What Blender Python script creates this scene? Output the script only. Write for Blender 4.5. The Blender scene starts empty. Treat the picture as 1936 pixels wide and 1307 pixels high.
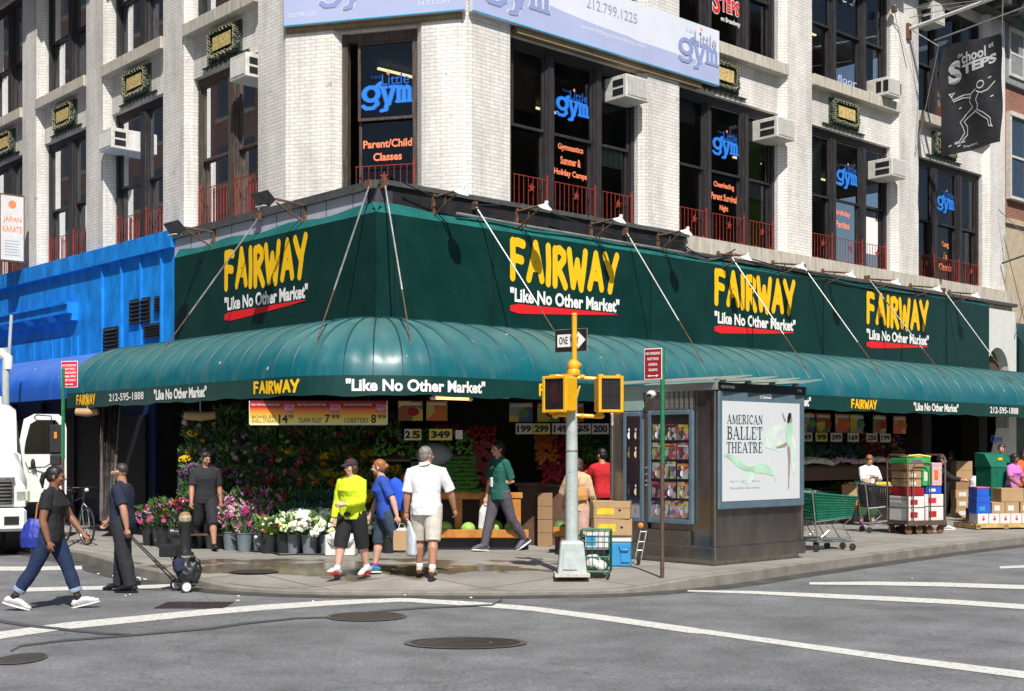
import bpy, bmesh, math, random
from mathutils import Vector, Matrix, noise
random.seed(7)
SC = bpy.context.scene
COL = SC.collection
R_ = math.radians

# ------------------------------------------------------------------ camera
CAMZ = 1.85; FPX = 2407.0; HX = 968.0; HY = 850.0
cam_d = bpy.data.cameras.new('camera'); cam = bpy.data.objects.new('camera', cam_d); COL.objects.link(cam)
cam.location = (0, 0, CAMZ); cam.rotation_euler = (R_(90), 0, 0)
cam_d.sensor_width = 36; cam_d.lens = FPX / 1936 * 36
cam_d.shift_x = 0.0; cam_d.shift_y = (HY - 653.5) / 1936
cam_d.clip_start = .1; cam_d.clip_end = 2000
SC.camera = cam
# ------------------------------------------------------------------ sky and sun
SUN_EL = 50.0; SUN_DX, SUN_DY = 0.20, -0.98          # horizontal direction towards the sun
w = bpy.data.worlds.new('World'); SC.world = w; w.use_nodes = True
nt = w.node_tree; bg = nt.nodes['Background']
sky = nt.nodes.new('ShaderNodeTexSky'); sky.sky_type = 'NISHITA'; sky.sun_disc = False
sky.sun_elevation = R_(SUN_EL); sky.sun_rotation = math.atan2(SUN_DX, SUN_DY)
nt.links.new(sky.outputs[0], bg.inputs[0]); bg.inputs[1].default_value = 0.075
sd = bpy.data.lights.new('sun', 'SUN'); sd.energy = 4.6; sd.angle = R_(0.5); sd.color = (1, .955, .88)
so = bpy.data.objects.new('sun', sd); COL.objects.link(so); so.location = (10, -30, 40)
sv = Vector((SUN_DX, SUN_DY, 0)).normalized() * math.cos(R_(SUN_EL)) + Vector((0, 0, math.sin(R_(SUN_EL))))
so.rotation_euler = sv.to_track_quat('Z', 'Y').to_euler()
SC.view_settings.view_transform = 'Standard'; SC.view_settings.look = 'None'
SC.view_settings.exposure = 0.33; SC.view_settings.gamma = 1.0
SC.render.engine = 'CYCLES'

# ------------------------------------------------------------------ frames of the place
C0 = Vector((-2.207, 21.0, 0)); RD = Vector((.738, .6748, 0)); LD = Vector((-.6748, .738, 0))
NR = Vector((.6748, -.738, 0)); NL = Vector((-.738, -.6748, 0)); Z = Vector((0, 0, 1))
def FR(t, q, z): return C0 + RD * t + NR * q + Z * z
def FL(t, q, z): return C0 + LD * t + NL * q + Z * z
def walk_z(x, y):                            # the sidewalk dips to the road at the corner ramp
    c = min(1, max(0, (x + 5.0) / 1.2)) * min(1, max(0, (2.6 - x) / 1.2)); d = min(1, max(0, (y - 16.2) / 2.0)); d = d * d * (3 - 2 * d)
    return .15 - .10 * c * (1 - d)
def ground(px, py, z=0.15):
    zz = z
    for _ in range(8 if z == .15 else 1):
        Y = FPX * (CAMZ - zz) / (py - HY); p = Vector(((px - HX) / FPX * Y, Y, zz))
        if z == .15: zz = walk_z(p.x, p.y); p.z = zz
    return p
def at(px, py, Y): return Vector(((px - HX) / FPX * Y, Y, CAMZ + (HY - py) / FPX * Y))
def frame(o, xd, yd):                       # F(t,q,z) for any box-like thing: t along xd, q out along yd
    o = Vector(o); xd = Vector(xd).normalized(); yd = Vector(yd).normalized()
    return lambda t, q, z: o + xd * t + yd * q + Z * z
FW = lambda t, q, z: Vector((t, q, z))      # plain local frame

# ------------------------------------------------------------------ materials
MATS = {}
def nodes(m): return m.node_tree.nodes, m.node_tree.links
def mat(name, col, rough=.6, metal=0, spec=.5, noise_amt=.12, noise_scale=6, bump=0, bscale=60, emit=0, trans=0, coat=0, stretch=None, sheen=0):
    if name in MATS: return MATS[name]
    m = bpy.data.materials.new(name); m.use_nodes = True; N, K = nodes(m); b = N['Principled BSDF']
    b.inputs['Roughness'].default_value = rough; b.inputs['Metallic'].default_value = metal
    b.inputs['Specular IOR Level'].default_value = spec
    if coat: b.inputs['Coat Weight'].default_value = coat; b.inputs['Coat Roughness'].default_value = .08
    if trans: b.inputs['Transmission Weight'].default_value = trans
    c = tuple(col) + (1,)
    tc = N.new('ShaderNodeTexCoord'); mp = N.new('ShaderNodeMapping'); K.new(tc.outputs['Object'], mp.inputs[0])
    if stretch: mp.inputs['Scale'].default_value = stretch
    if noise_amt:
        n = N.new('ShaderNodeTexNoise'); n.inputs['Scale'].default_value = noise_scale; n.inputs['Detail'].default_value = 6; n.inputs['Roughness'].default_value = .65
        K.new(mp.outputs[0], n.inputs[0])
        r = N.new('ShaderNodeMapRange'); r.inputs[1].default_value = .3; r.inputs[2].default_value = .7
        r.inputs[3].default_value = 1 - noise_amt; r.inputs[4].default_value = 1 + noise_amt; K.new(n.outputs[0], r.inputs[0])
        mx = N.new('ShaderNodeVectorMath'); mx.operation = 'SCALE'; mx.inputs[0].default_value = col; K.new(r.outputs[0], mx.inputs['Scale'])
        K.new(mx.outputs[0], b.inputs['Base Color'])
        r2 = N.new('ShaderNodeMapRange'); r2.inputs[1].default_value = .3; r2.inputs[2].default_value = .7; r2.inputs[3].default_value = max(0, rough - .08); r2.inputs[4].default_value = min(1, rough + .1)
        K.new(n.outputs[0], r2.inputs[0]); K.new(r2.outputs[0], b.inputs['Roughness'])
    else: b.inputs['Base Color'].default_value = c
    if bump:
        n2 = N.new('ShaderNodeTexNoise'); n2.inputs['Scale'].default_value = bscale; n2.inputs['Detail'].default_value = 3; K.new(mp.outputs[0], n2.inputs[0])
        bp = N.new('ShaderNodeBump'); bp.inputs['Strength'].default_value = bump; bp.inputs['Distance'].default_value = .02
        K.new(n2.outputs[0], bp.inputs['Height']); K.new(bp.outputs[0], b.inputs['Normal'])
    if emit: b.inputs['Emission Color'].default_value = c; b.inputs['Emission Strength'].default_value = emit
    MATS[name] = m; return m

def brick_mat(name, c1, c2, mort, bw=.22, bh=.075, ms=.006, stain=.25, rough=.35):
    m = bpy.data.materials.new(name); m.use_nodes = True; N, K = nodes(m); b = N['Principled BSDF']
    uv = N.new('ShaderNodeUVMap')
    br = N.new('ShaderNodeTexBrick'); K.new(uv.outputs[0], br.inputs[0])
    br.inputs['Color1'].default_value = c1 + (1,); br.inputs['Color2'].default_value = c2 + (1,); br.inputs['Mortar'].default_value = mort + (1,)
    br.inputs['Scale'].default_value = 1; br.inputs['Mortar Size'].default_value = ms; br.inputs['Brick Width'].default_value = bw; br.inputs['Row Height'].default_value = bh
    br.inputs['Mortar Smooth'].default_value = .3; br.inputs['Bias'].default_value = -.3
    tc = N.new('ShaderNodeTexCoord'); n = N.new('ShaderNodeTexNoise'); n.inputs['Scale'].default_value = .9; n.inputs['Detail'].default_value = 9; n.inputs['Roughness'].default_value = .7
    mp = N.new('ShaderNodeMapping'); mp.inputs['Scale'].default_value = (1.6, 1.6, .28); K.new(tc.outputs['Object'], mp.inputs[0]); K.new(mp.outputs[0], n.inputs[0])
    r = N.new('ShaderNodeMapRange'); r.inputs[1].default_value = .35; r.inputs[2].default_value = .62; r.inputs[3].default_value = 1 - stain; r.inputs[4].default_value = 1.03; K.new(n.outputs[0], r.inputs[0])
    v = N.new('ShaderNodeVectorMath'); v.operation = 'SCALE'; K.new(br.outputs[0], v.inputs[0]); K.new(r.outputs[0], v.inputs['Scale'])
    # sparse broken bricks and rust marks with a shape of their own
    n3 = N.new('ShaderNodeTexNoise'); n3.inputs['Scale'].default_value = 3.1; n3.inputs['Detail'].default_value = 4; K.new(tc.outputs['Object'], n3.inputs[0])
    r3 = N.new('ShaderNodeMapRange'); r3.inputs[1].default_value = .70; r3.inputs[2].default_value = .75; r3.inputs[3].default_value = 0; r3.inputs[4].default_value = .6; K.new(n3.outputs[0], r3.inputs[0])
    mx = N.new('ShaderNodeMix'); mx.data_type = 'RGBA'; K.new(r3.outputs[0], mx.inputs[0]); K.new(v.outputs[0], mx.inputs[6]); mx.inputs[7].default_value = (.30, .22, .16, 1)
    K.new(mx.outputs[2], b.inputs['Base Color'])
    bp = N.new('ShaderNodeBump'); bp.inputs['Strength'].default_value = .35; bp.inputs['Distance'].default_value = .01; bp.invert = True
    K.new(br.outputs['Fac'], bp.inputs['Height']); K.new(bp.outputs[0], b.inputs['Normal'])
    b.inputs['Roughness'].default_value = rough; b.inputs['Specular IOR Level'].default_value = .4
    MATS[name] = m; return m
WB = brick_mat('white_brick', (.86, .83, .785), (.74, .71, .67), (.50, .48, .45), .21, .068, .0058, .34)
RB = brick_mat('red_brick', (.33, .12, .07), (.24, .085, .055), (.30, .25, .21), .21, .075, .010, .3, .8)
TB = brick_mat('tan_brick', (.30, .22, .12), (.24, .17, .09), (.14, .11, .08), .21, .075, .009, .3, .8)

def glass_mat(name, tint=(.6, .65, .66), dark=.85):
    m = bpy.data.materials.new(name); m.use_nodes = True; N, K = nodes(m); N.remove(N['Principled BSDF']); out = N['Material Output']
    tr = N.new('ShaderNodeBsdfTransparent'); tr.inputs[0].default_value = tuple(c * dark for c in tint) + (1,)
    gl = N.new('ShaderNodeBsdfGlossy'); gl.inputs['Roughness'].default_value = .03; gl.inputs[0].default_value = (.9, .95, 1, 1)
    fr = N.new('ShaderNodeFresnel'); fr.inputs[0].default_value = 1.5
    mx = N.new('ShaderNodeMixShader'); K.new(fr.outputs[0], mx.inputs[0]); K.new(tr.outputs[0], mx.inputs[1]); K.new(gl.outputs[0], mx.inputs[2]); K.new(mx.outputs[0], out.inputs[0])
    MATS[name] = m; return m
GLASS = glass_mat('window_glass')
CLEAR = glass_mat('clear_glass', (.85, .9, .9), .95)

def asphalt_mat():
    m = bpy.data.materials.new('asphalt'); m.use_nodes = True; N, K = nodes(m); b = N['Principled BSDF']
    tc = N.new('ShaderNodeTexCoord')
    def nz(scale, det, lo, hi, a, c):
        n = N.new('ShaderNodeTexNoise'); n.inputs['Scale'].default_value = scale; n.inputs['Detail'].default_value = det; n.inputs['Roughness'].default_value = .7; K.new(tc.outputs['Object'], n.inputs[0])
        r = N.new('ShaderNodeMapRange'); r.inputs[1].default_value = lo; r.inputs[2].default_value = hi; r.inputs[3].default_value = a; r.inputs[4].default_value = c; K.new(n.outputs[0], r.inputs[0]); return r, n
    a, n1 = nz(.35, 8, .35, .65, .78, 1.14); c, n2 = nz(26, 5, .34, .66, .66, 1.36); d, n3 = nz(160, 2, .55, .8, 1, 1.9)
    e, n4 = nz(1.1, 8, .38, .60, .76, 1.12)
    m1 = N.new('ShaderNodeMath'); m1.operation = 'MULTIPLY'; K.new(a.outputs[0], m1.inputs[0]); K.new(c.outputs[0], m1.inputs[1])
    m2 = N.new('ShaderNodeMath'); m2.operation = 'MULTIPLY'; K.new(m1.outputs[0], m2.inputs[0]); K.new(d.outputs[0], m2.inputs[1])
    m3 = N.new('ShaderNodeMath'); m3.operation = 'MULTIPLY'; K.new(m2.outputs[0], m3.inputs[0]); K.new(e.outputs[0], m3.inputs[1])
    # hairline cracks
    vo = N.new('ShaderNodeTexVoronoi'); vo.feature = 'DISTANCE_TO_EDGE'; vo.inputs['Scale'].default_value = .45
    nn = N.new('ShaderNodeTexNoise'); nn.inputs['Scale'].default_value = 1.5; nn.inputs['Detail'].default_value = 6; K.new(tc.outputs['Object'], nn.inputs[0])
    va = N.new('ShaderNodeVectorMath'); va.operation = 'MULTIPLY_ADD'; K.new(nn.outputs['Color'], va.inputs[0]); va.inputs[1].default_value = (1.2, 1.2, 0); K.new(tc.outputs['Object'], va.inputs[2]); K.new(va.outputs[0], vo.inputs[0])
    rc = N.new('ShaderNodeMapRange'); rc.inputs[1].default_value = .002; rc.inputs[2].default_value = .009; rc.inputs[3].default_value = .80; rc.inputs[4].default_value = 1; K.new(vo.outputs['Distance'], rc.inputs[0])
    m4 = N.new('ShaderNodeMath'); m4.operation = 'MULTIPLY'; K.new(m3.outputs[0], m4.inputs[0]); K.new(rc.outputs[0], m4.inputs[1])
    v = N.new('ShaderNodeVectorMath'); v.operation = 'SCALE'; v.inputs[0].default_value = (.160, .161, .167); K.new(m4.outputs[0], v.inputs['Scale']); K.new(v.outputs[0], b.inputs['Base Color'])
    bp = N.new('ShaderNodeBump'); bp.inputs['Strength'].default_value = .5; bp.inputs['Distance'].default_value = .008; K.new(n2.outputs[0], bp.inputs['Height']); K.new(bp.outputs[0], b.inputs['Normal'])
    b.inputs['Roughness'].default_value = .88; MATS['asphalt'] = m; return m
def concrete_mat():
    m = bpy.data.materials.new('sidewalk_concrete'); m.use_nodes = True; N, K = nodes(m); b = N['Principled BSDF']
    tc = N.new('ShaderNodeTexCoord'); mp = N.new('ShaderNodeMapping'); mp.inputs['Rotation'].default_value = (0, 0, R_(-42.4)); K.new(tc.outputs['Object'], mp.inputs[0])
    br = N.new('ShaderNodeTexBrick'); K.new(mp.outputs[0], br.inputs[0]); br.offset = 0; br.inputs['Scale'].default_value = 1
    br.inputs['Brick Width'].default_value = 1.55; br.inputs['Row Height'].default_value = 1.55; br.inputs['Mortar Size'].default_value = .012
    br.inputs['Color1'].default_value = (.31, .29, .26, 1); br.inputs['Color2'].default_value = (.26, .245, .22, 1); br.inputs['Mortar'].default_value = (.07, .06, .05, 1)
    def nz(scale, det, lo, hi, a, c, rg=.65):
        n = N.new('ShaderNodeTexNoise'); n.inputs['Scale'].default_value = scale; n.inputs['Detail'].default_value = det; n.inputs['Roughness'].default_value = rg; K.new(tc.outputs['Object'], n.inputs[0])
        r = N.new('ShaderNodeMapRange'); r.inputs[1].default_value = lo; r.inputs[2].default_value = hi; r.inputs[3].default_value = a; r.inputs[4].default_value = c; K.new(n.outputs[0], r.inputs[0]); return r
    a = nz(1.1, 9, .35, .65, .78, 1.12); c = nz(70, 3, .3, .7, .86, 1.14)
    m1 = N.new('ShaderNodeMath'); m1.operation = 'MULTIPLY'; K.new(a.outputs[0], m1.inputs[0]); K.new(c.outputs[0], m1.inputs[1])
    v = N.new('ShaderNodeVectorMath'); v.operation = 'SCALE'; K.new(br.outputs[0], v.inputs[0]); K.new(m1.outputs[0], v.inputs['Scale'])
    # gum spots
    vo = N.new('ShaderNodeTexVoronoi'); vo.inputs['Scale'].default_value = 2.2; K.new(tc.outputs['Object'], vo.inputs[0])
    rg = N.new('ShaderNodeMapRange'); rg.inputs[1].default_value = .05; rg.inputs[2].default_value = .07; rg.inputs[3].default_value = .55; rg.inputs[4].default_value = 1; K.new(vo.outputs['Distance'], rg.inputs[0])
    v1 = N.new('ShaderNodeVectorMath'); v1.operation = 'SCALE'; K.new(v.outputs[0], v1.inputs[0]); K.new(rg.outputs[0], v1.inputs['Scale'])
    # wetted ground by the flower buckets
    ds = N.new('ShaderNodeVectorMath'); ds.operation = 'SUBTRACT'; K.new(tc.outputs['Object'], ds.inputs[0]); ds.inputs[1].default_value = (-2.3, 18.4, .15)
    sc = N.new('ShaderNodeVectorMath'); sc.operation = 'MULTIPLY'; K.new(ds.outputs[0], sc.inputs[0]); sc.inputs[1].default_value = (.26, .62, 1)
    ln = N.new('ShaderNodeVectorMath'); ln.operation = 'LENGTH'; K.new(sc.outputs[0], ln.inputs[0])
    wn = N.new('ShaderNodeTexNoise'); wn.inputs['Scale'].default_value = 1.3; wn.inputs['Detail'].default_value = 5; K.new(tc.outputs['Object'], wn.inputs[0])
    ad = N.new('ShaderNodeMath'); ad.operation = 'MULTIPLY_ADD'; K.new(wn.outputs[0], ad.inputs[0]); ad.inputs[1].default_value = 2.4; K.new(ln.outputs['Value'], ad.inputs[2])
    rw = N.new('ShaderNodeMapRange'); rw.inputs[1].default_value = 1.78; rw.inputs[2].default_value = 1.92; rw.inputs[3].default_value = 1; rw.inputs[4].default_value = 0; K.new(ad.outputs[0], rw.inputs[0])
    mx = N.new('ShaderNodeMix'); mx.data_type = 'RGBA'; mx.blend_type = 'MULTIPLY'; K.new(rw.outputs[0], mx.inputs[0]); K.new(v1.outputs[0], mx.inputs[6]); mx.inputs[7].default_value = (.56, .49, .38, 1)
    K.new(mx.outputs[2], b.inputs['Base Color'])
    rr = N.new('ShaderNodeMapRange'); rr.inputs[3].default_value = .85; rr.inputs[4].default_value = .22; K.new(rw.outputs[0], rr.inputs[0]); K.new(rr.outputs[0], b.inputs['Roughness'])
    MATS['sidewalk_concrete'] = m; return m
def cards_mat(name, cols, scale=8, seed=0, rough=.4):
    """printed colour blocks: a voronoi of ink colours"""
    m = bpy.data.materials.new(name); m.use_nodes = True; N, K = nodes(m); b = N['Principled BSDF']
    tc = N.new('ShaderNodeTexCoord'); mp = N.new('ShaderNodeMapping'); mp.inputs['Location'].default_value = (seed, seed * 1.7, seed * .3); K.new(tc.outputs['Object'], mp.inputs[0])
    vo = N.new('ShaderNodeTexVoronoi'); vo.inputs['Scale'].default_value = scale; K.new(mp.outputs[0], vo.inputs[0])
    sx = N.new('ShaderNodeSeparateColor'); K.new(vo.outputs['Color'], sx.inputs[0])
    cr = N.new('ShaderNodeValToRGB'); cr.color_ramp.interpolation = 'CONSTANT'
    e = cr.color_ramp.elements; e[0].color = cols[0] + (1,); e[1].color = cols[1] + (1,); e[1].position = 1 / len(cols)
    for i, c in enumerate(cols[2:]): x = e.new((i + 2) / len(cols)); x.color = c + (1,)
    K.new(sx.outputs[0], cr.inputs[0]); K.new(cr.outputs[0], b.inputs['Base Color']); b.inputs['Roughness'].default_value = rough
    MATS[name] = m; return m
def grad_mat(name, stops, axis=2, lo=0, hi=1, rough=.5):
    """a print whose ink changes along one axis of the object"""
    m = bpy.data.materials.new(name); m.use_nodes = True; N, K = nodes(m); b = N['Principled BSDF']
    tc = N.new('ShaderNodeTexCoord'); s = N.new('ShaderNodeSeparateXYZ'); K.new(tc.outputs['Object'], s.inputs[0])
    r = N.new('ShaderNodeMapRange'); r.inputs[1].default_value = lo; r.inputs[2].default_value = hi; K.new(s.outputs[axis], r.inputs[0])
    cr = N.new('ShaderNodeValToRGB'); e = cr.color_ramp.elements; e[0].position = stops[0][0]; e[0].color = stops[0][1] + (1,); e[1].position = stops[1][0]; e[1].color = stops[1][1] + (1,)
    for p, c in stops[2:]: x = e.new(p); x.color = c + (1,)
    K.new(r.outputs[0], cr.inputs[0]); K.new(cr.outputs[0], b.inputs['Base Color']); b.inputs['Roughness'].default_value = rough
    MATS[name] = m; return m
asphalt_mat(); concrete_mat()
mat('kerb_stone', (.22, .205, .18), .8, noise_amt=.3, noise_scale=3, bump=.4)
m_ = mat('road_paint', (.64, .63, .59), .6, noise_amt=.16, noise_scale=14)
N_, K_ = nodes(m_); b_ = N_['Principled BSDF']; tc_ = N_.new('ShaderNodeTexCoord'); wn_ = N_.new('ShaderNodeTexNoise'); wn_.inputs['Scale'].default_value = 16; wn_.inputs['Detail'].default_value = 7; wn_.inputs['Roughness'].default_value = .75; K_.new(tc_.outputs['Object'], wn_.inputs[0])
wr_ = N_.new('ShaderNodeMapRange'); wr_.inputs[1].default_value = .56; wr_.inputs[2].default_value = .62; K_.new(wn_.outputs[0], wr_.inputs[0])
wm_ = N_.new('ShaderNodeMix'); wm_.data_type = 'RGBA'; K_.new(wr_.outputs[0], wm_.inputs[0]); K_.new(b_.inputs['Base Color'].links[0].from_socket, wm_.inputs[6]); wm_.inputs[7].default_value = (.22, .21, .21, 1); K_.new(wm_.outputs[2], b_.inputs['Base Color'])
mat('tar', (.075, .074, .076), .6, noise_amt=.2)
mat('cast_iron', (.075, .06, .055), .45, .6, noise_amt=.35, noise_scale=12, bump=.5, bscale=30)
mat('frame_wood', (.030, .027, .030), .55, noise_amt=.5, noise_scale=22, bump=.5, bscale=40, stretch=(1, 1, .15))
mat('peeled_wood', (.075, .055, .045), .75, noise_amt=.75, noise_scale=26, bump=.7, bscale=30, stretch=(1, 1, .12))
mat('limestone', (.50, .46, .39), .75, noise_amt=.3, noise_scale=5, bump=.25, stretch=(2.5, 2.5, .4))
mat('lintel_black', (.020, .020, .023), .38, noise_amt=.4, noise_scale=3)
mat('grey_panel', (.42, .44, .52), .45, noise_amt=.12, noise_scale=2.5)
mat('dark_flashing', (.07, .075, .075), .6, noise_amt=.4, noise_scale=9)
mat('pink_soffit', (.42, .36, .36), .7)
mat('green_vinyl', (.002, .032, .028), .40, noise_amt=.14, noise_scale=1.4, bump=.12, bscale=2.5)
mat('green_fold', (.010, .125, .115), .45, noise_amt=.25, noise_scale=2, bump=.5, bscale=5)
def awning_mat(name, base, top_tint, z0, z1):
    m = bpy.data.materials.new(name); m.use_nodes = True; N, K = nodes(m); b = N['Principled BSDF']
    tc = N.new('ShaderNodeTexCoord'); geo = N.new('ShaderNodeNewGeometry'); s = N.new('ShaderNodeSeparateXYZ'); K.new(geo.outputs['Position'], s.inputs[0])
    # vinyl shifts to a paler tint towards its top, broken up by noise
    n = N.new('ShaderNodeTexNoise'); n.inputs['Scale'].default_value = 1.6; n.inputs['Detail'].default_value = 7; K.new(tc.outputs['Object'], n.inputs[0])
    r = N.new('ShaderNodeMapRange'); r.inputs[1].default_value = z0; r.inputs[2].default_value = z1; K.new(s.outputs[2], r.inputs[0])
    r.inputs[3].default_value = -.05; r.inputs[4].default_value = .75
    a = N.new('ShaderNodeMath'); a.operation = 'MULTIPLY_ADD'; K.new(n.outputs[0], a.inputs[0]); a.inputs[1].default_value = .9; a.inputs[2].default_value = -.42
    a2 = N.new('ShaderNodeMath'); a2.use_clamp = True; K.new(a.outputs[0], a2.inputs[0]); K.new(r.outputs[0], a2.inputs[1])
    mx = N.new('ShaderNodeMix'); mx.data_type = 'RGBA'; K.new(a2.outputs[0], mx.inputs[0]); mx.inputs[6].default_value = base + (1,); mx.inputs[7].default_value = top_tint + (1,)
    K.new(mx.outputs[2], b.inputs['Base Color']); b.inputs['Roughness'].default_value = .38; b.inputs['Specular IOR Level'].default_value = .5
    # run-off streaks and bird marks lying on the vinyl
    mp = N.new('ShaderNodeMapping'); mp.inputs['Scale'].default_value = (1, 1, .12); K.new(tc.outputs['Object'], mp.inputs[0])
    n2 = N.new('ShaderNodeTexNoise'); n2.inputs['Scale'].default_value = 5; n2.inputs['Detail'].default_value = 4; K.new(mp.outputs[0], n2.inputs[0])
    r2 = N.new('ShaderNodeMapRange'); r2.inputs[1].default_value = .55; r2.inputs[2].default_value = .72; r2.inputs[3].default_value = 0; r2.inputs[4].default_value = .45; K.new(n2.outputs[0], r2.inputs[0])
    m2 = N.new('ShaderNodeMix'); m2.data_type = 'RGBA'; K.new(r2.outputs[0], m2.inputs[0]); K.new(mx.outputs[2], m2.inputs[6]); m2.inputs[7].default_value = tuple(min(1, c * .6 + .02) for c in top_tint) + (1,)
    n3 = N.new('ShaderNodeTexVoronoi'); n3.inputs['Scale'].default_value = 1.9; K.new(tc.outputs['Object'], n3.inputs[0])
    r3 = N.new('ShaderNodeMapRange'); r3.inputs[1].default_value = .045; r3.inputs[2].default_value = .06; r3.inputs[3].default_value = .8; r3.inputs[4].default_value = 0; K.new(n3.outputs['Distance'], r3.inputs[0])
    m3 = N.new('ShaderNodeMix'); m3.data_type = 'RGBA'; K.new(r3.outputs[0], m3.inputs[0]); K.new(m2.outputs[2], m3.inputs[6]); m3.inputs[7].default_value = (.6, .62, .6, 1); K.new(m3.outputs[2], b.inputs['Base Color'])
    MATS[name] = m; return m
awning_mat('awning_green', (.002, .10, .128), (.11, .22, .19), 3.0, 4.2)
mat('rib_green', (.004, .06, .08), .5, noise_amt=.2)
mat('valance_green', (.004, .045, .04), .4, noise_amt=.12, noise_scale=2)
awning_mat('awning_blue', (.008, .11, .55), (.13, .24, .62), 3.1, 4.1)
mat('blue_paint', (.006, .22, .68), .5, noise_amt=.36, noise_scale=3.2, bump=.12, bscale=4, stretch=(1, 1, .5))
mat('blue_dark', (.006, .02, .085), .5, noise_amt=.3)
mat('yellow_ink', (.90, .52, .008), .5, noise_amt=.05)
mat('white_ink', (.85, .84, .82), .5, noise_amt=.04)
mat('red_ink', (.75, .015, .02), .5, noise_amt=.05)
mat('gym_blue', (.025, .22, .80), .4, noise_amt=.05)
mat('gym_outline', (.015, .10, .42), .4, noise_amt=.05)
mat('orange_ink', (.95, .27, .13), .4, noise_amt=.05)
mat('rust_red', (.26, .035, .022), .55, noise_amt=.35, noise_scale=20)
mat('black_ink', (.012, .012, .012), .5, noise_amt=0)
mat('steel', (.48, .48, .48), .35, .9, noise_amt=.2, noise_scale=15)
mat('rod_steel', (.34, .33, .32), .45, .5, noise_amt=.35, noise_scale=5)
mat('rusty', (.16, .085, .05), .8, .2, noise_amt=.5, noise_scale=14, bump=.4)
mat('lamp_white', (.75, .75, .72), .4, noise_amt=.1)
mat('black_plastic', (.018, .018, .02), .45, noise_amt=.25)
mat('white_plastic', (.68, .68, .66), .4, noise_amt=.08)
mat('ac_metal', (.62, .60, .55), .5, noise_amt=.2, noise_scale=9)
mat('ac_side', (.35, .33, .32), .55, noise_amt=.3, noise_scale=9)
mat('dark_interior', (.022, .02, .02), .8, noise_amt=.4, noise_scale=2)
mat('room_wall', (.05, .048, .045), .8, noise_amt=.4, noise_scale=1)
mat('room_green', (.20, .42, .04), .8, noise_amt=.3, noise_scale=1)
mat('floor_brown', (.06, .045, .035), .6, noise_amt=.4)
mat('blind_cloth', (.52, .54, .50), .8, noise_amt=.25, noise_scale=4)
mat('curtain_brown', (.16, .085, .065), .85, noise_amt=.3, noise_scale=7, stretch=(4, 4, .3))
mat('tube_glow', (1, .82, .45), .5, noise_amt=0, emit=1.6); mat('awning_tube', (1, .62, .20), .5, noise_amt=0, emit=1.5)
mat('bronze', (.055, .075, .05), .5, .3, noise_amt=.7, noise_scale=14, bump=.8, bscale=25)
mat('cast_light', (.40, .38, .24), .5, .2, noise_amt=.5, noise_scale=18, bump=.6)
mat('plaque_gold', (.55, .42, .17), .55, noise_amt=.45, noise_scale=16, bump=.6, bscale=18)
mat('vinyl_white', (.70, .73, .82), .5, noise_amt=.05, noise_scale=1)
mat('vinyl_lilac', (.42, .47, .70), .5, noise_amt=.05, noise_scale=1)
mat('vinyl_grey', (.36, .38, .48), .5, noise_amt=.04)
mat('cyan_edge', (.05, .45, .75), .5, noise_amt=.1)
mat('yellow_paint', (.74, .39, .012), .38, noise_amt=.12, noise_scale=9, coat=.2)
mat('pole_paint', (.42, .47, .46), .42, noise_amt=.16, noise_scale=7, bump=.1)
mat('green_steel', (.012, .16, .06), .45, noise_amt=.2, noise_scale=12)
mat('brown_steel', (.10, .06, .045), .6, noise_amt=.3, noise_scale=12)
mat('sign_maroon', (.33, .012, .025), .4, noise_amt=.08)
mat('sign_red', (.72, .02, .06), .4, noise_amt=.05)
mat('kiosk_steel', (.30, .265, .24), .24, .9, noise_amt=.30, noise_scale=2.0, stretch=(1, 1, .3), bump=.05, bscale=2)
mat('kiosk_light', (.42, .42, .40), .35, .5, noise_amt=.15, noise_scale=3)
mat('kiosk_frame', (.13, .20, .25), .4, .3, noise_amt=.1)
mat('frost_glass', (.26, .38, .34), .2, noise_amt=.08, noise_scale=2)
mat('poster_white', (.62, .65, .67), .3, noise_amt=.03, noise_scale=1)
mat('poster_green', (.42, .66, .48), .35, noise_amt=.25, noise_scale=3)
mat('poster_pale', (.60, .72, .66), .35, noise_amt=.15, noise_scale=4)
mat('poster_ink', (.02, .06, .07), .4, noise_amt=0)
mat('wood_orange', (.50, .20, .035), .5, noise_amt=.3, noise_scale=7, stretch=(1, 1, .5))
mat('wood_dark', (.10, .05, .03), .6, noise_amt=.3)
mat('cardboard', (.42, .27, .14), .75, noise_amt=.12, noise_scale=5)
mat('cardboard_dark', (.30, .18, .09), .75, noise_amt=.12, noise_scale=5)
mat('white_carton', (.66, .64, .62), .6, noise_amt=.08)
mat('blue_carton', (.02, .10, .55), .45, noise_amt=.1)
mat('green_carton', (.03, .38, .10), .5, noise_amt=.15)
mat('pallet_wood', (.52, .34, .12), .7, noise_amt=.3, noise_scale=9)
mat('bucket_grey', (.15, .18, .21), .45, noise_amt=.15)
mat('bucket_black', (.02, .022, .025), .4, noise_amt=.2)
mat('cooler_blue', (.04, .27, .55), .4, noise_amt=.08)
mat('rubber', (.02, .02, .02), .7, noise_amt=.2)
mat('truck_white', (.74, .75, .74), .3, noise_amt=.06, coat=.4)
mat('chrome', (.6, .6, .62), .12, 1, noise_amt=.05)
mat('cart_green', (.008, .13, .075), .42, noise_amt=.2)
mat('grey_stucco', (.24, .25, .27), .8, noise_amt=.2)
mat('tan_stone', (.46, .38, .27), .8, noise_amt=.2, noise_scale=3)
mat('cornice_green', (.03, .14, .08), .6, noise_amt=.3)
mat('banner_black', (.016, .016, .02), .55, noise_amt=.25, noise_scale=4, bump=.6, bscale=3)
mat('banner_silver', (.48, .48, .48), .5, noise_amt=.1)
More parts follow.
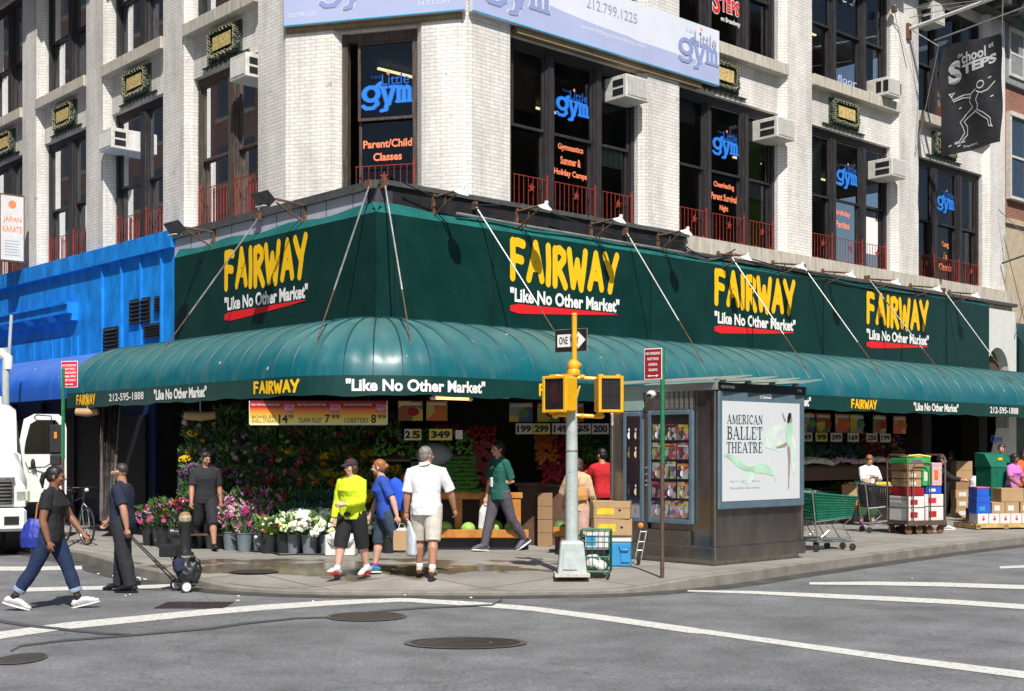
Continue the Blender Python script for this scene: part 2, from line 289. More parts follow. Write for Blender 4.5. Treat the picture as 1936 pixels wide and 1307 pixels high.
cards_mat('magazine_a', [(.55, .05, .08), (.7, .55, .45), (.75, .75, .72), (.08, .06, .1), (.65, .2, .3), (.3, .35, .5)], 11, 3)
cards_mat('magazine_b', [(.75, .6, .1), (.7, .7, .7), (.6, .1, .15), (.4, .25, .2), (.1, .1, .12), (.75, .35, .5)], 13, 9)
cards_mat('magazine_c', [(.3, .4, .45), (.75, .72, .7), (.6, .4, .35), (.5, .05, .1), (.8, .7, .3), (.2, .15, .2)], 12, 17)

# ------------------------------------------------------------------ object helpers
XF = {}
SPLIT = {'seam', 'panel_joint', 'side_louvre', 'roof_rail', 'ceiling_light', 'glass_roof_slat', 'slat', 'rib', 'leg', 'post', 'batten', 'corner_post', 'tow_slot', 'hinge', 'chrome_bar', 'lower_panel', 'strap', 'lock', 'side_panel', 'shop_window', 'wall_bracket', 'cable', 'guy_wire', 'arrow_head', 'edge', 'hanging_wire', 'fork', 'hand_hole', 'special_badge', 'exclamation', 'sunglasses'} - {'sunglasses', 'fork', 'leg'}
def wmat(o):
    return XF.get(o.name, Matrix.Identity(4))
def tag(o, label=None, cat=None, group=None, kind=None):
    if label: o['label'] = label
    if cat: o['category'] = cat
    if group: o['group'] = group
    if kind: o['kind'] = kind
    return o
def thing(name, label, cat, loc=(0, 0, 0), rz=0, group=None):
    o = bpy.data.objects.new(name, None); COL.objects.link(o); o.empty_display_size = .1
    o.location = loc; o.rotation_euler = (0, 0, rz)
    XF[o.name] = Matrix.Translation(Vector(loc)) @ Matrix.Rotation(rz, 4, 'Z')
    return tag(o, label, cat, group)
def copy_tree(o, loc=None, rz=None, label=None, parent=None, scale=None):
    c = o.copy(); COL.objects.link(c); c.parent = parent
    if loc is not None: c.location = loc
    if rz is not None: c.rotation_euler = (0, 0, rz)
    if scale is not None: c.scale = (scale,) * 3 if not hasattr(scale, '__len__') else scale
    if label: c['label'] = label
    for ch in list(o.children): copy_tree(ch, parent=c)
    return c
class MB:
    def __init__(s): s.v = []; s.f = []; s.mi = []; s.cur = 0
    def add(s, vs, fs):
        n = len(s.v); s.v.extend(Vector(p) for p in vs)
        for f in fs: s.f.append(tuple(i + n for i in f)); s.mi.append(s.cur)
        return s
    def quad(s, a, b, c, d): return s.add([a, b, c, d], [(0, 1, 2, 3)])
    def box(s, F, t0, t1, q0, q1, z0, z1):
        p = [F(t, q, z) for z in (z0, z1) for q in (q0, q1) for t in (t0, t1)]
        return s.add(p, [(0, 2, 3, 1), (4, 5, 7, 6), (0, 1, 5, 4), (2, 6, 7, 3), (0, 4, 6, 2), (1, 3, 7, 5)])
    def prism(s, pts, dvec):            # planar outline pts (3-D) pushed along dvec
        n = len(pts); d = Vector(dvec); p = [Vector(a) for a in pts]
        return s.add(p + [a + d for a in p], [tuple(range(n - 1, -1, -1)), tuple(range(n, 2 * n))] + [(i, (i + 1) % n, (i + 1) % n + n, i + n) for i in range(n)])
    def tube(s, pts, r, seg=8, cap=True):
        pts = [Vector(p) for p in pts]; n = len(pts); rr = r if hasattr(r, '__len__') else [r] * n
        vs = []; fs = []; prev = None
        for i, p in enumerate(pts):
            d = (pts[min(i + 1, n - 1)] - pts[max(i - 1, 0)])
            d = d.normalized() if d.length > 1e-9 else Vector((0, 0, 1))
            if prev is None:
                a = d.cross(Vector((0, 0, 1)) if abs(d.z) < .95 else Vector((0, 1, 0))).normalized()
            else: a = (prev - d * prev.dot(d)).normalized()
            prev = a; b = d.cross(a); e = rr[i]; ex, ey = (e if hasattr(e, '__len__') else (e, e))
            for k in range(seg):
                an = 2 * math.pi * k / seg; vs.append(p + a * (math.cos(an) * ex) + b * (math.sin(an) * ey))
        for i in range(n - 1):
            for k in range(seg):
                k2 = (k + 1) % seg; fs.append((i * seg + k, i * seg + k2, (i + 1) * seg + k2, (i + 1) * seg + k))
        if cap: fs.append(tuple(range(seg - 1, -1, -1))); fs.append(tuple((n - 1) * seg + k for k in range(seg)))
        return s.add(vs, fs)
    def lathe(s, o, prof, seg=16, axis=Z):
        axis = Vector(axis).normalized(); o = Vector(o)
        return s.tube([o + axis * h for r, h in prof], [max(r, 1e-4) for r, h in prof], seg)
    def ell(s, c, r, seg=10, rings=6, M=None):
        c = Vector(c); r = r if hasattr(r, '__len__') else (r, r, r); vs = []; fs = []
        for i in range(rings + 1):
            ph = math.pi * i / rings
            for k in range(seg):
                th = 2 * math.pi * k / seg
                p = Vector((r[0] * math.sin(ph) * math.cos(th), r[1] * math.sin(ph) * math.sin(th), r[2] * math.cos(ph)))
                vs.append(c + (M @ p if M else p))
        for i in range(rings):
            for k in range(seg):
                k2 = (k + 1) % seg; fs.append((i * seg + k, (i + 1) * seg + k, (i + 1) * seg + k2, i * seg + k2))
        return s.add(vs, fs)
    def disc(s, F, t, q, z, r, seg=16):
        return s.add([F(t + r * math.cos(2 * math.pi * k / seg), q, z + r * math.sin(2 * math.pi * k / seg)) for k in range(seg)], [tuple(range(seg))])
    def build(s, name, m, parent=None, smooth=False, recalc=True, bevel=0):
        if name in SPLIT:
            up = list(range(len(s.v)))
            def fd(i):
                while up[i] != i: up[i] = up[up[i]]; i = up[i]
                return i
            for f in s.f:
                for j in f[1:]: up[fd(j)] = fd(f[0])
            g = {}
            for f in s.f: g.setdefault(fd(f[0]), []).append(f)
            if 1 < len(g) <= 90:
                for fs in g.values():
                    ix = sorted({j for f in fs for j in f}); mp = {j: k for k, j in enumerate(ix)}; b = MB(); b.v = [s.v[j] for j in ix]; b.f = [tuple(mp[j] for j in f) for f in fs]; b.mi = [0] * len(fs)
                    o = b._build(name, m, parent, smooth, recalc, bevel)
                return o
        return s._build(name, m, parent, smooth, recalc, bevel)
    def _build(s, name, m, parent=None, smooth=False, recalc=True, bevel=0):
        me = bpy.data.meshes.new(name); Mi = wmat(parent).inverted() if parent else Matrix.Identity(4)
        if parent and parent.name not in XF: Mi = wmat(parent.parent).inverted() if parent.parent else Mi
        me.from_pydata([Mi @ p for p in s.v], [], s.f)
        ms = m if isinstance(m, (list, tuple)) else [m]
        for x in ms: me.materials.append(MATS[x] if isinstance(x, str) else x)
        if len(ms) > 1: me.polygons.foreach_set('material_index', s.mi)
        if recalc or bevel:
            bm = bmesh.new(); bm.from_mesh(me)
            if bevel:
                bmesh.ops.recalc_face_normals(bm, faces=bm.faces)
                bmesh.ops.bevel(bm, geom=[e for e in bm.edges if len(e.link_faces) == 2 and e.calc_face_angle(0) > .6], offset=bevel, segments=1, affect='EDGES', clamp_overlap=True)
            bmesh.ops.recalc_face_normals(bm, faces=bm.faces); bm.to_mesh(me); bm.free()
        if smooth:
            me.polygons.foreach_set('use_smooth', [True] * len(me.polygons))
            try: me.set_sharp_from_angle(angle=R_(40))
            except Exception: pass
        if len(me.polygons) < 30000 and len(me.polygons) and any((MATS.get(x) or x) in (WB, RB, TB) for x in ms if True):
            uvl = me.uv_layers.new(name='UVMap').data; M = Mi.inverted()
            for p in me.polygons:
                nrm = (M.to_3x3() @ p.normal).normalized()
                for li in p.loop_indices:
                    co = M @ me.vertices[me.loops[li].vertex_index].co
                    if abs(nrm.z) > .8: uvl[li].uv = (co.x, co.y)
                    else:
                        tg = Vector((-nrm.y, nrm.x, 0)).normalized(); uvl[li].uv = (co.dot(tg), co.z)
        o = bpy.data.objects.new(name, me); COL.objects.link(o)
        if parent: o.parent = parent
        return o
# ------------------------------------------------------------------ lettering
TXT = {}
def text_geo(s, bold=0.0, shear=0.0, spacing=1.0):
    k = (s, bold, shear, spacing)
    if k in TXT: return TXT[k]
    cu = bpy.data.curves.new('t', 'FONT'); cu.body = s; cu.offset = bold; cu.shear = shear; cu.space_character = spacing; cu.resolution_u = 3
    ob = bpy.data.objects.new('t', cu); COL.objects.link(ob)
    me = bpy.data.meshes.new_from_object(ob.evaluated_get(bpy.context.evaluated_depsgraph_get()))
    vs = [v.co.copy() for v in me.vertices]; fs = [tuple(p.vertices) for p in me.polygons]
    bpy.data.objects.remove(ob); bpy.data.curves.remove(cu); bpy.data.meshes.remove(me)
    if vs:
        x0 = min(v.x for v in vs); x1 = max(v.x for v in vs); y0 = min(v.y for v in vs); y1 = max(v.y for v in vs)
        vs = [((v.x - x0) / (x1 - x0 or 1), (v.y - y0) / (y1 - y0 or 1), 0) for v in vs]
    TXT[k] = (vs, fs); return TXT[k]
def stroke_geo(strokes, th, seg=6):
    """strokes: polylines in 2-D; returns flat ribbons with round ends, each a hair above the one before"""
    vs = []; fs = []
    for si, st in enumerate(strokes):
        tt = th
        if isinstance(st, tuple) and isinstance(st[0], list): st, tt = st
        if len(st) < 2: continue
        P = [Vector((p[0], p[1])) for p in st]; h = tt / 2; L = []; Rr = []
        for i, p in enumerate(P):
            d0 = (P[i] - P[i - 1]).normalized() if i > 0 else (P[1] - P[0]).normalized()
            d1 = (P[i + 1] - P[i]).normalized() if i < len(P) - 1 else d0
            n = Vector((-(d0 + d1).y, (d0 + d1).x));
            n = n.normalized() if n.length > 1e-6 else Vector((-d0.y, d0.x))
            c = max(.45, n.dot(Vector((-d0.y, d0.x)))); L.append(p + n * h / c); Rr.append(p - n * h / c)
        n0 = len(vs); zz = si * .0003
        for a, b in zip(L, Rr): vs.append((a.x, a.y, zz)); vs.append((b.x, b.y, zz))
        for i in range(len(P) - 1): k = n0 + 2 * i; fs.append((k, k + 1, k + 3, k + 2))
        for end, d in ((0, (P[0] - P[1]).normalized()), (len(P) - 1, (P[-1] - P[-2]).normalized())):
            c = P[end]; a0 = math.atan2(d.y, d.x); m0 = len(vs)
            for k in range(seg + 1):
                an = a0 - math.pi / 2 + math.pi * k / seg; vs.append((c.x + h * math.cos(an), c.y + h * math.sin(an), zz))
            fs.append(tuple(range(m0, m0 + seg + 1)))
    return vs, fs
import numpy as np
def union_geo(strokes, th, h=.012):
    """strokes joined to one flat outline: distance field cut at zero, no overlapping faces"""
    segs = []
    for st in strokes:
        tt = th
        if isinstance(st, tuple) and isinstance(st[0], list): st, tt = st
        for p, q in zip(st[:-1], st[1:]): segs.append((p[0], p[1], q[0], q[1], tt / 2))
    m = max(s[4] for s in segs) + 2 * h
    x0 = min(min(s[0], s[2]) for s in segs) - m; x1 = max(max(s[0], s[2]) for s in segs) + m; y0 = min(min(s[1], s[3]) for s in segs) - m; y1 = max(max(s[1], s[3]) for s in segs) + m
    nx = int((x1 - x0) / h) + 2; ny = int((y1 - y0) / h) + 2
    X, Y = np.meshgrid(x0 + h * np.arange(nx), y0 + h * np.arange(ny), indexing='ij'); D = np.full(X.shape, 9.0)
    for ax, ay, bx, by, r in segs:
        dx, dy = bx - ax, by - ay; L = dx * dx + dy * dy + 1e-9; t = np.clip(((X - ax) * dx + (Y - ay) * dy) / L, 0, 1)
        D = np.minimum(D, np.hypot(X - ax - t * dx, Y - ay - t * dy) - r)
    vs = []; fs = []; vi = {}
    def vert(x, y):
        k = (round(x, 5), round(y, 5))
        if k not in vi: vi[k] = len(vs); vs.append((x, y, 0))
        return vi[k]
    for j in range(ny - 1):
        i = 0
        while i < nx - 1:
            c = ((i, j), (i + 1, j), (i + 1, j + 1), (i, j + 1)); d = [D[a] for a in c]
            if all(v < 0 for v in d):
                k = i
                while k + 1 < nx - 1 and k - i < 12 and D[k + 2, j] < 0 and D[k + 2, j + 1] < 0: k += 1
                fs.append((vert(X[i, j], Y[i, j]), vert(X[k + 1, j], Y[k + 1, j]), vert(X[k + 1, j + 1], Y[k + 1, j + 1]), vert(X[i, j + 1], Y[i, j + 1]))); i = k + 1; continue
            if any(v < 0 for v in d):
                poly = []
                for a in range(4):
                    b = (a + 1) % 4
                    if d[a] < 0: poly.append(vert(X[c[a]], Y[c[a]]))
                    if (d[a] < 0) != (d[b] < 0): t = d[a] / (d[a] - d[b]); poly.append(vert(X[c[a]] + (X[c[b]] - X[c[a]]) * t, Y[c[a]] + (Y[c[b]] - Y[c[a]]) * t))
                poly = list(dict.fromkeys(poly))
                if len(poly) > 2: fs.append(tuple(poly))
            i += 1
    return vs, fs
def map_geo(mb, geo, F, ta, tb, za, zb, q, qs=1.0):
    vs, fs = geo
    return mb.add([F(ta + v[0] * (tb - ta), q + v[2] * qs, za + v[1] * (zb - za)) for v in vs], fs)
def text(mb, s, F, ta, tb, za, zb, q=.004, bold=0.0, shear=0.0, spacing=1.0):
    return map_geo(mb, text_geo(s, bold, shear, spacing), F, ta, tb, za, zb, q)
def arc(cx, cy, r, a0, a1, n=8, ry=None):
    ry = r if ry is None else ry
    return [(cx + r * math.cos(R_(a0 + (a1 - a0) * i / n)), cy + ry * math.sin(R_(a0 + (a1 - a0) * i / n))) for i in range(n + 1)]
_G = {  # brush capitals, each (width, strokes)
 'F': (.46, [[(.05, .02), (.06, .5), (.05, .97)], [(.07, .95), (.25, .97), (.44, .93)], [(.08, .52), (.22, .53), (.38, .50)]]),
 'A': (.58, [[(.03, .02), (.18, .5), (.29, .97)], [(.29, .95), (.42, .5), (.53, .03)], [(.17, .34), (.42, .33)]]),
 'I': (.14, [[(.06, .0), (.08, .5), (.06, .98)]]),
 'R': (.50, [[(.05, .0), (.05, .95)], [(.05, .93), (.24, .97), (.40, .86), (.40, .70), (.26, .54), (.08, .48)], [(.17, .46), (.34, .2), (.46, -.02)]]),
 'W': (.74, [[(.03, .98), (.10, .5), (.19, .03)], [(.19, .05), (.30, .45), (.36, .72)], [(.36, .70), (.43, .35), (.52, -.02)], [(.52, .0), (.62, .5), (.69, 1.0)]]),
 'Y': (.56, [[(.03, .98), (.14, .74), (.27, .50)], [(.54, 1.0), (.38, .6), (.24, .0)]]),
}
def fairway_geo():
    out = []; x = .09; g = (.10, .07, .07, .02, .03, .0, .0); dy = (.02, .03, .0, -.01, -.02, .0, .0)
    for i, ch in enumerate('FAIRWAY'):
        w_, st = _G[ch]
        for s in st: out.append([(x + a, .09 + b * .82 + dy[i]) for a, b in s])
        x += w_ + g[i] + .07
    tot = x + .02
    vs, fs = union_geo(out, .20, .022)
    return [(v[0] / tot, v[1], 0) for v in vs], fs
FAIR = fairway_geo()
def gym_geo():
    st = []
    # g
    st += [arc(.20, .52, .145, 0, 360, 14, .17)]
    st += [[(.33, .72), (.40, .78)], [(.30, .36), (.33, .26), (.24, .16), (.10, .16), (.04, .22)]]
    # y
    st += [[(.44, .66), (.53, .26), (.50, .10), (.42, .08)], [(.66, .66), (.56, .24)], [(.40, .67), (.50, .67)], [(.60, .67), (.70, .67)]]
    # m
    st += [[(.76, .30), (.76, .64)], [(.76, .56), (.82, .66), (.87, .60), (.87, .32)], [(.87, .56), (.93, .66), (.98, .60), (.98, .32)], [(.72, .66), (.78, .66)], [(.73, .29), (.80, .29)], [(.85, .29), (.90, .29)], [(.96, .29), (1.02, .29)]]
    return st
GYM_ST = gym_geo()
GT = [.095] + [.085] * 2 + [.085] * 4 + [.072] * 20
GYM = union_geo([(s, t) for s, t in zip(GYM_ST, GT)], .1, .010)
GYMO = union_geo([(s, t + .03) for s, t in zip(GYM_ST, GT)], .15, .012)
def swoosh(mb, F, ta, tb, z, q, sgn=1):
    n = 14; up = []; dn = []
    for i in range(n + 1):
        x = i / n; th = .085 * (1 - x) ** .8 * min(1, (x + .03) / .06) + .006
        c = z + .10 * x ** 1.2 * .9
        up.append(F(ta + (tb - ta) * x, q, c + th)); dn.append(F(ta + (tb - ta) * x, q, c - th))
    for i in range(n): mb.quad(dn[i], dn[i + 1], up[i + 1], up[i])
def star(mb, F, t, q, z, r):
    p = [F(t + (r if k % 2 == 0 else r * .42) * math.sin(math.pi * k / 5), q, z + (r if k % 2 == 0 else r * .42) * math.cos(math.pi * k / 5)) for k in range(10)]
    mb.prism(p, (F(0, 1, 0) - F(0, 0, 0)) * .015)
def strip(pts, wpx, z=.004, ground_z=0.0):
    """painted strip on the road along pixel points (px, py), wpx tall in the picture"""
    mb = MB(); a = [ground(x, y - w_ / 2, ground_z) for (x, y), w_ in zip(pts, wpx)]; b = [ground(x, y + w_ / 2, ground_z) for (x, y), w_ in zip(pts, wpx)]
    for i in range(len(pts) - 1): mb.quad(*[p + Z * z for p in (a[i], a[i + 1], b[i + 1], b[i])])
    return mb
# ================================================================== THE SETTING
mb = MB(); mb.quad((-400, -60, 0), (400, -60, 0), (400, 500, 0), (-400, 500, 0)); tag(mb.build('road', 'asphalt'), kind='structure')
CURB = [Vector(p) for p in ((-28, 44.2), (-7.72, 22.0), (-5.85, 18.95), (-4.95, 17.8), (-4.25, 17.05), (-3.5, 16.5), (-2.6, 16.2), (-1.5, 16.1), (.3, 16.1), (1.6, 16.35), (2.85, 17.25), (4.3, 19.0), (10.3, 25.4), (60.0, 70.8))]
def smooth_path(P, it=2):
    for _ in range(it):
        Q = [P[0]]
        for a, b in zip(P[:-1], P[1:]): Q += [a * .75 + b * .25, a * .25 + b * .75]
        P = Q + [P[-1]]
    return P
CP = smooth_path(CURB)
def inset(P, d):
    out = []
    for i, p in enumerate(P):
        t = (P[min(i + 1, len(P) - 1)] - P[max(i - 1, 0)]).normalized(); out.append(p + Vector((-t.y, t.x)) * d)
    return out
IN = inset(CP, .16)
def walk_p(p, lift=0): return Vector((p.x, p.y, walk_z(p.x, p.y) + lift))
mb = MB(); rings = [IN] + [inset(CP, d) for d in (.5, .9, 1.3, 1.8, 2.3, 2.8)]; n = len(CP)
mb.add([walk_p(p) for r in rings for p in r], [(k * n + i, k * n + i + 1, (k + 1) * n + i + 1, (k + 1) * n + i) for k in range(len(rings) - 1) for i in range(n - 1)])
mb.add([walk_p(p) for p in rings[-1]] + [Vector((60, 120, .15)), Vector((-28, 120, .15))], [tuple(range(n + 2))])
tag(mb.build('sidewalk', 'sidewalk_concrete'), kind='structure')
mb = MB()
for i in range(len(CP) - 1):
    a, b, c, d = CP[i], CP[i + 1], IN[i + 1], IN[i]
    za, zb_ = walk_z(a.x, a.y), walk_z(b.x, b.y)
    mb.add([Vector((a.x, a.y, 0)), Vector((b.x, b.y, 0)), Vector((b.x, b.y, zb_ - .012)), Vector((a.x, a.y, za - .012)), Vector((b.x * .93 + c.x * .07, b.y * .93 + c.y * .07, zb_ + .002)), Vector((a.x * .93 + d.x * .07, a.y * .93 + d.y * .07, za + .002)), Vector((c.x, c.y, zb_ + .003)), Vector((d.x, d.y, za + .003)), Vector((c.x, c.y, 0)), Vector((d.x, d.y, 0))],
           [(0, 1, 2, 3), (3, 2, 4, 5), (5, 4, 6, 7), (7, 6, 8, 9)])
tag(mb.build('kerb', 'kerb_stone'), kind='structure')
# gutter grime strip beside the kerb, wet and dark
mat('gutter_dirt', (.065, .06, .055), .55, noise_amt=.5, noise_scale=3)
OUT = inset(CP, -.34); mb = MB()
for i in range(len(CP) - 1): mb.quad(*[Vector((p.x, p.y, .003)) for p in (CP[i], CP[i + 1], OUT[i + 1], OUT[i])])
tag(mb.build('gutter', 'gutter_dirt'), kind='structure')
for pts, wd in (
    ([(-60, 1210), (0, 1202), (125, 1184), (250, 1172), (380, 1159), (500, 1149), (620, 1141), (700, 1137), (755, 1135), (792, 1136)], [16, 16, 15, 14, 13, 12, 11, 9, 8, 8]),
    ([(770, 1135), (800, 1137), (900, 1143), (1010, 1152), (1150, 1170), (1310, 1193)], [8, 9, 10, 10, 12, 13]),
    ([(1310, 1193), (1330, 1195), (1500, 1219), (1700, 1247), (1820, 1262), (1960, 1280)], [13, 10, 11, 13, 14, 16]),
    ([(40, 1116), (150, 1113), (260, 1111), (328, 1108)], [9, 8, 8, 7]),
    ([(-40, 1076), (60, 1076), (155, 1074)], [9, 9, 8]),
    ([(1300, 1118), (1420, 1121), (1550, 1127), (1700, 1134), (1800, 1139), (1960, 1150)], [3, 6, 9, 10, 10, 11]),
    ([(1530, 1104), (1650, 1104), (1780, 1106), (1960, 1112)], [5, 8, 9, 9]),
    ([(1890, 1074), (1960, 1071)], [5, 6])):
    SZ = globals().get('SZ', .0036) + .0004; tag(strip(pts, [w_ * .86 for w_ in wd], SZ).build('road_marking', 'road_paint', recalc=False), kind='structure')
for pts, wd in (([(20, 1232), (40, 1222), (120, 1212), (240, 1203), (400, 1189), (460, 1180), (560, 1170), (625, 1168)], [3, 3, 4, 3, 4, 4, 3, 3]),
                ([(-20, 1172), (60, 1185), (200, 1199), (260, 1201)], [6, 5, 4, 2]),
                ([(700, 1158), (800, 1150), (930, 1145), (950, 1135)], [2, 3, 3, 4])):
    SZ += .0004; tag(strip(pts, wd, SZ).build('tar_seam', 'tar', recalc=False), kind='structure')
def manhole(px, py, rx, ry, label, gz=0.0, sq=False, n=26, holes=True, matn='cast_iron'):
    c = ground(px, py, gz); a = rx / FPX * c.y; y0 = ground(px, py - ry, gz).y; y1 = ground(px, py + ry, gz).y; b = (y0 - y1) / 2
    t = thing('manhole_cover', label, 'manhole cover', (c.x, c.y, c.z))
    mb = MB()
    if sq: mb.box(frame(c, (1, 0, 0), (0, 1, 0)), -a, a, -b, b, .001, .008)
    else: mb.lathe(Vector((0, 0, 0)), [(1.07, .001), (1.07, .007), (1.0, .009), (.99, .005), (0.0, .005)], 36); mb.v = [Vector((c.x + p.x * a, c.y + p.y * b, c.z + p.z)) for p in mb.v]
    mb.build('cover_plate', matn, t)
    if not sq:
        mb = MB()
        for r0, r1 in ((1.0, 1.12), (.80, .83), (.45, .49)):
            if r1 < 1 and holes: continue
            for k in range(40):
                a0, a1 = 2 * math.pi * k / 40, 2 * math.pi * (k + 1) / 40; P_ = lambda r, an: Vector((c.x + math.cos(an) * r * a, c.y + math.sin(an) * r * b, c.z + .012)); mb.quad(P_(r0, a0), P_(r1, a0), P_(r1, a1), P_(r0, a1))
        mb.build('rim', 'steel_dull', t, recalc=False)
    mb = MB(); N_ = 13
    for i in range(-N_, N_ + 1):
        for j in range(-N_, N_ + 1):
            x = i / N_; y = (j + .5 * (i % 2)) / N_
            if (x * x + y * y < .86) or (sq and abs(x) < .95 and abs(y) < .9):
                o = Vector((c.x + x * a, c.y + y * b, c.z + .0062)); r = .45 / N_
                mb.add([o + Vector((r * a, 0, .003)), o + Vector((0, r * b, .003)), o + Vector((-r * a, 0, .003)), o + Vector((0, -r * b, .003))], [(0, 1, 2, 3)])
    if holes: mb.build('raised_pattern', 'steel_dull', t)
    return t
mat('steel_dull', (.13, .115, .10), .5, .3, noise_amt=.3)
manhole(880, 1217, 104, 10, 'large smooth oval manhole cover in the middle of the road', holes=False)
manhole(693, 1167, 68, 8, 'smaller studded manhole cover just below the bend of the white line')
manhole(40, 1247, 40, 10, 'perforated manhole cover at the lower left corner of the road')
manhole(368, 1145, 64, 6, 'dark rectangular grate in the road near the trolley', sq=True, holes=False)
manhole(480, 1082, 42, 5, 'brown round cover set in the sidewalk at the corner', gz=.15)
# litter and meltwater in the gutter
rng = random.Random(3); mb = MB()
for i in range(62):
    if i < 52: x = rng.gauss(262, 34); y = 1088 + (x - 262) * .12 + rng.gauss(0, 7)
    else: x = rng.uniform(150, 1900); y = 1128 + rng.uniform(-5, 12) if x < 1300 else 1060 + rng.uniform(0, 60)
    c = ground(x, y, 0.0); r = rng.uniform(.008, .026); mb.ell(c + Z * .008, (r, r * rng.uniform(.5, 1), .008), 5, 3)
tag(mb.build('litter', 'white_ink'), kind='stuff')

# ================================================================== THE CORNER BUILDING
bld = thing('corner_building', 'white brick corner building with tall dark window bays above the green awning', 'building', tuple(C0 + Vector((0, 3, 0))))
P0 = -.25; P1 = -.40; PW = -.56
HEAD = 9.52; FT = 6.28; S3 = 10.38; S3T = 10.64; TOPZ = 14.0
RB_ = [(3.17 + 4.775 * k, 6.98 + 4.775 * k) for k in range(4)]
LB_ = [(4.17 + 3.825 * k, 7.09 + 3.825 * k) for k in range(6)]
REND = 22.2; LEND = 26.6
def facade(F, bays, t_start, t_end):
    mb = MB(); zb = 3.6; ztop = TOPZ
    edges = [t_start] + [x for b in bays for x in b] + [t_end]
    for i in range(0, len(edges), 2):
        a, b = edges[i], edges[i + 1]
        if b <= a: continue
        sa = .15 if i > 0 else 0; sb = .15 if i + 2 < len(edges) else 0
        mb.quad(F(a, P0, zb), F(b, P0, zb), F(b, P0, ztop), F(a, P0, ztop))
        if sa: mb.quad(F(a - sa, P1, zb), F(a, P0, zb), F(a, P0, ztop), F(a - sa, P1, ztop)); mb.quad(F(a - sa, P1, zb), F(a - sa, PW - .2, zb), F(a - sa, PW - .2, ztop), F(a - sa, P1, ztop))
        if sb: mb.quad(F(b + sb, P1, zb), F(b, P0, zb), F(b, P0, ztop), F(b + sb, P1, ztop)); mb.quad(F(b + sb, P1, zb), F(b + sb, PW - .2, zb), F(b + sb, PW - .2, ztop), F(b + sb, P1, ztop))
    for a, b in bays:
        a += .15; b -= .15
        mb.box(F, a, b, PW - .2, P1, HEAD, S3)                       # spandrel
        mb.box(F, a, b, PW - .2, P1 - .01, zb, FT - .1)
        mb.box(F, a, b, PW - .2, P1, 13.75, ztop)
    return mb
cl_ = FL(3.2, P0, 0); cr_ = FR(2.15, P0, 0)
mb = facade(FR, RB_, 2.25, REND)
mb.quad(FR(REND, P0, 3.6), FR(REND, -2, 3.6), FR(REND, -2, TOPZ), FR(REND, P0, TOPZ))
mb.build('right_wall', WB, bld)
mb = facade(FL, LB_, 3.2, LEND); mb.build('left_wall', WB, bld)
# chamfered corner: frame FC runs from the left edge to the right edge
cdir = (cr_ - cl_).normalized(); CW = (cr_ - cl_).length; cn = Vector((cdir.y, -cdir.x, 0))
FC = frame(cl_, cdir, cn)
def c_at(px):                               # where a picture column meets the chamfer wall
    r = (px - HX) / FPX; return (r * cl_.y - cl_.x) / (cdir.x - r * cdir.y)
ca, cb = c_at(641), c_at(785); cz1 = 9.47
mb = MB()
mb.quad(FC(0, 0, 3.6), FC(ca - .12, 0, 3.6), FC(ca - .12, 0, TOPZ), FC(0, 0, TOPZ))
mb.quad(FC(ca - .12, 0, 3.6), FC(ca, -.12, 3.6), FC(ca, -.12, TOPZ), FC(ca - .12, 0, TOPZ))
mb.quad(FC(ca, -.12, 3.6), FC(ca, -.4, 3.6), FC(ca, -.4, TOPZ), FC(ca, -.12, TOPZ))
mb.quad(FC(cb + .12, 0, 3.6), FC(cb, -.12, 3.6), FC(cb, -.12, TOPZ), FC(cb + .12, 0, TOPZ))
mb.quad(FC(cb, -.12, 3.6), FC(cb, -.4, 3.6), FC(cb, -.4, TOPZ), FC(cb, -.12, TOPZ))
ce = CW - .14
mb.quad(FC(cb + .12, 0, 3.6), FC(ce, 0, 3.6), FC(ce, 0, TOPZ), FC(cb + .12, 0, TOPZ))
mb.quad(FC(ce, 0, 3.6), FR(2.25, P0, 3.6), FR(2.25, P0, TOPZ), FC(ce, 0, TOPZ))
mb.box(FC, ca, cb, -.4, -.1, cz1, 10.6); mb.box(FC, ca, cb, -.4, -.13, 3.6, FT - .1)
mb.build('corner_wall', WB, bld)
# tan brick soffit band under the banner
mb = MB(); mb.box(FC, .03, CW - .1, -.05, .05, 9.52, 9.64); mb.box(FR, 3.3, 8.6, P0 - .1, P0 + .06, 9.50, 9.62); mb.build('lintel_band', TB, bld)
# cornice over the third floor
mb = MB()
for F, e in ((FR, REND + .3), (FL, LEND)):
    for q0, q1, z0, z1 in ((-.6, .05, 14.0, 14.2), (-.6, .35, 14.2, 14.45), (-.6, .62, 14.45, 14.8)): mb.box(F, 2.4, e, q0, q1, z0, z1)
    t = 2.8
    while t < e: mb.box(F, t, t + .22, 0, .5, 14.02, 14.44); t += .95
mb.box(FC, -.2, CW + .2, -.5, .6, 14.46, 14.81); mb.box(FC, -.1, CW + .1, -.5, .2, 14.01, 14.46)
mb.build('cornice', 'dark_flashing', bld)
# stone sills of the third floor and flashing
def sill(F, a, b, z0, z1, q1, name='sill', m='limestone'):
    mb = MB(); mb.box(F, a, b, P1 - .1, q1, z0, z1); mb.build(name, m, bld, bevel=.01)
for a, b in RB_: sill(FR, a + .02, b - .02, S3, S3T, P0 + .06)
for a, b in LB_: sill(FL, a + .02, b - .02, S3, S3T, P0 + .06)

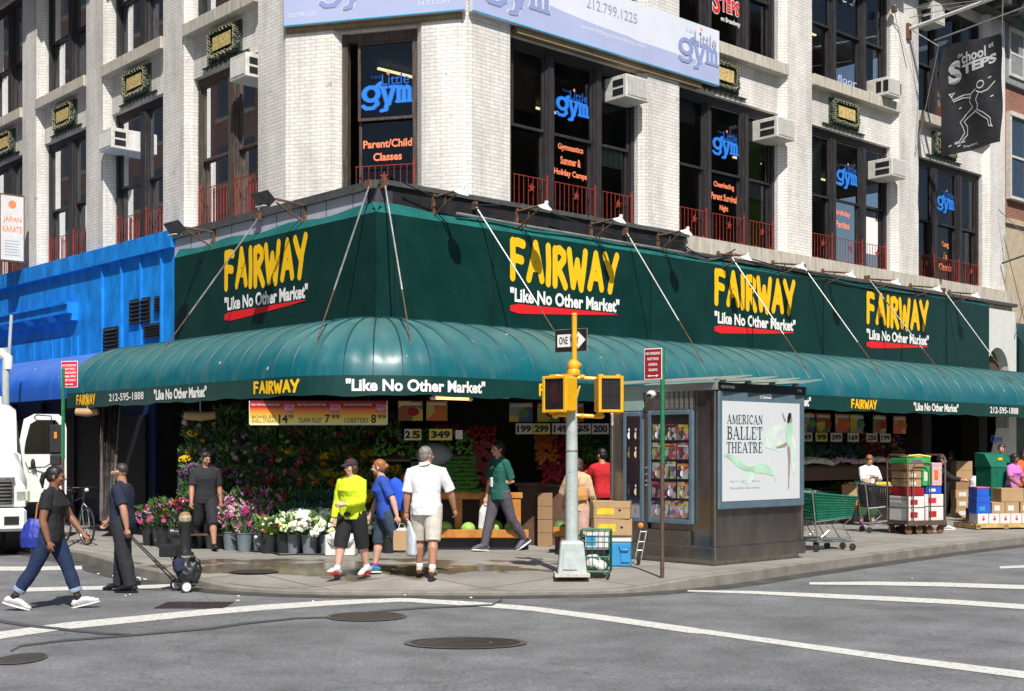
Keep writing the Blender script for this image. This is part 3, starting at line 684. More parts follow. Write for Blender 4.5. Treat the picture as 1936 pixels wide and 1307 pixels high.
def sash(F, mbf, mbg, a, b, q, z0, z1, w_=.05):
    mbf.box(F, a, a + w_, q - .05, q, z0, z1); mbf.box(F, b - w_, b, q - .05, q, z0, z1)
    mbf.box(F, a + w_, b - w_, q - .05, q, z0, z0 + w_); mbf.box(F, a + w_, b - w_, q - .05, q, z1 - w_, z1)
    mbg.quad(F(a + w_, q - .03, z0 + w_), F(b - w_, q - .03, z0 + w_), F(b - w_, q - .03, z1 - w_), F(a + w_, q - .03, z1 - w_))
def window(F, a, b, z0, z1, lights, rail, fm='frame_wood', pq=PW, third=False):
    """lights: list of (start, end) of each light as a fraction; rail: height of the meeting rail"""
    mb = MB(); g = MB(); W = b - a; fr = .10
    mb.box(F, a, a + fr, pq - .1, pq + .06, z0, z1); mb.box(F, b - fr, b, pq - .1, pq + .06, z0, z1)
    mb.box(F, a + fr, b - fr, pq - .1, pq + .05, z1 - .16, z1); mb.box(F, a + fr, b - fr, pq - .1, pq + .07, z0, z0 + .08)
    L = [(a + u * W, a + v * W) for u, v in lights]
    for (u0, v0), (u1, v1) in zip(L[:-1], L[1:]):
        mb.box(F, v0, u1, pq - .08, pq + .07, z0 + .08, z1 - .16); mb.box(F, v0 + .05, u1 - .05, pq + .07, pq + .11, z0 + .08, z1 - .18)
    mid = z0 + (z1 - z0) * rail
    for u, v in L:
        sash(F, mb, g, u, v, pq + .03, mid - .03, z1 - .16); sash(F, mb, g, u, v, pq - .03, z0 + .08, mid + .03)
    o = mb.build('window', fm, bld); g.build('pane', 'window_glass', o, recalc=False)
    return o, L, mid
def guard(F, o, L, z0, h, q=PW + .10, m='rust_red', stars=True):
    mb = MB()
    for u, v in L:
        n = max(3, int((v - u) / .115)); z1 = z0 + h
        mb.box(F, u - .02, v + .02, q, q + .014, z1, z1 + .014); mb.box(F, u - .02, v + .02, q, q + .014, z0 + .03, z0 + .044)
        for i in range(n + 1): x = u + (v - u) * i / n; mb.box(F, x - .0045, x + .0045, q + .002, q + .012, z0, z1 - .001)
        if stars: star(mb, F, (u + v) / 2, q + .024, z1 - .20, .095); star(mb, F, u + .2, q + .024, z0 + .04, .07); star(mb, F, v - .12, q + .024, z0 + .04, .07)
        mb.box(F, v - .01, v + .03, q - .01, q + .015, z0, z1 + .1)
    mb.build('guard_rail', m, o)
def gymlogo(F, o, a, b, z0, z1, q):
    """a: left end on screen, b: right end; z0..z1 full height"""
    H = z1 - z0
    zt = z0 + H * .66
    mb = MB(); map_geo(mb, GYMO, F, a, b, z0, z0 + H * .98, q); mb.build('lettering', 'gym_outline', o, recalc=False)
    mb = MB(); map_geo(mb, GYM, F, a, b, z0, z0 + H * .98, q + .009); mb.build('lettering', 'gym_blue', o, recalc=False)
    W = b - a
    mb = MB(); text(mb, 'Little', F, a + W * .42, a + W * .98, z0 + H * .70, z0 + H * .97, q + .018, .012); text(mb, 'T H E', F, a + W * .20, a + W * .40, z0 + H * .88, z0 + H * .95, q + .018)
    mb.build('lettering', 'gym_outline', o, recalc=False)
    mb = MB(); mb.disc(F, a + W * .555, q + .02, z0 + H * 1.0, abs(W) * .033, 10); mb.build('lettering', 'orange_ink', o, recalc=False)
def words(F, o, lines, a, b, z_top, lh, q, m='orange_ink', bold=.03):
    mb = MB(); mx = max(len(s) for s in lines); W = b - a
    for i, s in enumerate(lines):
        wd = W * len(s) / mx; c = (a + b) / 2; text(mb, s, F, c - wd / 2, c + wd / 2, z_top - lh * i - lh * .62, z_top - lh * i, q, bold)
    mb.build('lettering', m, o, recalc=False)
def blind(F, o, u, v, z0, z1, q=PW - .14, m='blind_cloth'):
    mb = MB(); n = 10
    for i in range(n):
        x0 = u + (v - u) * i / n; x1 = u + (v - u) * (i + 1) / n; mb.quad(F(x0, q - .02 * (i % 2), z0), F(x1, q - .02 * ((i + 1) % 2), z0), F(x1, q - .02 * ((i + 1) % 2), z1), F(x0, q - .02 * (i % 2), z1))
    mb.build('blind', m, o, recalc=False)
LT3 = [(.04, .28), (.345, .655), (.72, .96)]; LT2 = [(.06, .40), (.52, .94)]
z0 = FT + .05
gw = []
for k, (a, b) in enumerate(RB_):
    o, L, mid = window(FR, a + .15, b - .15, z0, HEAD, LT3, .50); gw.append((o, L, mid)); guard(FR, o, L, z0 + .02, .62)
    o3, L3, m3 = window(FR, a + .15, b - .15, S3T, 13.75, LT3, .45, third=True)
    u, v = L[0]; blind(FR, o, u, v, (8.3, 8.9, 7.9, 8.4)[k], 9.4, PW - .2, ('curtain_brown', 'grey_stucco', 'blind_cloth', 'grey_stucco')[k])
    if k > 1: blind(FR, o3, L3[0][0], L3[0][1], 12.0 + .3 * k, 13.6, PW - .2, 'grey_stucco'); blind(FR, o3, L3[2][0], L3[2][1], 11.2, 13.6, PW - .25, 'curtain_brown')
    if k == 1:
        q = PW + .05; A, B = L3[1]; W = B - A
        mb = MB(); text(mb, 'S', FR, A + .05, A + W * .3, 11.35, 11.95, q, .05); text(mb, 'TEPS', FR, A + W * .32, B - .08, 11.45, 11.80, q, .06); mb.build('lettering', 'white_ink', o3, recalc=False)
        mb = MB(); text(mb, 'S', FR, A + .06, A + W * .29, 11.37, 11.93, q + .006, .02); text(mb, 'TEPS', FR, A + W * .33, B - .09, 11.47, 11.78, q + .006, .025); mb.build('lettering', 'red_ink', o3, recalc=False)
        mb = MB(); text(mb, 'on Broadway', FR, A + W * .32, B - .05, 11.22, 11.36, q, .02); mb.build('lettering', 'white_ink', o3, recalc=False)
        blind(FR, o3, L3[2][0], L3[2][1], 11.2, 13.6, PW - .5, 'tan_stone')
    if k == 2:
        A, B = L3[1]; mb = MB()
        text(mb, 'floor', FR, A + .1, B - .15, 10.80, 10.98, PW + .05, .01); mb.build('lettering', 'vinyl_lilac', o3, recalc=False)
        mb = MB(); c = (A + B) / 2; pts = []
        for s in (-1, 1): mb.tube([FR(c + s * .25, PW + .06, 13.4), FR(c + s * .16, PW + .06, 13.2), FR(c + s * .28, PW + .06, 12.95), FR(c + s * .20, PW + .06, 12.78), FR(c + s * .10, PW + .06, 12.80)], .02, 5)
        mb.build('lettering', 'poster_pale', o3, recalc=False)
    if k == 3:
        A, B = L3[1]; m_ = cards_mat('window_poster', [(.45, .03, .03), (.04, .08, .2), (.5, .35, .2), (.6, .5, .2), (.1, .05, .05), (.5, .15, .05)], 5, 2)
        mb = MB(); mb.quad(FR(A + .05, PW - .06, 10.8), FR(B - .05, PW - .06, 10.8), FR(B - .05, PW - .06, 12.3), FR(A + .05, PW - .06, 12.3)); mb.build('poster', m_, o3, recalc=False)
for k, (a, b) in enumerate(LB_):
    o, L, mid = window(FL, a + .15, b - .15, z0, HEAD, LT2, .47, 'peeled_wood' if k == 0 else 'frame_wood'); guard(FL, o, L, z0 + .02, .85 if k == 0 else .75, stars=False)
    blind(FL, o, L[0][0], L[0][1], mid, HEAD, PW - .25, 'curtain_brown' if k else 'blind_cloth')
    if k: blind(FL, o, L[1][0] + .1, L[1][1], mid - .4, HEAD, PW - .3, 'curtain_brown')
    o3, L3, m3 = window(FL, a + .15, b - .15, S3T, 13.75, LT2, .45)
    blind(FL, o3, L3[0][0], L3[0][1], 11.0, 13.7, PW - .3, 'curtain_brown')
    if k in (1, 3): blind(FL, o3, L3[1][0], L3[1][1], 10.9, 13.7, PW - .4, 'curtain_brown')
# chamfer window (one light)
o, L, mid = window(FC, ca, cb, z0, cz1, [(.20, .95)], .50, 'peeled_wood', pq=-.22)
A, B = L[0]; guard(FC, o, L, z0 + .02, .66, q=-.12)
gymlogo(FC, o, A + .06, B - .09, 7.98, 8.72, -.212); words(FC, o, ['Parent/Child', 'Classes'], A + .07, B - .08, 7.53, .24, -.272)
for k, (o, L, mid) in enumerate(gw):
    A, B = L[1]; W = B - A
    gymlogo(FR, o, A + .10 * W, B - .10 * W, 8.22, 8.86, PW + .008)
    if k == 0: words(FR, o, ['Gymnastics', 'Summer &', 'Holiday Camps'], A + .12, B - .06, 7.80, .25, PW - .052)
    if k == 1: words(FR, o, ['Cheerleading', 'Parent Survival', 'Night'], A + .14, B - .05, 7.74, .25, PW - .052)
    if k == 2: words(FR, o, ['Birthday', 'Parties'], A + .12 * W, B - .25 * W, 7.72, .27, PW - .052)
    if k == 3:
        words(FR, o, ['Kung', 'Fu', 'Classes'], A + .3 * W, B - .1 * W, 7.5, .30, PW - .052)
        blind(FR, o, A, B, 6.4, 8.0, PW - .22, 'room_green')
    # translucent film on the lower right lights
    u, v = L[2]
    if k in (0, 1): blind(FR, o, u + .03, v - .03, 7.55, mid + .06, PW - .10, 'blind_cloth')
    if k == 1: blind(FR, o, u, v, 6.4, 9.4, PW - .22, 'room_green')
    if k == 2:
        blind(FR, o, u + .03, v - .03, 7.6, 8.0, PW - .1, 'blind_cloth'); mb = MB(); mb.quad(FR(u + .05, PW - .05, 6.75), FR(v - .1, PW - .05, 6.75), FR(v - .1, PW - .05, 7.7), FR(u + .05, PW - .05, 7.7)); mb.build('poster', 'white_ink', o)
# the rooms behind the glass
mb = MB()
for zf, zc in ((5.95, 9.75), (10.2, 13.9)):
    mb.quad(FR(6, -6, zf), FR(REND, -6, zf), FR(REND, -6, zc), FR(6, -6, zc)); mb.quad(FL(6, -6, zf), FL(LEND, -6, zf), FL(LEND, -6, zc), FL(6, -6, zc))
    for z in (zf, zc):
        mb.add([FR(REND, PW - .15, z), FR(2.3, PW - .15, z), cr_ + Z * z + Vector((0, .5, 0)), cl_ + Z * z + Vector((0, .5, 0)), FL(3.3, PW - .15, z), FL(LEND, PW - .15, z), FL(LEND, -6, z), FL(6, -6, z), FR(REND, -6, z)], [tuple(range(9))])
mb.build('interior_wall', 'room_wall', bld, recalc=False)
mb = MB()
for k in range(5): mb.box(FR, 3 + k * 3.9, 4.2 + k * 3.9, -4.1, -4.04, 9.62, 9.66)
for k in range(4): mb.box(FR, 4.5 + k * 4.3, 5.6 + k * 4.3, -4.1, -4.04, 13.7, 13.74)
mb.box(FC, 1.5, 2.1, -3.2, -3.14, 8.1, 8.14); mb.box(FC, 1.2, 2.2, -2.8, -2.75, 6.95, 6.98)
mb.build('ceiling_light', 'tube_glow', bld)
# cast ornament plaques
def plaque(F, tc, s=1):
    z = 9.98; rg = random.Random(int(tc * 10)); A, B = tc - .62, tc + .62
    fr = MB(); fr.box(F, A, B, P1, P1 + .05, z - .32, z + .30)
    fr.box(F, A - .28, B + .28, P1, P1 + .05, z - .37, z - .345)
    for k in range(9): x = A - .1 + k * (B - A + .2) / 8; fr.add([F(x - .05, P1 + .03, z - .37), F(x + .05, P1 + .03, z - .37), F(x, P1 + .03, z - .45)], [(0, 1, 2)])
    for k in range(46):
        an = 2 * math.pi * k / 46; x = max(-1, min(1, 1.35 * math.cos(an))); y = max(-1, min(1, 1.35 * math.sin(an)))
        M = Matrix.Rotation(rg.uniform(0, 3), 3, 'Z'); c = F(tc + x * .54, P1 + .07, z + y * .25); fr.ell(c, (rg.uniform(.05, .085), rg.uniform(.03, .05), rg.uniform(.03, .07)), 6, 4, M)
    o = fr.build('ornament_plaque', 'bronze', bld)
    g = MB(); g.quad(F(tc - .36, P1 + .115, z - .13), F(tc + .36, P1 + .115, z - .13), F(tc + .36, P1 + .115, z + .14), F(tc - .36, P1 + .115, z + .14)); g.build('name_panel', 'plaque_gold', o)
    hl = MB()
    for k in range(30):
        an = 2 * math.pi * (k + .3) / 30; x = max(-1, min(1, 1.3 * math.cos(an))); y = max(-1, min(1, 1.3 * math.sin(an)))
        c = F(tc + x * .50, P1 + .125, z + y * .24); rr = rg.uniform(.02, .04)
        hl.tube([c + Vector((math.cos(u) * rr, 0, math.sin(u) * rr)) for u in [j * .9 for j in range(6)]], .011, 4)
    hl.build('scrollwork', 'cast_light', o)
for a, b in RB_[1:]: plaque(FR, (a + b) / 2 - .38)
for a, b in LB_[:5]: plaque(FL, (a + b) / 2 - .02)

# ---- fascia above the sign band
mb = MB(); mb.box(FR, 0.0, 7.6, -.3, 0, 5.55, FT - .05); mb.box(FR, 7.6, 7.9, -.3, -.01, 5.55, FT - .25)
mb.build('fascia', 'lintel_black', bld)
mb = MB(); mb.box(FR, .02, 7.9, -.35, .06, FT - .05, FT + .03); mb.box(FL, .02, 7.0, -.35, .07, FT - .12, FT + .02); mb.box(FR, 7.9, REND, -.35, .12, FT - .42, FT - .34)
mb.build('ledge', 'dark_flashing', bld)
mb = MB(); mb.box(FR, 7.9, REND, -.35, -.03, FT - .34, FT + .02); mb.box(FR, 7.9, REND, -.35, -.05, 5.3, FT - .42); mb.build('fascia', 'limestone', bld)
mb = MB(); mb.box(FL, 0.0, 7.0, -.3, 0, 5.3, FT - .12); mb.build('fascia', 'grey_panel', bld)
for k in range(9): mb = MB()
mb = MB()
for k in range(8): mb.box(FL, .7 + k * .8, .715 + k * .8, 0, .006, 5.6, FT - .12)
mb.build('panel_joint', 'dark_flashing', bld)
mb = MB(); mb.tube([FR(1.6, .10, 5.93), FR(3.2, .12, 5.90), FR(7.6, .11, 5.88), FR(8.4, .10, 5.80), FR(9.2, .10, 5.98)], .028, 6); mb.build('conduit_pipe', 'rod_steel', bld, smooth=True)
mb = MB()
rgc = random.Random(5)
for (ta, tb, za, zb, sag) in ((3.8, 7.6, 6.22, 6.10, .16), (7.3, 9.3, 6.18, 6.12, .3), (7.3, 9.2, 6.05, 6.02, .18), (9.3, 14.8, 6.02, 5.86, .1), (11, 20.5, 5.92, 5.8, .06), (10, 19, 5.86, 5.85, .13), (.4, 2.6, 6.28, 6.2, .14)):
    mb.tube([FR(ta + (tb - ta) * i / 8, .16, za + (zb - za) * i / 8 - sag * math.sin(math.pi * i / 8)) for i in range(9)], .014, 5)
mb.build('cable', 'black_plastic', bld)
# ground floor shell behind the awning
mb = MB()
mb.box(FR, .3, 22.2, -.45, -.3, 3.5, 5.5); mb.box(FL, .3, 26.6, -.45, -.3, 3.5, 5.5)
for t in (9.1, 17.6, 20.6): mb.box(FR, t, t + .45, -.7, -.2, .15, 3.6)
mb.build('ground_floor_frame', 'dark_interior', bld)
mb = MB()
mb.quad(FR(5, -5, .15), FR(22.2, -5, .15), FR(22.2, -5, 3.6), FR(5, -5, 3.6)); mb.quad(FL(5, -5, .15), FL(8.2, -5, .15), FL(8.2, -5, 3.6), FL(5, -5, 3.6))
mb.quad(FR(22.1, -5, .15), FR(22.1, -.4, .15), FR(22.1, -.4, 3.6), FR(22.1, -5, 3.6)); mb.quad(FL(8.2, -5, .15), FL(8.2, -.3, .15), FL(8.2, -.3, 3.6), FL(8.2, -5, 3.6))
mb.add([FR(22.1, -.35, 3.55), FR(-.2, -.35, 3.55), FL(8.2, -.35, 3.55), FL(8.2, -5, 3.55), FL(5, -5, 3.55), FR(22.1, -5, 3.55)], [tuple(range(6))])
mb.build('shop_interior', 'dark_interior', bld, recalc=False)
# white arched pier at the right end
mb = MB(); FA = FR
pts = [(20.55, 3.0), (20.55, 5.75), (22.2, 5.75), (22.2, 3.0)]
mb.box(FA, 21.75, 22.2, -.3, .08, .15, 5.72); mb.box(FA, 20.5, 21.75, -.3, .08, 4.75, 5.72)
n = 10; cx, rx, zs = 21.12, .63, 3.95
arcp = [(cx + rx * math.cos(math.pi * k / n), zs + .72 * math.sin(math.pi * k / n)) for k in range(n + 1)]
for (x0, y0), (x1, y1) in zip(arcp[:-1], arcp[1:]): mb.prism([FA(x0, .08, y0), FA(x1, .08, y1), FA(x1, .08, 4.75), FA(x0, .08, 4.75)], NR * -.3)
mb.build('arched_pier', 'white_plastic', bld)
mb = MB(); mb.box(FR, 20.5, 21.75, -.32, -.2, 2.9, 4.75); mb.build('arch_panel', 'brown_steel', bld)

# ================================================================== BANNER OF THE GYM
bn = thing('banner', 'white and lilac gym banner wrapped round the building corner', 'banner', tuple(C0 + Z * 9.6))
BQ = .10
def FBR(t, q, z): return FR(t, P0 + .12 + q, z)
def FBC(t, q, z): return FC(t, .12 + q, z)
Z0, Z1 = 9.63, 10.80; e0 = .02; e1 = CW
for F, a, b in ((FBC, e0, CW - .02), (FBR, 2.17, 9.12)):
    mb = MB(); mb.box(F, a, b, -.1, 0, Z0, Z1); mb.build('vinyl_sheet', 'vinyl_white', bn)
    n = 24; mb = MB(); L_ = b - a
    cur = (lambda x: .56 - .24 * x) if F is FBC else (lambda x: .78 - 1.15 * x + .95 * x * x if x < .6 else .40)
    for i in range(n):
        x0, x1 = i / n, (i + 1) / n; mb.quad(F(a + L_ * x0, .003, Z0), F(a + L_ * x1, .003, Z0), F(a + L_ * x1, .003, Z0 + cur(x1)), F(a + L_ * x0, .003, Z0 + cur(x0)))
    mb.build('lower_colour', 'vinyl_lilac', bn, recalc=False)
    mb = MB(); mb.box(F, a, b, .004, .012, Z0 + .001, Z0 + .018); mb.build('edge_trim', 'cyan_edge', bn)
def bigym(F, a, b, z0, z1, q=.006):
    H = z1 - z0
    mb = MB(); map_geo(mb, GYMO, F, a, b, z0, z0 + H * .98, q); mb.build('lettering', 'vinyl_white', bn, recalc=False)
    mb = MB(); map_geo(mb, GYM, F, a, b, z0, z0 + H * .98, q + .009); mb.build('lettering', 'vinyl_blueish', bn, recalc=False)
    W = b - a; mb = MB(); text(mb, 'Little', F, a + W * .42, a + W * .98, z0 + H * .70, z0 + H * .97, q + .018); text(mb, 'T H E', F, a + W * .2, a + W * .4, z0 + H * .9, z0 + H * .96, q + .018)
    mb.build('lettering', 'vinyl_grey', bn, recalc=False); mb = MB(); mb.disc(F, a + W * .555, q + .05, z0 + H * 1.02, W * .03, 10); mb.build('lettering', 'orange_ink', bn, recalc=False)
mat('vinyl_blueish', (.27, .33, .60), .5, noise_amt=.05)
bigym(FBC, .72, 1.95, 9.78, 11.1 - .35)
bigym(FBR, 2.4, 4.0, 9.72, 10.78)
bigym(FBR, 7.75, 9.02, 9.80, 10.66)
mb = MB(); text(mb, '212.799.1225', FBR, 5.05, 6.5, 10.36, 10.56, .005); mb.build('lettering', 'vinyl_grey', bn, recalc=False)
mb = MB(); text(mb, 'www.littlegymacademy.com', FBR, 4.9, 6.75, 9.90, 10.02, .005); text(mb, '212.799.1225', FBC, .1, .65, 9.78, 9.86, .005); text(mb, '24.7.COM', FBC, 2.6, 3.2, 9.78, 9.86, .005); mb.build('lettering', 'vinyl_white', bn, recalc=False)

# ================================================================== AIR CONDITIONERS
def aircon(F, t, z, label, w_=.68, h=.46, d=.62, q=PW + .05, vertical=False):
    c = F(t, q, z); o = thing('air_conditioner', label, 'air conditioner', tuple(c))
    mb = MB(); mb.box(F, t - w_ / 2, t + w_ / 2, q - .1, q + d, z, z + h); mb.build('casing', 'ac_metal', o, bevel=.012)
    s = MB(); e = F(t, q + d, z)
    for k in range(2): s.box(F, t - w_ / 2 + .05, t - w_ / 2 + .06, q, q + .01, z + .1, z + .12)
    s = MB(); s.box(F, t - w_ / 2 + .05, t + w_ / 2 - .05, q + d, q + d + .008, z + .05, z + h - .05); s.build('grille', 'ac_side', o)
    # side louvres, two dark slots on both flanks
    s = MB()
    for sx in (-1, 1):
        x = t + sx * w_ / 2
        for k in range(2):
            if vertical: s.box(F, x, x + sx * .006, q + .18 + k * .2, q + .32 + k * .2, z + .08, z + h - .08)
            else: s.box(F, x, x + sx * .006, q + .16, q + d - .08, z + .07 + k * .18, z + .20 + k * .18)
    s.build('side_louvre', 'black_plastic', o)
    f = MB()
    for k in range(14): x = t - w_ / 2 + .07 + k * (w_ - .14) / 13; f.box(F, x - .006, x + .006, q + d + .008, q + d + .014, z + .06, z + h - .06)
    f.build('grille_fins', 'white_plastic', o)
    return o
aircon(FR, RB_[0][1] - .62, 8.80, 'air conditioner under the end of the phone number banner, in the first Broadway window', .66, .46, .52)
aircon(FR, RB_[1][1] - .55, 8.80, 'weathered air conditioner in the second floor window right of the banner end')
aircon(FR, RB_[2][1] - .58, 8.62, 'air conditioner right of the Birthday Parties window lettering')
aircon(FR, RB_[2][1] - .62, 10.66, 'small air conditioner on the stone sill above the one by Birthday Parties', .60, .44, .5, vertical=True)
aircon(FR, RB_[3][0] + .62, 12.95, 'air conditioner at the very top near the flagpole', .58, .55, .5)
aircon(FL, LB_[0][0] + .48, 8.98, 'brown faced air conditioner on the side street window nearest the corner', .60, .46, .42)
aircon(FL, LB_[1][1] - .62, 8.58, 'white air conditioner on the second side street window from the corner', .66, .46, .50)

# ================================================================== THE HOUSES ACROSS THE TWO STREETS (seen mirrored in the glass)
def across(F, t0, t1, q0, h, m, label, trim):
    o = thing('building', label, 'building', tuple(F((t0 + t1) / 2, q0, 0))); mb = MB(); mb.box(F, t0, t1, q0, q0 + 8, 0, h); mb.build('wall', m, o)
    mb = MB(); mb.box(F, t0, t1, q0 - .4, q0 + .2, h - .8, h + .1); mb.box(F, t0, t1, q0 - .15, q0, 4.0, 4.5); mb.build('cornice', trim, o)
    g = MB(); fr = MB(); t = t0 + 1.2
    while t < t1 - 1.5:
        z = 5.6
        while z < h - 2.5: g.box(F, t, t + 1.2, q0 - .03, q0 + .1, z, z + 2.0); fr.box(F, t - .1, t + 1.3, q0 - .12, q0, z - .18, z); z += 3.5
        t += 2.5
    g.build('window', 'black_plastic', o); fr.build('sill', trim, o)
across(FL, 2, 130, 21, 36, RB, 'red brown brick building across the side street, mirrored in the left windows', 'tan_stone')
across(FR, 2, 70, 34, 31, TB, 'tan brick building across the avenue, mirrored in the right windows', 'limestone')
# ================================================================== GREEN SIGN BAND
def FRB(t, q, z): return FR(t, .14 + q, z)
SG = thing('sign_band', 'long dark green fabric sign band with four big yellow shop names above the awning', 'shop sign', tuple(C0 + Z * 4))
zb, zt = 3.98, 5.74
def vinyl_wall(F, a, b, name='sign_panel'):
    mb = MB(); n = int((b - a) / .35); m_ = 7; rg = random.Random(2)
    g = [[F(a + (b - a) * i / n, (.003 * math.sin(i * 1.7 + j) + .002 * rg.uniform(-1, 1)) if 0 < i < n and 0 < j < m_ else 0, zb + (zt - zb) * j / m_) for j in range(m_ + 1)] for i in range(n + 1)]
    vs = [p for r in g for p in r]; mb.add(vs, [(i * (m_ + 1) + j, (i + 1) * (m_ + 1) + j, (i + 1) * (m_ + 1) + j + 1, i * (m_ + 1) + j + 1) for i in range(n) for j in range(m_)])
    o = mb.build(name, 'green_vinyl', SG, smooth=True)
FLB = lambda t, q, z: FL(t, .14 + q, z)
vinyl_wall(FRB, -.14, 20.5); vinyl_wall(FLB, -.14, 6.75)
mb = MB()
mb.quad(FRB(20.5, 0, zb), FR(20.5, -.3, zb), FR(20.5, -.3, zt), FRB(20.5, 0, zt))
mb.add([FLB(6.75, 0, zb), FL(6.95, -.0, zb + .1), FL(7.02, .0, zt - .35), FL(6.75, 0, zt + .12), FLB(6.75, 0, zt)], [(0, 1, 2, 3, 4)])
# sloping lid of the box, folded back to the wall, with sags
def lid(F, a, b, rg):
    n = int((b - a) / .3)
    for i in range(n):
        x0 = a + (b - a) * i / n; x1 = a + (b - a) * (i + 1) / n; s0 = .03 * math.sin(i * .9); s1 = .03 * math.sin((i + 1) * .9)
        mb.quad(F(x0, 0, zt), F(x1, 0, zt), F(x1, -.12 + s1 * .2, zt + .17 + s1), F(x0, -.12 + s0 * .2, zt + .17 + s0))
        mb.quad(F(x0, 0, zb), F(x1, 0, zb), F(x1, .06 + s1, zb - .12), F(x0, .06 + s0, zb - .12)); mb.quad(F(x0, .06 + s0, zb - .12), F(x1, .06 + s1, zb - .12), F(x1, -.16, zb - .17), F(x0, -.16, zb - .17))
lid(FRB, -.14, 20.5, rng); lid(FLB, -.14, 6.75, rng)
mb.build('folded_edge', 'green_fold', SG, smooth=False)
def sgn(F, ta, tb):
    mb = MB(); map_geo(mb, FAIR, F, ta, tb, 4.84, 5.66, .009); mb.build('lettering', 'yellow_ink', SG, recalc=False)
    w_ = tb - ta; mb = MB(); text(mb, '"Like No Other Market"', F, ta + .01 * w_, tb, 4.50, 4.76, .009, .035, 0, 1.0); mb.build('lettering', 'white_ink', SG, recalc=False)
    mb = MB(); swoosh(mb, F, ta + .01 * w_, tb - .02 * w_, 4.38, .009); mb.build('red_underline', 'red_ink', SG, recalc=False)
sgn(FRB, 2.78, 5.68); sgn(FRB, 8.58, 11.50); sgn(FRB, 14.38, 17.3)
sgn(FLB, 4.76, 1.86)
mb = MB()
for t in (.22, 2.4, 6.6, 9.9, 12.6, 16, 18.2): mb.box(FRB, t, t + .012, .008, .02, zb + .02, zt - .01)
mb.build('seam', 'black_ink', SG)

# ================================================================== GREEN AWNING
AP = 2.0; HZ = 2.66; VZ = 2.96; AZ = 4.00; UL = 7.65; UR = 24.5
ARC = AP * math.pi / 2
def awn(u, s):
    """u: along the wall (<0 left face, 0..ARC the rounded corner, >ARC right face); s: fraction of projection"""
    if u < 0: p = C0 + LD * (-u) + NL * (AP * s)
    elif u <= ARC:
        a = u / ARC * math.pi / 2; p = C0 + (NL * math.cos(a) + NR * math.sin(a)) * (AP * s)
    else: p = C0 + RD * (u - ARC) + NR * (AP * s)
    return p
def prof(k):                                # quarter ellipse from wall to hem
    a = k * math.pi / 2; return .06 + .94 * math.sin(a), VZ + (AZ - VZ) * math.cos(a) ** .9
AW = thing('awning', 'curved dark green vinyl awning wrapping the market corner', 'awning', tuple(C0 + Z * 2.66))
us = [-UL + i * UL / 14 for i in range(14)] + [ARC * i / 7 for i in range(7)] + [ARC + i * (UR) / 44 for i in range(45)]
M_ = 12; vs = []; fs = []; rg = random.Random(4)
sub = 3; uu = []
for i in range(len(us) - 1):
    for k in range(sub): uu.append((us[i] + (us[i + 1] - us[i]) * k / sub, k))
uu.append((us[-1], 0))
for u, k in uu:
    for j in range(M_ + 1):
        s, z = prof(j / M_); dip = -.05 * math.sin(math.pi * j / M_) if k else 0      # cloth sinks between the ribs
        vs.append(awn(u, s * (1 + dip * .6)) + Z * (z + dip))
for i in range(len(uu) - 1):
    for j in range(M_): a = i * (M_ + 1) + j; fs.append((a, a + M_ + 1, a + M_ + 2, a + 1))
mb = MB(); mb.add(vs, fs); n0 = 0
mb.build('canopy', 'awning_green', AW, smooth=True)
mb = MB()                                   # closed end
for u in (-UL,):
    pts = [awn(u, prof(j / M_)[0]) + Z * prof(j / M_)[1] for j in range(M_ + 1)]; mb.add(pts + [awn(u, 0.0) + Z * VZ], [tuple(range(M_ + 2))])
mb.build('end_panel', 'awning_green', AW)
mb = MB()
for u, k in uu:
    if k == 0: mb.tube([awn(u, prof(j / M_)[0] - .004) + Z * (prof(j / M_)[1] + .003) for j in range(M_ + 1)], .012, 4, cap=False)
mb.build('rib', 'rib_green', AW, smooth=True)
def FV(t, q, z):                            # valance frame: t = u
    p = awn(t, 1.0); p2 = awn(t, 1.0 + q / AP) if True else p
    return p2 + Z * z
mb = MB()
for (u0, k0), (u1, k1) in zip(uu[:-1], uu[1:]):
    w0 = .012 * math.sin(u0 * 3.1) + .01 * math.sin(u0 * 7.7); w1 = .012 * math.sin(u1 * 3.1) + .01 * math.sin(u1 * 7.7)
    mb.quad(FV(u0, .0, VZ), FV(u1, .0, VZ), FV(u1, .0, HZ + w1), FV(u0, .0, HZ + w0))
    mb.quad(FV(u0, .0, HZ + w0), FV(u1, .0, HZ + w1), FV(u1, -.03, HZ + w1), FV(u0, -.03, HZ + w0))
mb.build('valance', 'valance_green', AW)
mb = MB(); mb.tube([FV(u, -.05, HZ + .06) for u, k in uu], .018, 5); mb.tube([FV(u, -.05, VZ - .02) for u, k in uu], .018, 5)
for u in [-UL, -5, -2.5, 0, ARC, ARC + 2, 6, 9, 12, 15, 18, 21, 24]: mb.tube([FV(u, -.05, VZ - .03), FV(u, -1.98, VZ - .03)], .018, 5); mb.tube([FV(u, -.9, VZ - .03), FV(u, -1.98, 3.7)], .014, 5)
mb.build('support_frame', 'dark_flashing', AW)
def u_of(px):                               # column -> arc length on the hem
    best = None
    for i in range(1800):
        u = -UL + i * .018
        p = awn(u, 1); x = HX + p.x / p.y * FPX
        if best is None or abs(x - px) < best[0]: best = (abs(x - px), u)
    return best[1]
def val(s, pa, pb, z0, z1, m, bold=.03, fair=False):
    ta, tb = u_of(pa), u_of(pb); mb = MB()
    if fair: map_geo(mb, FAIR, FV, ta, tb, z0, z1, .012, .5)
    else: text(mb, s, FV, ta, tb, z0, z1, .012, bold)
    mb.build('lettering', m, AW, recalc=False)
for a, b in ((145, 181), (480, 568), (1018, 1097), (1608, 1657)): val('', a, b, HZ + .05, VZ - .04, 'yellow_ink', fair=True)
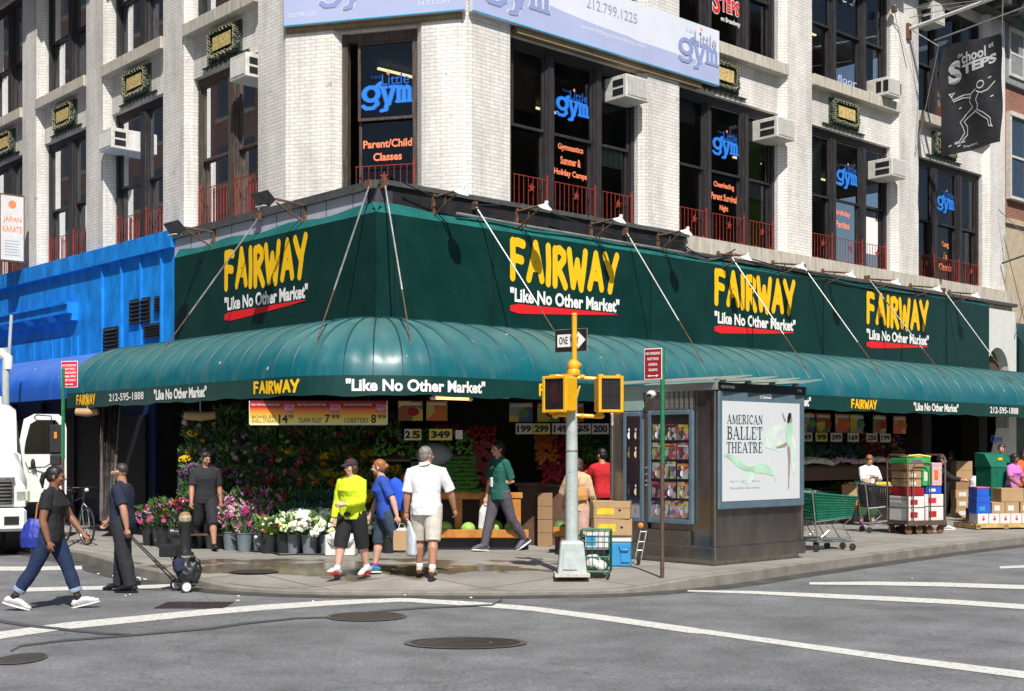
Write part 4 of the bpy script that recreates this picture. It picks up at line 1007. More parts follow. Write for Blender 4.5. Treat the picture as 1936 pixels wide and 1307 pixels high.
val('212-595-1888', 207, 273, HZ + .09, VZ - .07, 'white_ink', .01); val('212-595-1888', 1871, 1924, HZ + .07, VZ - .07, 'white_ink', .02)
for a, b in ((292, 392), (655, 917), (1180, 1339), (1420, 1532), (1727, 1811)): val('"Like No Other Market"', a, b, HZ + .06, VZ - .05, 'white_ink', .035)
# lit tube hanging under the hem
tl = thing('tube_light', 'glowing fluorescent tube hanging under the awning edge above the produce stand', 'tube light', tuple(FV(ARC + .2, -.3, 2.6)))
mb = MB(); ua, ub = ARC * .88, ARC + .55
mb.tube([FV(ua + .1, -.22, HZ - .02), FV(ub - .1, -.22, HZ - .02)], .022, 8); mb.build('tube', 'awning_tube', tl)
mb = MB()
for u in (ua, ub): mb.ell(FV(u + (.08 if u == ua else -.08), -.22, HZ - .02), (.05, .05, .035), 8, 5)
mb.box(frame(FV(ua, -.22, 0), FV(ub, -.22, 0) - FV(ua, -.22, 0), NR), .1, 1.6, -.03, .03, HZ + .01, HZ + .05)
mb.build('fitting', 'white_plastic', tl)

# ================================================================== STAY RODS AND SIGN LAMPS
def rod(p0, p1, label):
    t = thing('stay_rod', label, 'rod', tuple(p1), 0, 'steel rods holding up the green awning')
    mb = MB(); mb.tube([p0, p0 * .42 + p1 * .58], .015, 6); mb.build('upper_bar', 'rod_steel', t)
    mb = MB(); mb.tube([p0 * .42 + p1 * .58, p1], .011, 6); mb.build('lower_bar', 'rusty' , t)
    mb = MB(); mb.box(frame(p0, RD, NR), -.03, .03, -.12, .03, -.06, .08); mb.build('anchor', 'rusty', t)
rods = [(2.05, 2.87, 'awning rod ending behind the one way sign'), (5.95, 6.43, 'awning rod whose lower end meets the news kiosk roof'), (9.25, 9.86, 'awning rod crossing the second yellow name on the Broadway side'),
        (11.95, 12.7, 'awning rod between the second and third yellow names on Broadway'), (14.6, 15.6, 'awning rod crossing the rightmost yellow name'), (18.2, 18.9, 'awning rod passing in front of the white arch')]
for a, b, l in rods: rod(FR(a, .08, 6.12 if a < 7 else 5.98), FV(ARC + b, -.02, VZ + .04), l)
rod(FR(.06, .10, 6.22), FV(u_of(788), -.02, VZ + .03), 'right rod of the pair that fans out from the sign corner'); rod(FL(.10, .10, 6.22), FV(u_of(576), -.02, VZ + .03), 'left rod of the pair that fans out from the sign corner')
rod(FL(3.55, .10, 6.15), FV(u_of(257), -.02, VZ + .03), 'awning rod slanting down over the side street awning, leftmost of all')
def slamp(F, t, z, label, white=False, L=.78, rise=.10, side=1):
    o = thing('sign_lamp', label, 'lamp', tuple(F(t, 0, z)), 0, 'lamps on rusty brackets lighting the sign band')
    mb = MB()
    mb.box(F, t - .025, t + .025, .0, .05, z - .22, z + .22)
    mb.tube([F(t, .03, z + .16), F(t, L, z + rise + .06)], .022, 5); mb.tube([F(t, .03, z - .16), F(t, L * .78, z + rise)], .018, 5); mb.tube([F(t, .35, z + .12), F(t, .32, z - .02)], .012, 4)
    mb.build('bracket', 'rusty', o)
    h = MB()
    e = F(t, L + .02, z + rise + .05)
    Mx = (F(1, 0, 0) - F(0, 0, 0)); Nx = F(0, 1, 0) - F(0, 0, 0)
    if white:
        dn = (Z * -.9 - Nx * .45).normalized()
        h.tube([e + Z * .07, e + Z * .02], .035, 8); h.lathe(e + Z * .03, [(.03, 0), (.05, .03), (.12, .07), (.135, .085), (.125, .09)], 14, dn)
        h.build('lamp_shade', 'lamp_white', o, smooth=True)
    else:
        c = e + Nx * .05; v = (Nx * .55 + Z * .83).normalized(); u2 = (Nx * .83 - Z * .55).normalized()
        pts = []
        for sx in (-1, 1):
            pts.append([c + Mx * (.15 * sx) + u2 * a + v * b for a, b in ((-.10, -.12), (.11, -.16), (.13, .14), (-.05, .10))])
        h.add(pts[0] + pts[1], [(0, 1, 2, 3), (7, 6, 5, 4), (0, 4, 5, 1), (1, 5, 6, 2), (2, 6, 7, 3), (3, 7, 4, 0)]); h.build('lamp_housing', 'black_plastic', o, bevel=.01)
        f = MB(); f.box(frame(c - Z * .15, Mx, Nx), -.13, .13, -.06, .10, -.02, -.008); f.build('lens', 'lamp_white', o)
ordn = ['first', 'second', 'third', 'fourth', 'fifth', 'sixth', 'seventh', 'eighth', 'ninth', 'tenth']
for k in range(10):
    t = 1.15 + 1.935 * k; slamp(FR, t, 6.0 if t < 7 else 5.83, ('dark' if k < 0 else 'white shaded') + ' sign lamp over the Broadway sign band, %s from the corner' % ordn[k], white=True, rise=.12 if k < 4 else -.02)
slamp(FL, 2.15, 6.02, 'black box lamp on a rusty bracket above the last letter of the leftmost yellow name', rise=.14); slamp(FL, 5.35, 5.95, 'black box lamp above the left end of the green sign band', rise=.12)

# ================================================================== BLUE SHOP NEXT DOOR
bs = thing('blue_storefront', 'bright blue painted shopfront left of the green awning', 'shopfront', tuple(FL(14, 0, 0)))
mb = MB(); mb.box(FL, 7.0, 26.6, -.3, -.02, 3.3, 6.0); mb.build('cladding', 'blue_paint', bs)
mb = MB(); mb.box(FL, 6.98, 26.6, -.3, .10, 6.0, 6.36); mb.box(FL, 12.3, 26.6, -.02, .06, 4.1, 6.0) if 0 else None; mb.build('top_band', 'blue_paint', bs)
mb = MB()
for px in (231, 268, 307, 195):
    r = (px - HX) / FPX; t = (-r * C0.y + C0.x) / (.6748 + r * .738) ; t = (C0.x - r * C0.y) / (.6748 + r * .738)
    mb.box(FL, t, t + .05, -.02, .035, 3.4, 5.995)
mb.build('batten', 'blue_paint', bs)
mb = MB(); mb.box(FL, 11.75, 26.6, -.02, .24, 5.02, 5.22); mb.box(FL, 11.75, 26.6, -.02, .12, 4.86, 5.02); mb.box(FL, 11.75, 26.6, -.02, .30, 5.22, 5.27)
for t in (12.6, 14, 15.5, 17, 19): mb.prism([FL(t, .12, 4.9), FL(t, .24, 5.02), FL(t, .12, 5.02)], LD * .4)
mb.build('moulding', 'blue_paint', bs)
mb = MB(); mb.box(FL, 11.7, 26.6, -.02, .015, 3.3, 4.5); 
t = 12.0
while t < 26: mb.box(FL, t, t + .04, .015, .03, 3.3, 4.5); t += .55
mb.build('lower_panel', 'blue_paint', bs)
def tl_(px): r = (px - HX) / FPX; return (C0.x - r * C0.y) / (.6748 + r * .738)
for (xa, xb, ya, yb) in ((245, 283, 565, 611), (293, 304, 560, 590), (273, 304, 612, 638), (196, 223, 619, 662)):
    t1, t0_ = tl_(xa), tl_(xb); Y = FL((t0_ + t1) / 2, 0, 0).y; za = CAMZ + (HY - yb) * Y / FPX; zb_ = CAMZ + (HY - ya) * Y / FPX
    mb = MB(); mb.box(FL, t0_, t1, -.02, .012, za, zb_); g = mb.build('vent_grille', 'black_ink', bs)
    mb = MB(); n = 6
    for k in range(n): z = za + (zb_ - za) * (k + .5) / n; mb.prism([FL(t0_ + .02, .014, z), FL(t0_ + .02, .05, z - .04), FL(t0_ + .02, .05, z - .03), FL(t0_ + .02, .014, z + .015)], LD * (t1 - t0_ - .04))
    mb.build('slat', 'black_plastic', g)
# ground floor of the blue shop
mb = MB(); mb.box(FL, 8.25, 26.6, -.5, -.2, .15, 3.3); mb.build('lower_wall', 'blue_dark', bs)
mb = MB()
for t in (8.6, 10.5, 12.4, 14.3, 16.2): mb.box(FL, t, t + 1.6, -.2, -.14, .7, 2.6); mb.box(FL, t + 1.65, t + 1.8, -.2, -.1, .15, 3.0)
mb.build('shop_window', 'black_plastic', bs)
ba = thing('awning', 'bright blue shop awning left of the green one', 'awning', tuple(FL(16, 0, 2.9)))
mb = MB(); vs = []; fs = []; n = 10; U = [7.9 + k * .62 for k in range(31)]
for t in U:
    for j in range(n + 1): a = j / n * math.pi / 2; vs.append(FL(t, 1.6 * (.05 + .95 * math.sin(a)), 3.16 + .82 * math.cos(a)))
    vs.append(FL(t, 1.6, 2.90))
m2 = n + 2
for i in range(len(U) - 1):
    for j in range(m2 - 1): a = i * m2 + j; fs.append((a, a + m2, a + m2 + 1, a + 1))
mb.add(vs, fs); mb.build('canopy', 'awning_blue', ba, smooth=True)
mb = MB(); mb.box(FL, 7.9, 26.5, 1.5, 1.55, 2.92, 2.96); mb.build('bar', 'dark_flashing', ba)
bsn = thing('blade_sign', 'narrow white sign with a red dot hanging upright on the side street wall', 'sign', tuple(FL(15.2, 0, 6.4)))
tb_ = tl_(60) ; FB = frame(FL(tb_ + .25, .08, 0), NL, -LD)
Yb = FL(tb_, .3, 0).y; zz0 = CAMZ + (HY - 494) * Yb / FPX; zz1 = CAMZ + (HY - 366) * Yb / FPX; wB = .62
mb = MB(); mb.box(FB, 0, wB, -.12, 0, zz0, zz1); mb.build('case', 'rusty', bsn)
mb = MB(); mb.box(FB, .03, wB - .03, 0, .01, zz0 + .04, zz1 - .04); mb.build('face', 'white_plastic', bsn)
mb = MB(); mb.disc(FB, wB / 2, .014, zz1 - .25, .10); mb.build('dot', 'orange_ink', bsn, recalc=False)
mb = MB(); text(mb, 'JAPAN', FB, wB - .08, .08, zz1 - .72, zz1 - .56, .014, .01); text(mb, 'KARATE', FB, wB - .07, .07, zz1 - .94, zz1 - .79, .014, .01); mb.build('lettering', 'orange_ink', bsn, recalc=False)
mb = MB()
for k in range(6): mb.box(FB, .12 + .03 * (k % 2), wB - .12, .011, .014, zz0 + .16 + k * .07, zz0 + .18 + k * .07)
mb.build('small_print', 'grey_panel', bsn)

# ================================================================== NEIGHBOUR ON THE RIGHT
nb = thing('neighbour_building', 'brown brick building with a green cornice at the right edge', 'building', tuple(FR(26, -.3, 0)))
F = FR
mb = MB(); mb.box(F, 22.25, 34, -3, -.35, 8.3, 12.3); mb.build('brick_wall', RB, nb)
mb = MB(); mb.box(F, 22.25, 34, -3, -.30, 4.2, 8.3); mb.box(F, 22.25, 34, -3, -.22, 8.3, 8.45); mb.build('stone_wall', 'tan_stone', nb)
mb = MB(); mb.box(F, 22.25, 34, -3, -.25, 12.3, 14.2); mb.build('stucco_wall', 'grey_stucco', nb)
mb = MB(); mb.box(F, 22.25, 34, -3, .2, 14.2, 14.5); mb.box(F, 22.25, 34, -3, .5, 14.5, 15.4); mb.build('cornice', 'cornice_green', nb)
for (a, b, z0_, z1_) in ((22.55, 23.5, 9.1, 11.4), (22.5, 23.3, 12.6, 13.8), (23.5, 24.3, 12.6, 13.8), (24.5, 25.4, 9.1, 11.4), (23.9, 25.5, 5.6, 7.8)):
    mb = MB(); mb.box(F, a - .08, b + .08, -.36, -.20, z0_ - .08, z0_); mb.box(F, a - .08, a, -.36, -.22, z0_, z1_); mb.box(F, b, b + .08, -.36, -.22, z0_, z1_); mb.box(F, a - .08, b + .08, -.36, -.2, z1_, z1_ + .12)
    mb.box(F, a, b, -.3, -.24, (z0_ + z1_) / 2 - .03, (z0_ + z1_) / 2 + .03)
    o = mb.build('window', 'ac_metal', nb); g = MB(); g.box(F, a, b, -.34, -.28, z0_, z1_); g.build('pane', mat('dull_pane', (.03, .05, .08), .12, noise_amt=.3), o)
mb = MB(); mb.box(F, 22.25, 34, -3, -.33, .15, 4.2); mb.build('shop_wall', 'valance_green', nb)
mb = MB(); mb.prism([F(22.3, -.3, 5.5), F(22.3, 1.4, 3.4), F(22.3, 1.4, 3.05), F(22.3, -.3, 3.05)], RD * 10); mb.build('awning', 'green_vinyl', nb)
# conduit and small bits on the end pier
mb = MB(); mb.tube([FR(21.9, -.2, 7.1), FR(21.9, .9, 7.35)], .03, 5); mb.tube([FR(21.9, .9, 7.35), FR(21.7, -.2, 8.6)], .01, 4); mb.tube([FR(21.9, .9, 7.35), FR(22.1, -.1, 4.4)], .01, 4)
mb.tube([FR(22.0, -.2, 7.9), FR(22.05, .5, 5.0)], .01, 4); mb.build('wall_bracket', 'dark_flashing', bld)

# ================================================================== FLAG OF THE DANCE SCHOOL
fp = thing('flagpole', 'pale slanting flagpole at the upper right holding the black banner', 'flagpole', tuple(FR(17.0, -.2, 12.3)))
tp = 16.95; pw_ = FR(tp, -.25, 12.62)
def fq(q, z): return FR(tp, q, z)
mb = MB(); mb.tube([fq(-.25, 12.6), fq(3.6, 12.95)], .05, 8); mb.build('pole', 'white_plastic', fp, smooth=True)
mb = MB(); mb.tube([fq(.5, 12.15), fq(3.4, 12.45)], .02, 5); mb.tube([fq(-.1, 12.55), fq(.62, 11.98)], .012, 4); mb.tube([fq(2.3, 12.8), fq(2.28, 11.85)], .012, 4); mb.tube([fq(-.2, 12.9), fq(1.9, 12.80)], .01, 4)
mb.tube([FR(16.3, -.24, 12.95), fq(2.0, 12.80)], .01, 4); mb.tube([FR(16.3, -.24, 12.95), FR(16.9, -.24, 11.6)], .01, 4); mb.tube([fq(.62, 11.98), FR(17.3, -.24, 9.4)], .01, 4); mb.build('guy_wire', 'rod_steel', fp)
mb = MB(); mb.box(FR, tp - .08, tp + .08, -.3, -.18, 12.35, 12.75); mb.box(FR, 16.25, 16.35, -.3, -.18, 12.9, 13.05); mb.build('wall_bracket', 'rusty', fp)
fb = thing('banner', 'black cloth banner with silver lettering and a silver dancer outline', 'banner', tuple(fq(1.4, 9)))
qa, qb = .68, 2.26
def FF(x, q, z):                            # x 0..1 across as seen, z 0..1 upwards
    qq = qa + (qb - qa) * (x + .02 * math.sin(z * 7) * (1 - x)); top = 12.02 - .30 * x + .16 * x * x * 1.2; bot = 9.18 + .10 * x
    wv = .05 * math.sin(x * 9 + z * 4) + .04 * math.sin(z * 11 - x * 5)
    return FR(tp - wv - q, qq, bot + (top - bot) * z)
mb = MB(); n = 16; m_ = 24
mb.add([FF(i / n, 0, j / m_) for i in range(n + 1) for j in range(m_ + 1)], [(i * (m_ + 1) + j, (i + 1) * (m_ + 1) + j, (i + 1) * (m_ + 1) + j + 1, i * (m_ + 1) + j + 1) for i in range(n) for j in range(m_)])
mb.build('cloth', 'banner_black', fb, smooth=True, recalc=False)
def FF2(x, q, z): return FF(x, q + .012, z)
def slant(dx): return lambda x, q, z: FF2(x, q, z + dx * x)
mb = MB(); G = slant(.13)
S_ = arc(.27, .80, .085, 40, 200, 8, .03) + arc(.27, .70, .09, 100, -120, 8, .035)
text(mb, 'S', G, .14, .36, .60, .80, 0, .06); text(mb, 'chool', G, .38, .74, .74, .835, 0, .03); text(mb, 'the', G, .30, .40, .81, .85, 0, .02); text(mb, 'at', G, .78, .86, .80, .84, 0, .02)
text(mb, 'TEPS', G, .38, .90, .645, .735, 0, .05); text(mb, 'StepsNYC', FF2, .36, .60, .035, .06, 0, .01)
mb.build('lettering', 'banner_silver', fb, recalc=False)
mb = MB()
def line(pts, th=.012):
    geo = stroke_geo([pts], th); map_geo(mb, geo, FF2, 0, 1, 0, 1, 0)
line(arc(.68, .575, .055, 0, 360, 12, .035)); line([(.18, .51), (.14, .545), (.22, .555), (.17, .525)]); line([(.18, .49), (.38, .52), (.52, .505), (.60, .54)]); line([(.2, .475), (.36, .495), (.52, .475)])
line([(.90, .575), (.80, .51), (.70, .495), (.62, .52)]); line([(.52, .505), (.49, .44), (.55, .38)]); line([(.66, .50), (.61, .44), (.64, .39), (.62, .35)])
line([(.55, .38), (.42, .33), (.32, .27), (.36, .22), (.38, .17), (.30, .10)]); line([(.60, .34), (.45, .30), (.38, .27), (.43, .22), (.42, .15), (.34, .10)])
line([(.62, .35), (.72, .31), (.82, .25), (.84, .17)]); line([(.58, .345), (.68, .29), (.78, .24), (.80, .18), (.86, .165), (.84, .19)]); line([(.30, .10), (.24, .08), (.38, .095)])
for x, y in ((.30, .40), (.80, .62), (.84, .44), (.24, .09), (.15, .07), (.28, .06)): line([(x, y), (x + .035, y + .008)])
mb.build('dancer_outline', 'banner_silver', fb, recalc=False)
# ================================================================== NEWS KIOSK
K0 = ground(1352, 1071) ; K0 = Vector((K0.x, K0.y, 0)); KW, KD = 2.1, 2.22
kio = thing('news_kiosk', 'dark steel sidewalk news kiosk with magazine windows and a ballet poster', 'kiosk', tuple(K0 + Z * .15))
FKL = frame(K0, LD, NL)                      # left face: t away to the left, q towards the street on the left
FKR = frame(K0, RD, NR)                      # poster face
kr = K0 + RD * KD
mb = MB(); mb.box(lambda t, q, z: K0 + LD * t + RD * q + Z * z, .04, KW - .04, .04, KD - .04, .23, 2.72); mb.build('cabinet', 'kiosk_steel', kio)
mb = MB(); mb.box(lambda t, q, z: K0 + LD * t + RD * q + Z * z, -.02, KW, -.02, KD + .02, .22, .42); mb.build('skirting', 'kiosk_steel', kio, bevel=.01)
mb = MB(); mb.box(lambda t, q, z: K0 + LD * t + RD * q + Z * z, .06, KW - .06, .06, KD - .06, .15, .22); mb.build('plinth', 'limestone', kio)
mb = MB()
for a, b in ((0, .06), (KW - .06, KW)):
    for c, d in ((0, .06), (KD - .06, KD)): mb.box(lambda t, q, z: K0 + LD * t + RD * q + Z * z, a, b, c, d, .42, 2.72)
mb.build('corner_post', 'kiosk_steel', kio, bevel=.012)
mb = MB(); mb.box(lambda t, q, z: K0 + LD * t + RD * q + Z * z, -.03, KW + .03, -.03, KD + .03, 2.72, 2.83); mb.build('roof_band', 'kiosk_light', kio)
mb = MB()
for k in range(4):
    a = .02 + k * .60; P = [K0 + RD * (a) + NR * -.1 + Z * 2.86, K0 + RD * (a) + NR * .34 + Z * 2.86, K0 + RD * (a + .56) + NR * .34 + Z * 2.93, K0 + RD * (a + .56) + NR * -.1 + Z * 2.93]
    P = [K0 + RD * a + LD * 2.1 + Z * 2.86, K0 + RD * a - LD * .22 + Z * 2.86, K0 + RD * (a + .57) - LD * .22 + Z * 2.94, K0 + RD * (a + .57) + LD * 2.1 + Z * 2.94]
    mb.prism(P, Z * .012)
mb.build('glass_roof_slat', 'frost_glass', kio)
mb = MB()
for k in range(4): mb.box(lambda t, q, z: K0 + LD * t + RD * q + Z * z, -.1, .0, .1 + k * .6, .13 + k * .6, 2.83, 2.87)
mb.prism([K0 + RD * -.12 + LD * -.05 + Z * 2.85, K0 + RD * -.12 + LD * 2.3 + Z * 2.85, K0 + RD * .02 + LD * 2.3 + Z * 2.90, K0 + RD * .02 + LD * -.05 + Z * 2.90], Z * .012)
mb.build('roof_rail', 'kiosk_light', kio)
def tk(px):                                  # column -> t on the left face
    r = (px - HX) / FPX; return (K0.x - r * K0.y) / (.6748 + r * .738)
def zk(t, py): Y = K0.y + .738 * t; return CAMZ + (HY - py) * Y / FPX
FK = lambda t, q, z: K0 + LD * t + NL * 0 + (-RD) * q + Z * z
def kbox(x0, x1, y0, y1, q0, q1, name, m, par=kio, bevel=0):
    t0, t1 = tk(x1), tk(x0); tm = (t0 + t1) / 2; mb = MB(); mb.box(FK, t0, t1, q0, q1, zk(tm, y1), zk(tm, y0)); return mb.build(name, m, par, bevel=bevel)
kbox(1181, 1217, 729, 777, -.03, .012, 'frosted_panel', 'frost_glass')
kbox(1220, 1312, 727, 777, -.03, .008, 'upper_panel', 'kiosk_steel')
mb = MB()
for i in range(6):
    for j in range(16):
        t1, t0 = tk(1259 + i * 9.3), tk(1264 + i * 9.3); z = zk(t0, 732 + j * 2.6); mb.box(FK, t0, t1, .009, .016, z - .012, z)
mb.build('louvre', 'kiosk_light', kio)
mb = MB(); c = FK(tk(1238), .08, zk(tk(1238), 746)); mb.ell(c, (.075, .075, .06), 12, 8); mb.box(FK, tk(1238) - .05, tk(1238) + .05, 0, .06, c.z - .02, c.z + .07); cm = mb.build('camera_dome', 'white_plastic', kio, smooth=True)
mb = MB(); mb.ell(c - RD * .02 + LD * .015 + Vector((-.01, -.05, -.02)), (.04, .04, .03), 8, 6); mb.build('lens', 'black_ink', cm)
def magwin(x0, x1, y0, y1, cols, rows, name, seed):
    qo = .011 if cols < 3 else 0
    t0, t1 = tk(x1), tk(x0); tm = (t0 + t1) / 2; za, zb2 = zk(tm, y1), zk(tm, y0)
    fr = MB(); w_ = .07
    fr.box(FK, t0, t0 + w_, -.03, .03, za, zb2); fr.box(FK, t1 - w_, t1, -.03, .03, za, zb2); fr.box(FK, t0 + w_, t1 - w_, -.03, .03, za, za + w_); fr.box(FK, t0 + w_, t1 - w_, -.03, .03, zb2 - w_, zb2)
    o = fr.build(name, 'kiosk_frame', kio, bevel=.008)
    bk = MB(); bk.box(FK, t0 + w_, t1 - w_, -.02, .001, za + w_, zb2 - w_); bk.build('display_back', 'black_plastic', o)
    rg = random.Random(seed); Wd = (t1 - t0 - 2 * w_); Hd = (zb2 - za - 2 * w_) * .93; ms = ['magazine_a', 'magazine_b', 'magazine_c']
    for r in range(rows):
        sh = MB(); z0_ = za + w_ + Hd * r / rows + .02; sh.box(FK, t0 + w_, t1 - w_, .001, .016, z0_ - .012, z0_ + .004); sh.build('shelf', 'kiosk_steel', o)
        for cidx in range(cols):
            if name == 'narrow_window' and r == rows - 3: continue
            a = t0 + w_ + Wd * cidx / cols + .012; b = t0 + w_ + Wd * (cidx + 1) / cols - .012; lean = rg.uniform(-.01, .01)
            g = MB(); g.box(FK, a + lean, b + lean, .004, .012 + qo, z0_ + .006, z0_ + Hd / rows * rg.uniform(.80, .90)); g.build('magazine', rg.choice(ms), o)
            # title bar and cover figure
            g = MB(); zt_ = z0_ + Hd / rows * .78; g.box(FK, a + .02, b - .02, .0125 + qo, .0145 + qo, zt_ - .035, zt_ - .01); g.build('title', rg.choice(['white_ink', 'red_ink', 'yellow_ink', 'black_ink']), o)
            g = MB(); cx_ = (a + b) / 2; zc_ = z0_ + Hd / rows * .35; g.ell(FK(cx_, .0135 + qo, zc_ + .07), (.022, .002, .028), 8, 5, Matrix.Rotation(0, 3, 'Z')); g.ell(FK(cx_, .0135 + qo, zc_ - .02), (.035, .002, .06), 8, 5)
            g.build('cover_figure', rg.choice(['tan_stone', 'curtain_brown', 'black_plastic', 'vinyl_white']), o)
    g = MB(); g.quad(FK(t0 + w_, .028, za + w_), FK(t1 - w_, .028, za + w_), FK(t1 - w_, .028, zb2 - w_), FK(t0 + w_, .028, zb2 - w_)); g.build('glass', 'clear_glass', o, recalc=False)
magwin(1180, 1218, 779, 986, 2, 5, 'narrow_window', 4); magwin(1226, 1311, 776, 990, 3, 5, 'wide_window', 6)
kbox(1217, 1225, 779, 1045, 0, .012, 'door_strip', 'kiosk_steel'); kbox(1226, 1306, 1002, 1044, 0, .01, 'lower_panel', 'kiosk_steel')
mb = MB()
for y in (885, 897, 909, 918): mb.ell(FK(tk(1223), .02, zk(tk(1223), y)), (.018, .018, .018), 8, 5)
mb.build('lock', 'steel', kio)
mb = MB(); mb.ell(FK(tk(1214), .03, zk(tk(1214), 994)), (.05, .03, .05), 8, 6); mb.build('padlock', 'wood_orange', kio)
mb = MB(); FT_ = lambda t, q, z: FK(tk(1159) + .0 , .02 + q, 0) + LD * (z) + Z * t
text(mb, 'and', FT_, zk(tk(1159), 805), zk(tk(1159), 781), -.03, .03, .004, .03); mb.build('lettering', 'white_ink', kio, recalc=False)
# poster face
mb = MB(); mb.box(FKR, .03, 2.16, 0, .05, .97, 2.70)
po = mb.build('poster_box', 'kiosk_frame', kio, bevel=.015)
mb = MB(); mb.box(FKR, .10, 2.02, .05, .056, 1.09, 2.56); mb.build('poster', 'poster_white', po)
F2 = lambda t, q, z: FKR(.10 + t * 1.92, .058 + q, 1.09 + z * 1.47)
FAINT = mat('poster_lilac', (.40, .38, .50), .4, noise_amt=.1)
# serif capitals of the poster: fat stems, hair serifs
def serif_geo(s):
    V, E = .20, .05; x = 0; out = []
    def st(a, b): out.append(([a, b], V * .62))
    def hr(*p): out.append((list(p), E))
    for ch in s:
        o = x
        if ch == 'A': hr((o + .05, .02), (o + .33, 1)); st((o + .33, .97), (o + .62, .03)); hr((o + .15, .33), (o + .5, .33)); hr((o - .04, .02), (o + .16, .02)); hr((o + .50, .02), (o + .76, .02)); w_ = .78
        elif ch in 'BR':
            st((o + .12, .03), (o + .12, .97)); hr((o, .98), (o + .3, .98)); hr((o, .02), (o + .3, .02)); hr((o + .12, .52), (o + .3, .52)); out.append((arc(o + .3, .75, .17, 90, -90, 6, .23), .10))
            if ch == 'B': out.append((arc(o + .3, .27, .20, 90, -90, 6, .25), .11)); w_ = .62
            else: st((o + .33, .5), (o + .56, .05)); w_ = .72
        elif ch == 'C': out.append((arc(o + .33, .5, .27, 50, 310, 10, .48), .10)); hr((o + .53, .7), (o + .53, .95)); w_ = .66
        elif ch == 'E': st((o + .12, .03), (o + .12, .97)); hr((o, .98), (o + .5, .98)); hr((o, .02), (o + .52, .02)); hr((o + .12, .52), (o + .38, .52)); hr((o + .5, .98), (o + .5, .75)); hr((o + .52, .02), (o + .54, .28)); w_ = .64
        elif ch == 'H': st((o + .12, .03), (o + .12, .97)); st((o + .56, .03), (o + .56, .97)); hr((o + .12, .52), (o + .56, .52)); [hr((o + c, y), (o + c + .24, y)) for c in (0, .44) for y in (.02, .98)]; w_ = .76
        elif ch == 'I': st((o + .12, .03), (o + .12, .97)); hr((o, .98), (o + .24, .98)); hr((o, .02), (o + .24, .02)); w_ = .34
        elif ch == 'L': st((o + .12, .03), (o + .12, .97)); hr((o, .98), (o + .26, .98)); hr((o, .02), (o + .5, .02)); hr((o + .5, .02), (o + .52, .28)); w_ = .60
        elif ch == 'M': hr((o + .10, .02), (o + .12, .98)); st((o + .14, .97), (o + .42, .06)); hr((o + .42, .05), (o + .72, .98)); st((o + .76, .03), (o + .76, .97)); hr((o, .02), (o + .2, .02)); hr((o + .66, .02), (o + .88, .02)); w_ = .94
        elif ch == 'N': hr((o + .10, .02), (o + .10, .98)); st((o + .12, .97), (o + .56, .05)); hr((o + .58, .02), (o + .58, .98)); hr((o, .02), (o + .2, .02)); hr((o + .48, .98), (o + .68, .98)); w_ = .74
        elif ch == 'T': st((o + .28, .03), (o + .28, .97)); hr((o, .98), (o + .56, .98)); hr((o + .16, .02), (o + .40, .02)); hr((o, .98), (o, .76)); hr((o + .56, .98), (o + .56, .76)); w_ = .64
        x += w_ + .04
    vs, fs = union_geo(out, .1, .022); tot = x - .08
    return [(v[0] / tot, v[1], 0) for v in vs], fs
mb = MB()
map_geo(mb, serif_geo('AMERICAN'), F2, .055, .50, .775, .865, .004); map_geo(mb, serif_geo('BALLET'), F2, .055, .50, .62, .745, .004); map_geo(mb, serif_geo('THEATRE'), F2, .05, .50, .485, .59, .004)
mb.build('lettering', 'poster_ink', po, recalc=False)
mb = MB(); text(mb, 'May 17 - July 3', F2, .09, .30, .185, .21, .004); text(mb, 'abt.org', F2, .36, .46, .185, .21, .004); text(mb, 'Metropolitan Opera House', F2, .09, .46, .115, .145, .004); mb.build('lettering', FAINT, po, recalc=False)
# flowing green scarf, printed
def chaikin(P, n=2):
    for _ in range(n): P = [q for a, b in zip(P, P[1:] + P[:1]) for q in ((a[0] * .75 + b[0] * .25, a[1] * .75 + b[1] * .25), (a[0] * .25 + b[0] * .75, a[1] * .25 + b[1] * .75))]
    return P
def blobp(pts, m, q, name):
    mb = MB(); mb.add([F2(x, q, z) for x, z in chaikin(pts)], [tuple(range(4 * len(pts)))]); mb.build(name, m, po, recalc=False)
blobp([(.0, .46), (.08, .48), (.18, .43), (.26, .37), (.34, .33), (.44, .37), (.54, .37), (.61, .32), (.64, .26), (.66, .19), (.69, .18), (.67, .24), (.60, .25), (.52, .27), (.44, .27), (.36, .30), (.28, .30), (.20, .33), (.12, .40), (.05, .44)], 'poster_green', .002, 'green_scarf')
blobp([(.28, .30), (.38, .27), (.44, .24), (.33, .16), (.24, .18)], 'poster_pale', .0015, 'pale_scarf')
blobp([(.80, .74), (.72, .78), (.62, .74), (.50, .66), (.56, .60), (.52, .54), (.62, .52), (.72, .49), (.80, .53), (.78, .60), (.70, .62), (.66, .66), (.76, .70)], 'poster_pale', .0015, 'pale_scarf')
blobp([(.84, .70), (.91, .66), (.96, .52), (.95, .34), (.90, .24), (.88, .40), (.84, .55), (.82, .62)], 'poster_pale', .002, 'pale_dress')
DK = mat('poster_skin', (.34, .25, .21), .4, noise_amt=.1)
blobp([(.82, .56), (.87, .55), (.87, .40), (.862, .30), (.856, .20), (.85, .10), (.838, .10), (.842, .20), (.838, .30), (.842, .40)], DK, .003, 'standing_leg')
blobp([(.84, .60), (.80, .59), (.74, .56), (.68, .55), (.68, .525), (.75, .53), (.82, .55)], DK, .0035, 'lifted_leg')
blobp([(.80, .80), (.775, .84), (.755, .90), (.765, .905), (.785, .86), (.82, .81)], DK, .003, 'raised_arm')
blobp([(.80, .74), (.83, .80), (.89, .79), (.91, .72), (.885, .64), (.86, .57), (.815, .57), (.82, .65)], 'poster_green', .0042, 'bodice')
